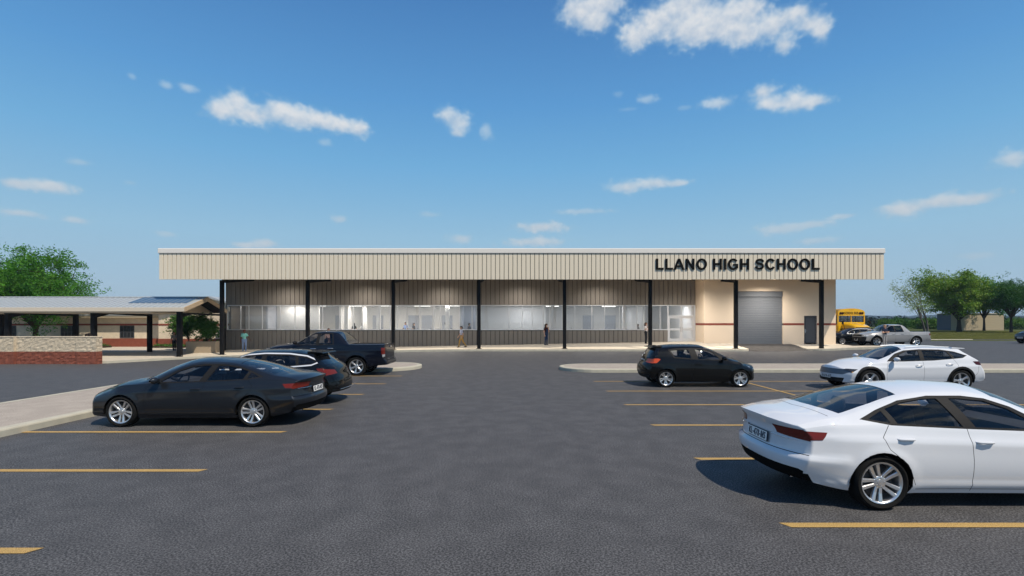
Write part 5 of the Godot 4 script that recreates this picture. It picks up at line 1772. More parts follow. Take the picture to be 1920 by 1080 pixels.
# ---- four-door pickup
func pickup(root: Node3D, pnt: String, h: float, L: float, bright: String, plate: String) -> void:
	var xr := -L / 2 - 0.05
	var xf := L / 2 - 0.05
	var bl := 1.26 if h > 1.8 else 1.13   # belt and bed height
	var cr := -0.72       # back of the cab at bed height
	var sp := {
		"xr": xr, "xf": xf, "wmax": 0.97, "fx": 1.60, "rx": -1.53, "R": 0.40, "rim": 0.285, "arch": 0.47, "floor": 0.36, "wheel": "six", "paint": pnt, "ns": 104,
		"kf": 0.34, "kr": 0.05, "pr": 6.0, "rear_len": 0.5, "front_len": 0.8, "tuck": 0.07,
		"nose": [[0.3, 0.06], [0.5, 0.0], [0.8, 0.0], [0.95, 0.03], [1.1, 0.14]],
		"tail": [[0.3, 0.08], [0.5, -0.03], [0.62, -0.02], [0.70, 0.04], [1.2, 0.04]],
		"yb": [[xr, 0.46], [-2.2, 0.42], [-1.0, 0.37], [1.0, 0.36], [2.2, 0.40], [xf, 0.42]],
		"yw": [[xr, 0.82], [xf, 0.78]],
		"w": [[xr, 0.93], [-2.0, 0.955], [-1.53, 0.965], [-0.6, 0.93], [0.7, 0.93], [1.6, 0.965], [2.1, 0.93], [xf, 0.86]],
		"ys": [[xr, bl + 0.02], [-1.0, bl + 0.02], [-0.6, bl + 0.0], [0.4, bl - 0.03], [1.05, bl - 0.04], [1.5, bl - 0.06], [2.1, bl - 0.12], [xf, bl - 0.22]],
		"ws": [[xr, 0.88], [-0.6, 0.88], [1.05, 0.875], [1.7, 0.86], [2.2, 0.82], [xf, 0.74]],
		"yr": [[xr, bl + 0.035], [-1.22, bl + 0.035], [cr - 0.42, bl + 0.05], [cr - 0.36, bl + 0.12], [cr + 0.06, h - 0.10], [cr + 0.14, h - 0.075], [-0.1, h - 0.06], [0.22, h - 0.09], [0.6, h - 0.28], [0.95, h - 0.49], [1.22, bl + 0.015], [1.6, bl - 0.02], [2.1, bl - 0.09], [xf, bl - 0.22]],
		"wr": [[xr, 0.80], [-1.22, 0.80], [cr - 0.42, 0.80], [cr - 0.3, 0.74], [cr + 0.06, 0.64], [0.0, 0.635], [0.4, 0.66], [0.9, 0.73], [1.25, 0.78], [1.8, 0.76], [xf, 0.66]],
		"yt": [[xr, bl + 0.05], [-1.22, bl + 0.05], [cr - 0.42, bl + 0.06], [cr - 0.36, bl + 0.13], [cr + 0.06, h - 0.04], [cr + 0.14, h - 0.015], [-0.1, h], [0.25, h - 0.02], [0.65, h - 0.20], [1.0, h - 0.42], [1.3, bl + 0.06], [1.7, bl + 0.03], [2.15, bl - 0.03], [xf, bl - 0.13]],
		"crease": [[[[xr, bl - 0.16], [xf, bl - 0.22]], 0.016, 0.08]],
	}
	sp.regions = [
		rg("side_window", "S", [0.93, bl + 0.03, 0.52, h - 0.24, 0.32, h - 0.14, 0.14, h - 0.12, 0.16, bl + 0.03], "side_glass", -0.012),
		rg("side_window", "S", [0.04, bl + 0.035, 0.02, h - 0.12, -0.46, h - 0.125, -0.54, bl + 0.045], "side_glass", -0.012),
		rg("window_trim", "S", [1.04, bl + 0.005, 0.58, h - 0.235, 0.36, h - 0.11, -0.5, h - 0.095, -0.6, bl + 0.02, 0.0, bl + 0.0], "trim_black", -0.004),
		rg("windscreen", "T", [1.16, -0.66, 1.24, 0.0, 1.16, 0.66, 0.75, 0.66, 0.36, 0.60, 0.30, 0.0, 0.36, -0.60, 0.75, -0.66], "car_glass", -0.006, false),
		rg("rear_window", "T", [cr - 0.30, -0.66, cr + 0.03, -0.57, cr + 0.03, 0.57, cr - 0.30, 0.66], "car_glass", -0.006, false),
		rg("bed_cover", "T", [xr + 0.13, -0.74, cr - 0.48, -0.74, cr - 0.48, 0.74, xr + 0.13, 0.74], "trim_black", -0.02, false),
		rg("grille", "F", [-0.52, 0.80, 0.52, 0.80, 0.56, 0.93, -0.56, 0.93], "trim_black", -0.015, false),
		rg("front_bumper", "F", [-1.0, 0.3, 1.0, 0.3, 1.0, 0.70, 0.7, 0.76, -0.7, 0.76, -1.0, 0.70], "trim_black", 0.006, false),
		rg("headlight", "S", [2.7, 0.78, 2.28, 0.80, 2.14, 0.93, 2.3, 0.94, 2.7, 0.92], "lens_clear", 0.003),
		rg("reversing_light", "S", [xr - 0.1, 0.78, xr + 0.13, 0.78, xr + 0.14, 0.885, xr - 0.1, 0.885], "lens_clear", 0.005),
		rg("tail_light", "S", [xr - 0.1, 0.885, xr + 0.17, 0.885, xr + 0.19, bl - 0.1, xr - 0.1, bl - 0.1], "lens_red", 0.004),
		rg("rear_bumper", "S", [xr - 0.1, 0.3, xr + 0.34, 0.3, xr + 0.34, 0.60, xr + 0.28, 0.655, xr - 0.1, 0.655], pnt, 0.008, false),
	]
	sp.regions += both("headlight", "F", [0.58, 0.79, 0.95, 0.79, 0.95, 0.93, 0.60, 0.93], "lens_clear", 0.003)
	sp.regions += both("reversing_light", "R", [0.80, 0.80, 0.94, 0.80, 0.94, 0.89, 0.80, 0.89], "lens_clear", 0.004)
	sp.regions += both("tail_light", "R", [0.80, 0.89, 0.96, 0.89, 0.96, bl - 0.1, 0.80, bl - 0.1], "lens_red", 0.004)
	sp.regions.append(rg("rear_bumper", "R", [-1.0, 0.3, 1.0, 0.3, 1.0, 0.655, -1.0, 0.655], pnt, 0.008, false))
	sp.regions += gaps([[0.09, 0.42, 0.09, bl], [1.04, 0.42, 1.08, 0.7, 1.04, bl - 0.04], [-0.62, bl + 0.02, -0.74, 0.95, -0.95, 0.72], [-1.0, bl + 0.02, -1.0, 0.78], [xr + 0.36, 0.66, xr + 0.36, bl]])
	sp.regions += gaps([[1.36, -0.72, 1.32, 0.0, 1.36, 0.72]], "T", 0.008)
	sp.regions += gaps([[-0.77, 0.67, -0.77, bl - 0.0], [0.77, 0.67, 0.77, bl - 0.0], [-0.77, 0.67, 0.77, 0.67]], "R", 0.012)
	sp.regions += [rg("rear_door", "S", [0.08, 0.42, 0.08, bl - 0.01, -0.62, bl + 0.01, -0.74, 0.95, -0.92, 0.72, -0.92, 0.42], pnt, 0.0), rg("front_door", "S", [1.03, 0.42, 1.07, 0.7, 1.03, bl - 0.045, 0.1, bl - 0.02, 0.1, 0.42], pnt, 0.0)]
	for x in [sp.fx, sp.rx]:
		sp.regions.append(rg("arch_flare", "S", disc(x, sp.R, sp.arch + 0.075), pnt, 0.022))
	finish_car(root, sp)
	add_seats(root, [0.30, -0.42], 0.52)
	add_dash(root, 1.0, bl + 0.0, 0.74)
	add_mirror(root, 0.92, bl + 0.09, 0.92, "trim_black" if bright == "chrome" else pnt)
	add_handles(root, [[0.24, bl - 0.14, 0.935], [-0.46, bl - 0.12, 0.935]], bright, 0.22)
	add_plate(root, xr + 0.02, 0.56, false, plate, 0.0, 0.34, 0.16)
	add_plate(root, xf + 0.0, 0.52, true, plate, 0.0, 0.34, 0.15)
	part("tailgate_handle", bx(Vector3(xr + 0.0, bl - 0.10, -0.12), Vector3(xr + 0.05, bl - 0.05, 0.12), 0.01), M[bright], root)

# ---- yellow school bus, bonnet towards the camera (front at +x before turning)
func school_bus() -> void:
	var x := 31.1
	var d := 47.4
	var o := thing("school_bus", "yellow school bus with black lettered header and rounded bonnet beside the cream wall", "bus", Vector3(x, g_at(x, d), -d), -PI / 2)
	var Y: Material = M.paint_yellow
	var w := 1.22
	# body shell: floor, side walls below the windows, roof
	var b := MB.new()
	for s in [-1.0, 1.0]:
		b.box(Vector3(-9.0, 0.55, s * w - 0.03), Vector3(0.0, 1.72, s * w + 0.03), 0.01)
		b.box(Vector3(-9.0, 2.55, s * w - 0.03), Vector3(0.0, 2.78, s * w + 0.03), 0.01)
	b.box(Vector3(-9.0, 0.55, -w + 0.03), Vector3(-8.94, 1.72, w - 0.03))
	part("body", b, Y, o)
	b = MB.new()
	var sec := []
	for k in 17:
		var a := PI * k / 16
		sec.append(Vector2(cos(a) * (w + 0.03), 2.76 + 0.44 * pow(sin(a), 0.75)))
	for k in 16:
		var p: Vector2 = sec[k]
		var q: Vector2 = sec[k + 1]
		var np := Vector3(0, (p.y - 2.3) * 0.9, p.x).normalized()
		var nq := Vector3(0, (q.y - 2.3) * 0.9, q.x).normalized()
		b.squad(Vector3(-9.0, p.y, p.x), Vector3(-0.05, p.y, p.x), Vector3(-0.05, q.y, q.x), Vector3(-9.0, q.y, q.x), np, nq * 0 + np, nq, nq)
	part("roof", b, Y, o)
	# front header with lettering and red lamps
	var hp := PackedVector2Array()
	for k in 17:
		hp.append(Vector2(sec[k].x, sec[k].y))
	hp.append(Vector2(-w - 0.03, 2.52)); hp.append(Vector2(w + 0.03, 2.52))
	b = MB.new()
	b.slab(hp, 0.0, 0.09, Transform3D(Basis(Vector3(0, 0, -1), Vector3(0, 1, 0), Vector3(1, 0, 0)), Vector3(-0.05, 0, 0)))
	var hd := part("header", b, Y, o)
	b = MB.new()
	b.slab(hp, 0.0, 0.09, Transform3D(Basis(Vector3(0, 0, -1), Vector3(0, 1, 0), Vector3(1, 0, 0)), Vector3(-9.0, 0, 0)))
	part("rear_header", b, Y, o)
	var tm := TextMesh.new()
	var f := SystemFont.new()
	f.font_names = PackedStringArray(["Droid Sans"])
	f.font_weight = 700
	tm.font = f
	tm.text = "SCHOOL BUS"
	tm.font_size = 32
	tm.pixel_size = 1.0
	tm.depth = 1.0
	var tw := f.get_string_size(tm.text, HORIZONTAL_ALIGNMENT_LEFT, -1, 32).x
	var l := part("lettering", tm, M.letter_black, hd, Vector3(0.045, 2.76, 0))
	l.basis = Basis(Vector3(0, 1, 0), PI / 2) * Basis.from_scale(Vector3(1.3 / tw, 0.0105, 0.01))
	for z in [-1.0, -0.8, 0.8, 1.0]:
		b = MB.new()
		b.lathe([Vector2(0.10, 0.0), Vector2(0.10, 0.05), Vector2(0.085, 0.055)], 14, Transform3D(Basis(Vector3(0, 0, -1), Vector3(0, 1, 0), Vector3(1, 0, 0)), Vector3(0.04, 2.76, z)))
		var hsg := part("warning_lamp", b, M.letter_black, hd)
		b = MB.new()
		b.lathe([Vector2(0.085, 0.03), Vector2(0.05, 0.05), Vector2(0.001, 0.055)], 14, Transform3D(Basis(Vector3(0, 0, -1), Vector3(0, 1, 0), Vector3(1, 0, 0)), Vector3(0.04, 2.76, z)))
		part("lens", b, M.lens_dark_red, hsg)
	for z in [-0.16, 0.0, 0.16]:
		part("marker_lamp", bx(Vector3(0.0, 3.06, z - 0.05), Vector3(0.06, 3.11, z + 0.05), 0.01), M.lens_amber, hd)
	# windscreen frame and panes
	b = MB.new()
	for z in [-w, w]:
		b.box(Vector3(-0.08, 1.5, z - 0.05), Vector3(0.03, 2.53, z + 0.05), 0.01)
	b.box(Vector3(-0.06, 1.5, -0.03), Vector3(0.02, 2.52, 0.03), 0.008)
	part("windscreen_frame", b, Y, o)
	for s in [-1.0, 1.0]:
		part("windscreen", bx(Vector3(-0.03, 1.92, 0.03 * s), Vector3(-0.02, 2.52, s * (w - 0.05))), M.clear_glass, o)
	part("cowl", bx(Vector3(-0.1, 0.6, -w + 0.0), Vector3(0.04, 1.92, w - 0.0), 0.02), Y, o)
	for i in 9:
		for s in [-1.0, 1.0]:
			part("window_post", bx(Vector3(-9.0 + i * 1.1, 1.72, s * w - 0.025), Vector3(-8.9 + i * 1.1, 2.55, s * w + 0.025)), M.letter_black, o)
			part("side_window", bx(Vector3(-8.9 + i * 1.1, 1.72, s * w - 0.006), Vector3(-7.9 + i * 1.1 if i < 8 else -0.08, 2.55, s * w + 0.002)), M.clear_glass, o)
	part("rear_window", bx(Vector3(-8.98, 1.72, -w + 0.05), Vector3(-8.97, 2.55, w - 0.05)), M.clear_glass, o)
	part("floor", bx(Vector3(-8.9, 0.55, -w + 0.04), Vector3(-0.1, 0.7, w - 0.04)), M.cabin, o)
	for i in 8:
		for s in [-1.0, 1.0]:
			part("seat", bx(Vector3(-8.4 + i * 0.95, 0.7, s * 0.75 - 0.42), Vector3(-8.2 + i * 0.95, 1.50, s * 0.75 + 0.42), 0.04), M.seat_cloth, o)
	# rounded bonnet with black flanks, wings and grille
	b = MB.new()
	var rings := []
	var norms := []
	for i in 9:
		var u := float(i) / 8
		var xx := 0.05 + 1.55 * u
		var hw := lerpf(0.92, 0.80, u) * (1.0 - 0.12 * pow(u, 6.0))
		var top := lerpf(1.90, 1.66, u) - 0.16 * pow(u, 7.0)
		var ring := []
		var nn := []
		for k in 13:
			var a := PI * k / 12
			var c := Vector3(0, signf(sin(a)) * pow(absf(sin(a)), 0.45), signf(cos(a)) * pow(absf(cos(a)), 0.45))
			ring.append(Vector3(xx, 1.25 + (top - 1.25) * c.y, hw * c.z))
			nn.append(Vector3(0.12 + 0.5 * pow(u, 6.0), sin(a), cos(a)).normalized())
		rings.append(ring)
		norms.append(nn)
	for i in 8:
		for k in 12:
			b.squad(rings[i][k], rings[i + 1][k], rings[i + 1][k + 1], rings[i][k + 1], norms[i][k], norms[i + 1][k], norms[i + 1][k + 1], norms[i][k + 1])
	for k in 12:
		b.flat(rings[8][k], rings[8][k + 1], Vector3(1.62, 1.25, 0), Vector3(1, 0, 0))
	part("bonnet", b, Y, o)
	b = MB.new()
	for s in [-1.0, 1.0]:
		b.box(Vector3(0.06, 0.62, s * 0.86 - 0.06), Vector3(1.5, 1.36, s * 0.86 + 0.1), 0.04)
	part("wing", b, M.paint_slate, o)
	part("grille", bx(Vector3(1.5, 0.72, -0.62), Vector3(1.64, 1.48, 0.62), 0.03), M.trim_black, o)
	part("front_bumper", bx(Vector3(1.5, 0.42, -1.15), Vector3(1.72, 0.70, 1.15), 0.03), M.trim_black, o)
	for s in [-1.0, 1.0]:
		b = MB.new()
		b.lathe([Vector2(0.10, 0.0), Vector2(0.10, 0.06), Vector2(0.07, 0.09), Vector2(0.001, 0.10)], 14, Transform3D(Basis(Vector3(0, 0, -1), Vector3(0, 1, 0), Vector3(1, 0, 0)), Vector3(1.56, 0.98, s * 0.78)))
		part("headlight", b, M.lens_clear, o)
		b = MB.new()
		b.tube([Vector3(0.5, 1.3, s * 0.9), Vector3(0.75, 1.75, s * 1.2), Vector3(0.75, 1.95, s * 1.24)], [0.02, 0.02, 0.02], 6)
		b.box(Vector3(0.72, 1.72, s * 1.26 - 0.09), Vector3(0.78, 2.02, s * 1.26 + 0.09), 0.02)
		part("wing_mirror", b, M.trim_black, o)
	var sh := wheel_shapes(0.48, 0.29, "six")
	for p in [[0.75, 1.0], [0.75, -1.0], [-6.2, 1.0], [-6.2, -1.0]]:
		var wh := part("wheel", sh.tyre, M.rubber, o, Vector3(p[0], 0.48, p[1] * 1.02))
		wh.rotation.y = 0.0 if p[1] > 0 else PI
		part("rim", sh.rim, M.alloy_dark, wh)

func put_copy(src: Node3D, at: Vector3, turn: float, called: String, label: String, category: String, group := "") -> Node3D:
	var c: Node3D = src.duplicate()
	c.name = numbered(called)
	add_child(c)
	c.position = at
	c.rotation.y = turn
	if c.has_meta("group"):
		c.remove_meta("group")
	return tag(c, label, category, group)

func repaint(o: Node3D, from: String, to: String) -> void:
	for c in o.get_children():
		if c is MeshInstance3D and c.material_override == M[from]:
			c.material_override = M[to]

func make_cars() -> void:
	var grp := "cars parked in the marked stalls"
	var s := thing("parked_car", "dark navy four-door saloon parked beside the concrete island, silver double-spoke wheels", "car", Vector3(-6.87, 0, -11.6), PI, grp)
	saloon(s, "paint_navy", "KL-478-MS")
	var s2 := put_copy(s, Vector3(5.65, 0, -6.86), 0.0, "parked_car", "white four-door saloon with dark rear valance and licence plate KL-478-MS", "car", grp)
	repaint(s2, "paint_navy", "paint_white")
	var e := thing("parked_car", "black hatchback with bright chrome line round its side windows, beside the navy saloon", "car", Vector3(-7.0, 0, -14.35), PI, grp)
	hatch_five(e, {"paint": "paint_black", "h": 1.45, "belt": 0.95, "L": 4.55, "wb": 2.65, "R": 0.325, "sill": 0.19, "wheel": "double", "rake": 0.12, "bright": true, "shield": false, "dlo_end": -1.78, "lens": "lens_red", "handle": "paint_black", "plate": "BD-613-KT"})
	var c := thing("parked_car", "white five-door crossover with grey grille and black wheel arches", "car", Vector3(12.62, 0, -17.0), PI, grp)
	hatch_five(c, {"paint": "paint_white", "h": 1.44, "belt": 0.94, "L": 4.72, "wb": 2.86, "R": 0.35, "sill": 0.22, "wheel": "five", "rake": 0.16, "bright": false, "shield": true, "dlo_end": -1.72, "lens": "lens_dark_red", "handle": "brightwork", "plate": "AR-078-AB"})
	var h := thing("parked_car", "small black three-door hatchback with orange tail lights", "car", Vector3(6.33, 0, -18.05), 0.0, grp)
	small_hatch(h)
	var p := thing("pickup_truck", "blue-black double-cab pickup parked by the rounded island end", "pickup", Vector3(-8.02, g_at(-8, 21.8), -21.85), PI, grp)
	pickup(p, "paint_blueblack", 1.85, 5.35, "chrome", "TRK-4821")
	var p2 := thing("pickup_truck", "grey double-cab pickup parked past the end of the school", "pickup", Vector3(30.25, g_at(30.25, 41.5), -41.5), PI, "vehicles past the end of the school")
	pickup(p2, "paint_grey", 1.76, 5.35, "paint_grey", "LLN-2067")
	put_copy(e, Vector3(29.2, g_at(29.2, 44.4), -44.5), PI, "parked_car", "dark hatchback with white window line hidden behind the grey pickup", "car", "vehicles past the end of the school")
	var v := put_copy(c, Vector3(48.0, g_at(48.0, 46), -46.2), PI, "parked_car", "dark slate car at the edge of the lot by the lawn", "car", "vehicles past the end of the school")
	repaint(v, "paint_white", "paint_slate")
	v.scale = Vector3(1.06, 1.2, 1.06)
	school_bus()

# ---------------------------------------------------------------- people
# Tapered capsules joined smoothly on a grid and meshed as surface nets. Each capsule: [a, b, radius at a, radius at b, label]
func flesh(caps: Array, cell: float, k: float) -> Dictionary:
	var lo := Vector3(1e9, 1e9, 1e9)
	var hi := -lo
	for c in caps:
		var r := maxf(c[2], c[3]) + cell * 3.0 + k
		lo = lo.min(c[0].min(c[1]) - Vector3.ONE * r)
		hi = hi.max(c[0].max(c[1]) + Vector3.ONE * r)
	var nx := int((hi.x - lo.x) / cell) + 2
	var ny := int((hi.y - lo.y) / cell) + 2
	var nz := int((hi.z - lo.z) / cell) + 2
	var f := PackedFloat32Array()
	f.resize(nx * ny * nz)
	f.fill(1.0)
	var best := f.duplicate()
	var lab := PackedByteArray()
	lab.resize(nx * ny * nz)
	for c in caps:
		var a: Vector3 = c[0]
		var ab: Vector3 = c[1] - a
		var l2 := maxf(ab.length_squared(), 1e-9)
		var r0: float = c[2]
		var r1: float = c[3]
		var m := maxf(r0, r1) + k + cell * 2.0
		var p0 := ((a.min(c[1]) - Vector3.ONE * m - lo) / cell).floor()
		var p1 := ((a.max(c[1]) + Vector3.ONE * m - lo) / cell).ceil()
		for z in range(maxi(0, int(p0.z)), mini(nz, int(p1.z) + 1)):
			for y in range(maxi(0, int(p0.y)), mini(ny, int(p1.y) + 1)):
				var row := (z * ny + y) * nx
				for x in range(maxi(0, int(p0.x)), mini(nx, int(p1.x) + 1)):
					var p := lo + Vector3(x, y, z) * cell
					var t := clampf((p - a).dot(ab) / l2, 0.0, 1.0)
					var d := (p - a - ab * t).length() - lerpf(r0, r1, t)
					var i := row + x
					if d < best[i]:
						best[i] = d
						lab[i] = c[4]
					var o := f[i]
					var h := maxf(k - absf(o - d), 0.0) / k
					f[i] = minf(o, d) - h * h * k * 0.25
	var vid := {}
	var v := PackedVector3Array()
	var vl := PackedByteArray()
	var q := []
	var sx := 1
	var sy := nx
	var sz := nx * ny
	var cor := [0, sx, sy, sx + sy, sz, sz + sx, sz + sy, sz + sx + sy]
	var edges := [[0, 1], [2, 3], [4, 5], [6, 7], [0, 2], [1, 3], [4, 6], [5, 7], [0, 4], [1, 5], [2, 6], [3, 7]]
	for z in nz - 1:
		for y in ny - 1:
			var row := (z * ny + y) * nx
			for x in nx - 1:
				var i := row + x
				if f[i] > cell * 2.2:
					continue
				var mask := 0
				for c in 8:
					if f[i + cor[c]] < 0.0:
						mask |= 1 << c
				if mask == 0 or mask == 255:
					continue
				var sum := Vector3.ZERO
				var n := 0
				for e in edges:
					var fa := f[i + cor[e[0]]]
					var fb := f[i + cor[e[1]]]
					if (fa < 0.0) != (fb < 0.0):
						var t := fa / (fa - fb)
						var pa := Vector3(e[0] & 1, (e[0] >> 1) & 1, e[0] >> 2)
						var pb := Vector3(e[1] & 1, (e[1] >> 1) & 1, e[1] >> 2)
						sum += pa.lerp(pb, t)
						n += 1
				vid[i] = v.size()
				v.append(lo + (Vector3(x, y, z) + sum / n) * cell)
				vl.append(lab[i])
	for i in vid:
		for ax in [[sx, sy, sz], [sy, sz, sx], [sz, sx, sy]]:
			var fa := f[i]
			var fb := f[i + ax[0]]
			if (fa < 0.0) != (fb < 0.0):
				var a: int = i - ax[1]
				var b: int = i - ax[2]
				var c: int = i - ax[1] - ax[2]
				if vid.has(a) and vid.has(b) and vid.has(c):
					q.append([vid[i], vid[a], vid[c], vid[b]])
	# normals from the field by way of the faces
	var nn := PackedVector3Array()
	nn.resize(v.size())
	var g := func(p: Vector3) -> float:
		var u := (p - lo) / cell
		var xi := clampi(int(u.x + 0.5), 0, nx - 1)
		var yi := clampi(int(u.y + 0.5), 0, ny - 1)
		var zi := clampi(int(u.z + 0.5), 0, nz - 1)
		return f[(zi * ny + yi) * nx + xi]
	for i in v.size():
		var e := cell * 1.5
		var gr := Vector3(g.call(v[i] + Vector3(e, 0, 0)) - g.call(v[i] - Vector3(e, 0, 0)), g.call(v[i] + Vector3(0, e, 0)) - g.call(v[i] - Vector3(0, e, 0)), g.call(v[i] + Vector3(0, 0, e)) - g.call(v[i] - Vector3(0, 0, e)))
		nn[i] = gr.normalized() if gr.length() > 1e-6 else Vector3.UP
	return {"v": v, "n": nn, "l": vl, "q": q}

func net(m: Dictionary, into: MB, only := -1, shrink := 0.0) -> void:
	for q in m.q:
		if only >= 0:
			var hits := 0
			for k in q:
				if m.l[k] == only:
					hits += 1
			if hits < 2:
				continue
		var P := []
		for k in q:
			var off := shrink if only < 0 and m.l[k] != 0 else 0.0
			P.append(m.v[k] - m.n[k] * off)
		into.squad(P[0], P[1], P[2], P[3], m.n[q[0]], m.n[q[1]], m.n[q[2]], m.n[q[3]])

var hand_shape: MB
var head_shape: MB
var hair_short: MB
var hair_long: MB

func make_body_parts() -> void:
	# right hand, relaxed, wrist at the origin, fingers along -y, palm towards -x, thumb towards +z
	var c := [[Vector3(0, 0.02, 0), Vector3(0, -0.03, 0), 0.024, 0.026, 0], [Vector3(0, -0.03, 0.018), Vector3(-0.004, -0.085, 0.026), 0.017, 0.014, 0], [Vector3(0, -0.03, 0.0), Vector3(-0.004, -0.088, 0.006), 0.018, 0.014, 0], [Vector3(0, -0.03, -0.018), Vector3(-0.004, -0.082, -0.022), 0.017, 0.013, 0]]
	for fg in [[0.030, 0.068, 0.0086], [0.010, 0.078, 0.0088], [-0.010, 0.072, 0.0086], [-0.029, 0.055, 0.0078]]:
		var z: float = fg[0]
		var l: float = fg[1]
		var a := Vector3(-0.004, -0.086, z)
		var b := a + Vector3(-0.006, -l * 0.45, z * 0.12)
		var d := b + Vector3(-0.014, -l * 0.32, z * 0.04)
		var e := d + Vector3(-0.017, -l * 0.2, 0)
		c += [[a, b, fg[2] + 0.001, fg[2], 0], [b, d, fg[2], fg[2] - 0.001, 0], [d, e, fg[2] - 0.001, fg[2] - 0.002, 0]]
	c += [[Vector3(-0.004, -0.035, 0.022), Vector3(-0.014, -0.062, 0.046), 0.013, 0.011, 0], [Vector3(-0.014, -0.062, 0.046), Vector3(-0.02, -0.092, 0.054), 0.0105, 0.009, 0]]
	hand_shape = MB.new()
	net(flesh(c, 0.005, 0.006), hand_shape)
	# head, chin to crown 0.23, origin at the chin-neck joint, facing +z
	c = [[Vector3(0, 0.135, -0.018), Vector3(0, 0.14, 0.012), 0.094, 0.088, 0], [Vector3(0, 0.08, 0.018), Vector3(0, 0.03, 0.045), 0.068, 0.044, 0], [Vector3(-0.03, 0.035, 0.03), Vector3(0.03, 0.035, 0.03), 0.035, 0.035, 0],
		[Vector3(0, 0.125, 0.092), Vector3(0, 0.092, 0.116), 0.010, 0.013, 0], [Vector3(-0.014, 0.088, 0.10), Vector3(0.014, 0.088, 0.10), 0.008, 0.008, 0],
		[Vector3(-0.025, 0.056, 0.078), Vector3(0.025, 0.056, 0.078), 0.011, 0.011, 0], [Vector3(-0.04, 0.142, 0.078), Vector3(-0.018, 0.142, 0.088), 0.010, 0.010, 0], [Vector3(0.018, 0.142, 0.088), Vector3(0.04, 0.142, 0.078), 0.010, 0.010, 0],
		[Vector3(-0.09, 0.125, -0.012), Vector3(-0.096, 0.095, -0.006), 0.013, 0.009, 0], [Vector3(0.09, 0.125, -0.012), Vector3(0.096, 0.095, -0.006), 0.013, 0.009, 0],
		[Vector3(0, -0.08, -0.025), Vector3(0, 0.06, -0.01), 0.056, 0.055, 0]]
	head_shape = MB.new()
	net(flesh(c, 0.008, 0.02), head_shape)
	c = [[Vector3(0, 0.155, -0.03), Vector3(0, 0.165, 0.012), 0.098, 0.088, 0], [Vector3(0, 0.10, -0.065), Vector3(0, 0.06, -0.06), 0.07, 0.05, 0]]
	hair_short = MB.new()
	net(flesh(c, 0.012, 0.02), hair_short)
	c = c + [[Vector3(0, 0.12, -0.07), Vector3(0, -0.12, -0.08), 0.085, 0.06, 0], [Vector3(-0.075, 0.12, -0.02), Vector3(-0.08, -0.08, -0.02), 0.035, 0.03, 0], [Vector3(0.075, 0.12, -0.02), Vector3(0.08, -0.08, -0.02), 0.035, 0.03, 0]]
	hair_long = MB.new()
	net(flesh(c, 0.012, 0.02), hair_long)

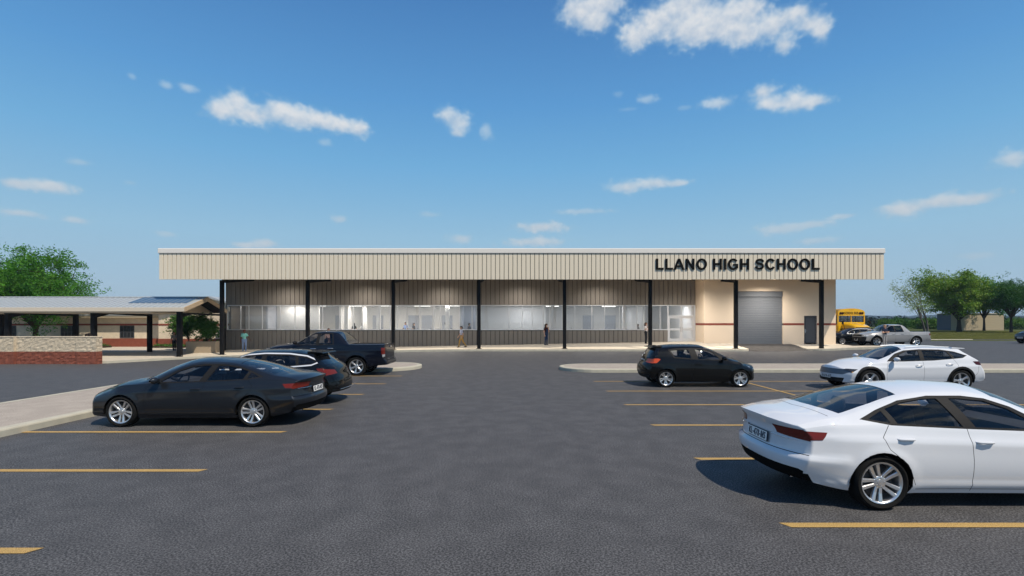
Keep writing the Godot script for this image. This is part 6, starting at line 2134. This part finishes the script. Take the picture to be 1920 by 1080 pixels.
# pose: joints of a 1.75 m figure facing +z; la/ra: [elbow, wrist], lf/rf: [knee, ankle]; label 0 skin, 1 top, 2 trousers, 3 shoes, 4 second layer
func person(o: Node3D, pose: Dictionary, look: Dictionary) -> void:
	var s: float = pose.get("size", 1.0)
	var hip: Vector3 = pose.get("hip", Vector3(0, 0.93, 0))
	var chest: Vector3 = pose.get("chest", Vector3(0, 1.30, 0))
	var neck: Vector3 = chest + Vector3(0, 0.17, 0) + pose.get("bow", Vector3.ZERO)
	var caps := []
	var slim: float = look.get("slim", 1.0)
	caps += [[hip + Vector3(-0.07, 0.0, 0), hip + Vector3(0.07, 0.0, 0), 0.115 * slim, 0.115 * slim, 2], [hip + Vector3(0, 0.10, 0), chest + Vector3(0, -0.08, 0), 0.118 * slim, 0.128 * slim, 1], [chest + Vector3(-0.075, -0.02, 0), chest + Vector3(0.075, -0.02, 0), 0.118 * slim, 0.118 * slim, 1], [chest + Vector3(-0.12, 0.08, -0.01), chest + Vector3(0.12, 0.08, -0.01), 0.075, 0.075, 1]]
	caps.append([chest + Vector3(0, 0.12, -0.01), neck, 0.065, 0.054, 0])
	var sleeves: String = look.get("sleeves", "short")
	for k in 2:
		var sd := -1.0 if k == 0 else 1.0
		var sh: Vector3 = chest + Vector3(sd * 0.165, 0.09, -0.01)
		var arm: Array = pose.ra if k == 0 else pose.la
		var el: Vector3 = arm[0]
		var wr: Vector3 = arm[1]
		var mid := sh.lerp(el, 0.6)
		caps.append([sh, mid, 0.058, 0.052, 1])
		caps.append([mid, el, 0.046, 0.042, 1 if sleeves == "long" else 0])
		caps.append([el, wr, 0.041, 0.029, 1 if sleeves == "long" else 0])
		var leg: Array = pose.rf if k == 0 else pose.lf
		var hp: Vector3 = hip + Vector3(sd * 0.09, -0.02, 0)
		var kn: Vector3 = leg[0]
		var an: Vector3 = leg[1]
		caps.append([hp, kn, 0.092 * slim, 0.062, 2])
		caps.append([kn, an, 0.060, 0.046, 2])
		var fd: Vector3 = leg[2] if leg.size() > 2 else Vector3(0, 0, 1)
		caps.append([an + Vector3(0, -0.05, 0) - fd * 0.02, an + fd * 0.15 + Vector3(0, -0.062, 0), 0.042, 0.030, 3])
	var body := flesh(caps, 0.021, 0.045)
	var t := Transform3D(Basis.from_scale(Vector3.ONE * s), Vector3.ZERO)
	var skin := MB.new()
	net(body, skin, -1, 0.008)
	for k in 2:
		var arm: Array = pose.ra if k == 0 else pose.la
		var dir: Vector3 = (arm[1] - arm[0]).normalized()
		if arm.size() > 2:
			dir = arm[2].normalized()
		var fwd := Vector3(0, 0, 1) if absf(dir.z) < 0.8 else Vector3(0, 1, 0)
		var bz := (fwd - dir * fwd.dot(dir)).normalized()
		var bxx := (-dir).cross(bz)
		var hb := Basis(bxx, -dir, bz)
		if k == 0:
			hb = Basis(-bxx, -dir, bz)
		skin.add(hand_shape, Transform3D(hb, arm[1]))
	var turn: Basis = Basis.from_euler(pose.get("head", Vector3.ZERO))
	skin.add(head_shape, Transform3D(turn, neck + Vector3(0, 0.03, 0.01)))
	var tint := func(m: String, c: Color, r := 0.85) -> Material:
		if not M.has(m + str(c)):
			M[m + str(c)] = mat(m + str(c), c, r)
		return M[m + str(c)]
	var sk: Material = tint.call("skin", look.skin, 0.55)
	var put := func(n: String, mb: MB, m: Material):
		if mb.v.is_empty():
			return
		var a := MB.new()
		a.add(mb, t)
		part(n, a, m, o)
	put.call("body", skin, sk)
	for w in [["shirt", 1, look.top], ["trousers", 2, look.legs], ["shoes", 3, look.shoes]]:
		var mb := MB.new()
		net(body, mb, w[1])
		put.call(w[0], mb, tint.call("cloth", w[2]))
	var hair := MB.new()
	hair.add(hair_long if look.get("long", false) else hair_short, Transform3D(turn, neck + Vector3(0, 0.03, 0.01)))
	put.call("hair", hair, tint.call("hair", look.hair, 0.6))

func make_people() -> void:
	make_body_parts()
	var c := func(r, g, b): return lin(r, g, b)
	var light: Color = lin(0.55, 0.33, 0.24)
	var tan_: Color = lin(0.38, 0.21, 0.14)
	var dark: Color = lin(0.14, 0.07, 0.045)
	var at := func(px: float, d: float) -> Vector3:
		var x := (px - 966.0) / 960.0 * d
		return Vector3(x, pave_h(x, d), -d)
	var stand_l := [Vector3(0.1, 0.50, 0.02), Vector3(0.10, 0.085, -0.01)]
	var stand_r := [Vector3(-0.1, 0.50, 0.02), Vector3(-0.10, 0.085, -0.01)]
	var hang_l := [Vector3(0.235, 1.10, -0.02), Vector3(0.25, 0.84, 0.06)]
	var hang_r := [Vector3(-0.235, 1.10, -0.02), Vector3(-0.25, 0.84, 0.06)]
	# man in a turquoise T-shirt by the metal wall
	var o := thing("person", "person in turquoise T-shirt and light jeans walking by the dark metal wall", "person", at.call(458.0, 41.6), 0.55)
	person(o, {"size": 1.02, "la": [Vector3(0.30, 1.14, 0.02), Vector3(0.42, 0.93, 0.10)], "ra": hang_r, "lf": [Vector3(0.11, 0.51, 0.08), Vector3(0.10, 0.085, 0.02)], "rf": [Vector3(-0.09, 0.50, -0.01), Vector3(-0.09, 0.085, -0.10)], "head": Vector3(0.1, -0.4, 0)}, {"skin": dark, "top": lin(0.22, 0.55, 0.47), "legs": lin(0.22, 0.30, 0.48), "shoes": lin(0.6, 0.6, 0.62), "hair": lin(0.12, 0.02, 0.02)})
	# man in ochre trousers walking to the left
	o = thing("person", "person in white shirt and ochre trousers striding along the pavement", "person", at.call(866.0, 41.4), -PI / 2 + 0.25)
	person(o, {"size": 0.99, "hip": Vector3(0, 0.90, 0), "chest": Vector3(0, 1.28, 0.05), "la": [Vector3(0.23, 1.08, -0.06), Vector3(0.24, 0.84, 0.04)], "ra": [Vector3(-0.23, 1.09, 0.10), Vector3(-0.22, 0.88, 0.24)], "lf": [Vector3(0.09, 0.50, 0.20), Vector3(0.09, 0.085, 0.26)], "rf": [Vector3(-0.09, 0.48, -0.10), Vector3(-0.09, 0.11, -0.36)]}, {"skin": light, "top": lin(0.55, 0.56, 0.68), "legs": lin(0.50, 0.29, 0.07), "shoes": lin(0.10, 0.05, 0.03), "hair": lin(0.03, 0.02, 0.015)})
	# woman in dungarees, hand to her face
	o = thing("person", "person in dark red top and navy dungarees holding a hand to their face", "person", at.call(1024.0, 42.6), 0.75)
	person(o, {"size": 1.01, "la": [Vector3(0.22, 1.08, 0.10), Vector3(0.07, 1.36, 0.19), Vector3(-0.2, 1, -0.1)], "ra": hang_r, "lf": [Vector3(0.07, 0.50, 0.04), Vector3(0.06, 0.085, 0.03)], "rf": [Vector3(-0.08, 0.50, 0.0), Vector3(-0.08, 0.085, -0.06)], "head": Vector3(0.12, 0.2, 0)}, {"skin": light, "top": lin(0.045, 0.018, 0.02), "legs": lin(0.025, 0.045, 0.10), "shoes": lin(0.015, 0.02, 0.04), "hair": lin(0.03, 0.018, 0.012), "long": true, "slim": 0.93})
	part("bib", bx(Vector3(-0.12, 1.02, 0.115), Vector3(0.12, 1.30, 0.135), 0.008), M["cloth" + str(lin(0.025, 0.045, 0.10))], o)
	# half hidden by the sixth column
	o = thing("person", "person in pale shirt and black trousers half hidden behind a black column", "person", at.call(1211.0, 42.4), 1.0)
	person(o, {"size": 1.0, "la": [Vector3(0.26, 1.10, 0.06), Vector3(0.22, 1.22, 0.28)], "ra": [Vector3(-0.28, 1.14, 0.04), Vector3(-0.30, 1.28, 0.20), Vector3(0, 1, 0.3)], "lf": stand_l, "rf": stand_r}, {"skin": light, "top": lin(0.5, 0.47, 0.47), "legs": lin(0.015, 0.015, 0.018), "shoes": lin(0.01, 0.01, 0.01), "hair": lin(0.06, 0.03, 0.02), "long": true, "slim": 0.95})
	# behind the pickup
	o = thing("person", "person in pale pink top standing behind the blue-black pickup", "person", at.call(616.0, 41.0), 0.3)
	person(o, {"size": 1.03, "la": hang_l, "ra": hang_r, "lf": stand_l, "rf": stand_r}, {"skin": light, "top": lin(0.55, 0.36, 0.30), "legs": lin(0.10, 0.06, 0.05), "shoes": lin(0.02, 0.02, 0.02), "hair": lin(0.10, 0.04, 0.03)})
	# by the walkway post
	o = thing("person", "person in grey top and black trousers with long reddish hair by a walkway post", "person", at.call(326.5, 43.6), 0.4)
	person(o, {"size": 0.95, "la": [Vector3(0.20, 1.10, 0.12), Vector3(0.05, 1.18, 0.24)], "ra": hang_r, "lf": [Vector3(0.08, 0.50, 0.06), Vector3(0.08, 0.085, 0.04)], "rf": [Vector3(-0.08, 0.50, 0.02), Vector3(-0.06, 0.085, -0.10)]}, {"skin": light, "top": lin(0.26, 0.25, 0.24), "legs": lin(0.012, 0.012, 0.014), "shoes": lin(0.5, 0.48, 0.48), "hair": lin(0.18, 0.07, 0.035), "long": true, "slim": 0.92})
	# two heads above the block wall
	o = thing("person", "dark-haired person seen above the block wall, shorter hair", "person", Vector3(-28.6, g_at(-28.6, 34.2) + 0.15, -34.2), 2.4)
	person(o, {"size": 1.0, "la": hang_l, "ra": hang_r, "lf": stand_l, "rf": stand_r}, {"skin": dark, "top": lin(0.03, 0.03, 0.035), "legs": lin(0.03, 0.03, 0.05), "shoes": lin(0.02, 0.02, 0.02), "hair": lin(0.01, 0.008, 0.006)})
	o = thing("person", "dark-haired person seen above the block wall, long full hair", "person", Vector3(-28.2, g_at(-28.2, 33.9) + 0.15, -33.9), -1.9)
	person(o, {"size": 1.02, "la": hang_l, "ra": hang_r, "lf": stand_l, "rf": stand_r}, {"skin": dark, "top": lin(0.05, 0.02, 0.02), "legs": lin(0.03, 0.03, 0.05), "shoes": lin(0.02, 0.02, 0.02), "hair": lin(0.012, 0.008, 0.006), "long": true})
	# by the grey pickup, arms folded
	var gx := (1659.0 - 966.0) / 960.0 * 40.1
	o = thing("person", "person with folded arms in navy top and grey trousers before the grey pickup", "person", Vector3(gx, g_at(gx, 40.1) + 0.0, -40.1), 0.2)
	person(o, {"size": 1.0, "la": [Vector3(0.27, 1.12, 0.06), Vector3(-0.02, 1.14, 0.20), Vector3(-1, 0.1, 0.0)], "ra": [Vector3(-0.27, 1.12, 0.06), Vector3(0.02, 1.18, 0.22), Vector3(1, 0.1, 0.0)], "lf": stand_l, "rf": stand_r, "head": Vector3(0.1, -0.3, 0)}, {"skin": light, "top": lin(0.02, 0.025, 0.05), "legs": lin(0.30, 0.30, 0.31), "shoes": lin(0.03, 0.03, 0.03), "hair": lin(0.35, 0.24, 0.15)})
	# people in the rooms
	var spots := [[680.0, 46.6, 0.6, "person in white blouse standing in the bright room"], [760.5, 46.8, -0.5, "person in blue shirt standing in the bright room"], [776.0, 47.6, 1.2, "person in dark blouse standing in the bright room"], [836.0, 46.8, 2.0, "person in pale shirt in the bright room beside the grey partition"], [664.0, 48.2, 3.0, "person in black top far inside the bright room"], [880.0, 45.4, 2.2, "dark-haired person close behind the glass of the grey room"], [1196.0, 45.6, 1.8, "dark-clad person behind the glass beside the entrance"]]
	var tops := [lin(0.6, 0.6, 0.6), lin(0.2, 0.28, 0.5), lin(0.05, 0.05, 0.06), lin(0.5, 0.52, 0.55), lin(0.02, 0.02, 0.02), lin(0.08, 0.08, 0.09), lin(0.05, 0.05, 0.05)]
	for i in spots.size():
		var a: Array = spots[i]
		var x: float = (a[0] - 966.0) / 960.0 * a[1]
		o = thing("person", a[3], "person", Vector3(x, 0.5 if i < 5 else 0.42, -a[1]), a[2], "people inside the school")
		person(o, {"size": 0.98 if i % 2 else 0.93, "la": hang_l, "ra": [Vector3(-0.25, 1.10, 0.04), Vector3(-0.18, 1.05, 0.28)] if i % 3 else hang_r, "lf": stand_l, "rf": stand_r}, {"skin": tan_ if i % 2 else light, "top": tops[i], "legs": lin(0.04, 0.05, 0.08), "shoes": lin(0.02, 0.02, 0.02), "hair": lin(0.03, 0.02, 0.015), "long": i % 2 == 0})

# ---------------------------------------------------------------- trees, shrubs, grass
func leaf_clump(sd: int, count: int, leaf: float, spread: float, slender := 0.45) -> ArrayMesh:
	var r := RandomNumberGenerator.new()
	r.seed = sd
	var b := MB.new()
	for i in count:
		var c := Vector3(r.randfn() * spread, r.randfn() * spread * 0.7, r.randfn() * spread)
		var d := Vector3(r.randf_range(-1, 1), r.randf_range(-0.9, 0.6), r.randf_range(-1, 1)).normalized()
		var u := d.cross(Vector3(r.randf_range(-1, 1), r.randf_range(-1, 1), r.randf_range(-1, 1))).normalized()
		var n := d.cross(u).normalized()
		var l := leaf * r.randf_range(0.7, 1.3)
		var w := l * slender * 0.5
		var tip := c + d * l - n * l * 0.12
		var mid := c + d * l * 0.45 + n * l * 0.05
		b.tri(c, mid + u * w, tip, n, n, n)
		b.tri(c, tip, mid - u * w, n, n, n)
	return b.mesh()

# trunk, limbs that reach into the crown, and leaf clumps gathered round the ends of the branches
func tree(o: Node3D, p: Dictionary) -> void:
	var r := RandomNumberGenerator.new()
	r.seed = p.seed
	var wood := MB.new()
	var H: float = p.h
	var fork: float = p.fork
	var R: Vector3 = p.crown        # half sizes of the crown
	var cc: Vector3 = p.centre      # its centre above the base
	var tr: float = p.trunk
	var lean: Vector3 = p.get("lean", Vector3.ZERO)
	var stems: int = p.get("stems", 1)
	var tops := []
	for s in stems:
		var off := Vector3(cos(s * 2.3), 0, sin(s * 2.3)) * tr * 1.6 * (stems - 1)
		var tip := Vector3(0, fork, 0) + lean + off * 3.0
		wood.tube([off + Vector3(0, -0.3, 0), off + Vector3(0, 0.15, 0), off.lerp(tip, 0.5) + Vector3(r.randf_range(-0.1, 0.1), 0, r.randf_range(-0.1, 0.1)), tip], [tr * 1.5, tr * 1.12, tr * 0.92, tr * 0.75], 10)
		tops.append(tip)
	var ends := []
	var n: int = p.limbs
	for i in n:
		# limb ends spread through the crown
		var v := Vector3(r.randfn(), r.randfn() * 0.8 + 0.15, r.randfn()).normalized() * pow(r.randf(), 0.45)
		if p.has("flat") and v.y < 0.0:
			v.y *= p.flat
		var e := cc + v * R * 0.92
		var a: Vector3 = tops[i % stems]
		var m := a.lerp(e, 0.45) + Vector3(r.randfn() * 0.08, 0.12 + r.randf() * 0.1, r.randfn() * 0.08) * R.x
		var q := a.lerp(e, 0.75) + Vector3(r.randfn(), r.randfn(), r.randfn()) * 0.05 * R.x
		var lr: float = tr * r.randf_range(0.22, 0.5)
		wood.tube([a - Vector3(0, 0.12, 0), m, q, e], [lr, lr * 0.6, lr * 0.35, lr * 0.12], 6)
		ends.append(e)
		ends.append(q)
		for k in p.twigs:
			var base := m.lerp(e, r.randf_range(0.1, 0.95))
			var t := base + Vector3(r.randfn(), r.randfn() * 0.7 + 0.2, r.randfn()) * R * 0.22
			wood.tube([base, base.lerp(t, 0.5) + Vector3(0, 0.05, 0) * R.y, t], [lr * 0.28, lr * 0.16, lr * 0.05], 4, false)
			ends.append(t)
	part("trunk", wood, p.bark, o)
	var spots := []
	var per: int = p.per
	for e in ends:
		var cl: float = p.cluster * r.randf_range(0.6, 1.4)
		for k in int(per * r.randf_range(0.5, 1.5)):
			var d := Vector3(r.randfn(), r.randfn() * 0.75, r.randfn()) * cl
			spots.append(e + d)
	part("crown", leaf_mass(spots, p.clump, r), p.leaf, o)

# many turned copies of a leaf clump as one mesh, each in its own shade of green
func leaf_mass(spots: Array, clump: ArrayMesh, r: RandomNumberGenerator) -> ArrayMesh:
	var src := clump.surface_get_arrays(0)
	var sv: PackedVector3Array = src[Mesh.ARRAY_VERTEX]
	var sn: PackedVector3Array = src[Mesh.ARRAY_NORMAL]
	var v := PackedVector3Array()
	var n := PackedVector3Array()
	var c := PackedColorArray()
	var one := PackedColorArray()
	one.resize(sv.size())
	for p in spots:
		var turn := Basis.from_euler(Vector3(r.randf_range(-0.6, 0.6), r.randf() * TAU, r.randf_range(-0.6, 0.6)))
		v.append_array(Transform3D(turn.scaled(Vector3.ONE * r.randf_range(0.65, 1.35)), p) * sv)
		n.append_array(Transform3D(turn, Vector3.ZERO) * sn)
		var b := r.randf_range(0.65, 1.3)
		one.fill(Color(b * r.randf_range(0.85, 1.25), b, b * r.randf_range(0.7, 1.1)))
		c.append_array(one)
	var a := []
	a.resize(Mesh.ARRAY_MAX)
	a[Mesh.ARRAY_VERTEX] = v
	a[Mesh.ARRAY_NORMAL] = n
	a[Mesh.ARRAY_COLOR] = c
	var m := ArrayMesh.new()
	m.add_surface_from_arrays(Mesh.PRIMITIVE_TRIANGLES, a)
	return m

func make_plants() -> void:
	var small := leaf_clump(1, 12, 0.20, 0.16, 0.42)
	var fine := leaf_clump(2, 10, 0.20, 0.2, 0.28)
	var broad := leaf_clump(3, 9, 0.11, 0.11, 0.75)
	var coarse := leaf_clump(4, 12, 0.30, 0.26, 0.45)
	var at := func(px: float, d: float, y: float) -> Vector3: return Vector3((px - 966.0) / 960.0 * d, y, -d)
	var o := thing("tree", "big rounded bright green tree behind the covered walkway", "tree", at.call(62.0, 47.0, -0.3))
	tree(o, {"seed": 11, "h": 9.6, "fork": 1.9, "crown": Vector3(6.0, 3.7, 5.0), "centre": Vector3(-0.6, 5.9, 0), "trunk": 0.24, "limbs": 34, "twigs": 5, "per": 17, "cluster": 0.50, "clump": small, "leaf": M.leaf_green, "bark": M.bark, "lean": Vector3(0.25, 0, 0)})
	o = thing("tree", "slender pale tree with sparse leaves and two stems beside the grey pickup", "tree", at.call(1735.0, 60.0, 0.42))
	tree(o, {"seed": 21, "h": 8.4, "fork": 2.0, "crown": Vector3(2.7, 2.9, 2.4), "centre": Vector3(-2.0, 5.4, 0), "trunk": 0.11, "stems": 2, "limbs": 14, "twigs": 4, "per": 3, "cluster": 0.38, "clump": fine, "leaf": M.leaf_pale, "bark": M.pale_bark, "lean": Vector3(-0.35, 0, 0)})
	o = thing("tree", "broad olive-green spreading tree in front of the tan shed", "tree", at.call(1798.0, 88.0, 0.62))
	tree(o, {"seed": 31, "h": 10.5, "fork": 1.9, "crown": Vector3(6.0, 4.2, 5.0), "centre": Vector3(-1.1, 6.5, 0), "trunk": 0.34, "limbs": 40, "twigs": 5, "per": 13, "cluster": 0.60, "clump": coarse, "leaf": M.leaf_olive, "bark": M.bark, "flat": 0.8})
	o = thing("tree", "mid green tree whose crown spreads over the end of the tan shed", "tree", at.call(1845.0, 97.0, 0.65))
	tree(o, {"seed": 41, "h": 9.5, "fork": 2.2, "crown": Vector3(4.6, 3.2, 4.4), "centre": Vector3(-0.6, 6.6, 0), "trunk": 0.2, "limbs": 26, "twigs": 4, "per": 12, "cluster": 0.62, "clump": coarse, "leaf": M.leaf_green, "bark": M.bark, "flat": 0.6})
	o = thing("tree", "dark green round tree on the lawn beside the dark slate car", "tree", at.call(1896.0, 84.0, 0.6))
	tree(o, {"seed": 51, "h": 8.8, "fork": 2.4, "crown": Vector3(4.8, 3.0, 4.4), "centre": Vector3(0.7, 5.9, 0), "trunk": 0.2, "limbs": 34, "twigs": 5, "per": 15, "cluster": 0.52, "clump": small, "leaf": M.leaf_deep, "bark": M.bark, "flat": 0.6})
	# small trees by the planter
	o = thing("small_tree", "loose leafy small tree growing beside the walkway post and planter", "tree", at.call(354.0, 46.0, -0.3))
	tree(o, {"seed": 61, "h": 3.4, "fork": 1.0, "crown": Vector3(1.55, 1.6, 1.1), "centre": Vector3(-0.5, 2.6, 0), "trunk": 0.05, "limbs": 22, "twigs": 5, "per": 8, "cluster": 0.19, "clump": broad, "leaf": M.leaf_deep, "bark": M.bark})
	o = thing("shrub", "leafy upright shrub growing in the beige planter box", "shrub", at.call(392.0, 41.5, pave_h(-25.6, 41.5) + 0.84))
	tree(o, {"seed": 71, "h": 2.4, "fork": 0.3, "crown": Vector3(1.15, 1.35, 0.5), "centre": Vector3(-0.1, 1.25, 0), "trunk": 0.04, "limbs": 22, "twigs": 5, "per": 8, "cluster": 0.17, "clump": broad, "leaf": M.leaf_deep, "bark": M.bark, "stems": 2})
	# low planting at the foot of the classroom block
	for a in [[-41.3, 1.2, "low dark planting strip under the classroom windows"], [-33.6, 1.6, "low dark planting strip at the foot of the projecting gable"]]:
		o = thing("planting_strip", a[2], "plants", Vector3(a[0], -0.3, -50.2))
		strip(o, a[1], broad)
	# round bushes at the far side of the lawn
	var bushes := [[1662.0, 122.0, 1.5, "round light green bush behind the grey pickup cab"], [1731.0, 118.0, 1.7, "yellow-green bush between the pale stems"], [1757.0, 116.0, 1.7, "light green bush between the pale tree and the shed"], [1905.0, 112.0, 1.8, "bright green bush behind the dark green tree"], [1690.0, 126.0, 2.0, "dark green bush beyond the lawn near the bus"]]
	for i in bushes.size():
		var a: Array = bushes[i]
		o = thing("bush", a[3], "bush", at.call(a[0], a[1], 0.55), 0.0, "bushes beyond the lawn")
		tree(o, {"seed": 80 + i, "h": 3.0, "fork": 0.5, "crown": Vector3(a[2] * 1.3, a[2] * 0.75, a[2]), "centre": Vector3(0, a[2] * 0.7, 0), "trunk": 0.08, "limbs": 18, "twigs": 3, "per": 8, "cluster": 0.35, "clump": coarse, "leaf": M.leaf_bright if i < 4 else M.leaf_deep, "bark": M.bark})
	# woods beyond, read as one mass
	var r := RandomNumberGenerator.new()
	r.seed = 99
	var mm := MultiMesh.new()
	mm.transform_format = MultiMesh.TRANSFORM_3D
	mm.use_colors = true
	mm.mesh = leaf_clump(9, 26, 1.6, 1.5, 0.6)
	var n := 14000
	mm.instance_count = n
	for i in n:
		var d := r.randf_range(170.0, 420.0)
		var x := r.randf_range(-0.95, 1.15) * d
		var y := r.randf_range(-0.8, 2.2) * r.randf_range(0.4, 1.0) + (d - 170.0) * 0.008
		mm.set_instance_transform(i, Transform3D(Basis.from_euler(Vector3(r.randf(), r.randf() * TAU, 0)).scaled(Vector3.ONE * r.randf_range(0.6, 1.1)), Vector3(x, y, -d)))
		var v := r.randf_range(0.6, 1.3)
		mm.set_instance_color(i, Color(v, v, v))
	var w := MultiMeshInstance3D.new()
	w.name = "woods"
	w.multimesh = mm
	w.material_override = M.leaf_far
	add_child(w)
	tag(w, "dark band of distant woods beyond the lawn", "woods")
	w.set_meta("kind", "stuff")
	# grass blades on the near part of the lawn
	var gb := MB.new()
	for i in 16:
		var c := Vector3(r.randf_range(-0.25, 0.25), 0, r.randf_range(-0.25, 0.25))
		var t := c + Vector3(r.randfn() * 0.03, r.randf_range(0.05, 0.11), r.randfn() * 0.03)
		var u := Vector3(r.randf_range(-1, 1), 0, r.randf_range(-1, 1)).normalized() * 0.012
		gb.tri(c - u, c + u, t, Vector3.UP, Vector3.UP, Vector3.UP)
	mm = MultiMesh.new()
	mm.transform_format = MultiMesh.TRANSFORM_3D
	mm.use_colors = true
	mm.mesh = gb.mesh()
	n = 26000
	mm.instance_count = n
	for i in n:
		var d := 53.7 + 40.0 * pow(r.randf(), 1.4)
		var x := r.randf_range(0.60, 1.02) * d
		var y: float = g_at(x, d) + 0.12 + 0.25 * S((d - 58.0) / 60.0)
		mm.set_instance_transform(i, Transform3D(Basis(Vector3.UP, r.randf() * TAU).scaled(Vector3(1.6, 1.0, 1.6)), Vector3(x, y - 0.02, -d)))
		var v := r.randf_range(0.75, 1.25)
		mm.set_instance_color(i, Color(v * 1.1, v, v))
	w = MultiMeshInstance3D.new()
	w.name = "lawn_grass"
	w.multimesh = mm
	w.material_override = M.leaf_grass
	add_child(w)
	tag(w, "short mown grass of the lawn beyond the lot", "grass")
	w.set_meta("kind", "stuff")

func strip(o: Node3D, half: float, clump: ArrayMesh) -> void:
	var r := RandomNumberGenerator.new()
	r.seed = int(half * 100)
	var spots := []
	for i in 260:
		spots.append(Vector3(r.randf_range(-half, half), r.randf_range(0.02, 0.22), r.randf_range(-0.5, 0.5)))
	part("foliage", leaf_mass(spots, clump, r), M.leaf_deep, o)
	part("soil", bx(Vector3(-half - 0.1, -0.05, -0.6), Vector3(half + 0.1, 0.18, 0.6), 0.03), M.soil, o)

# ---------------------------------------------------------------- everything in order
func _ready() -> void:
	rng.seed = 1234
	set_view()
	make_materials()
	make_ground()
	make_school()
	make_left()
	make_shed()
	make_cars()
	make_people()
	make_plants()
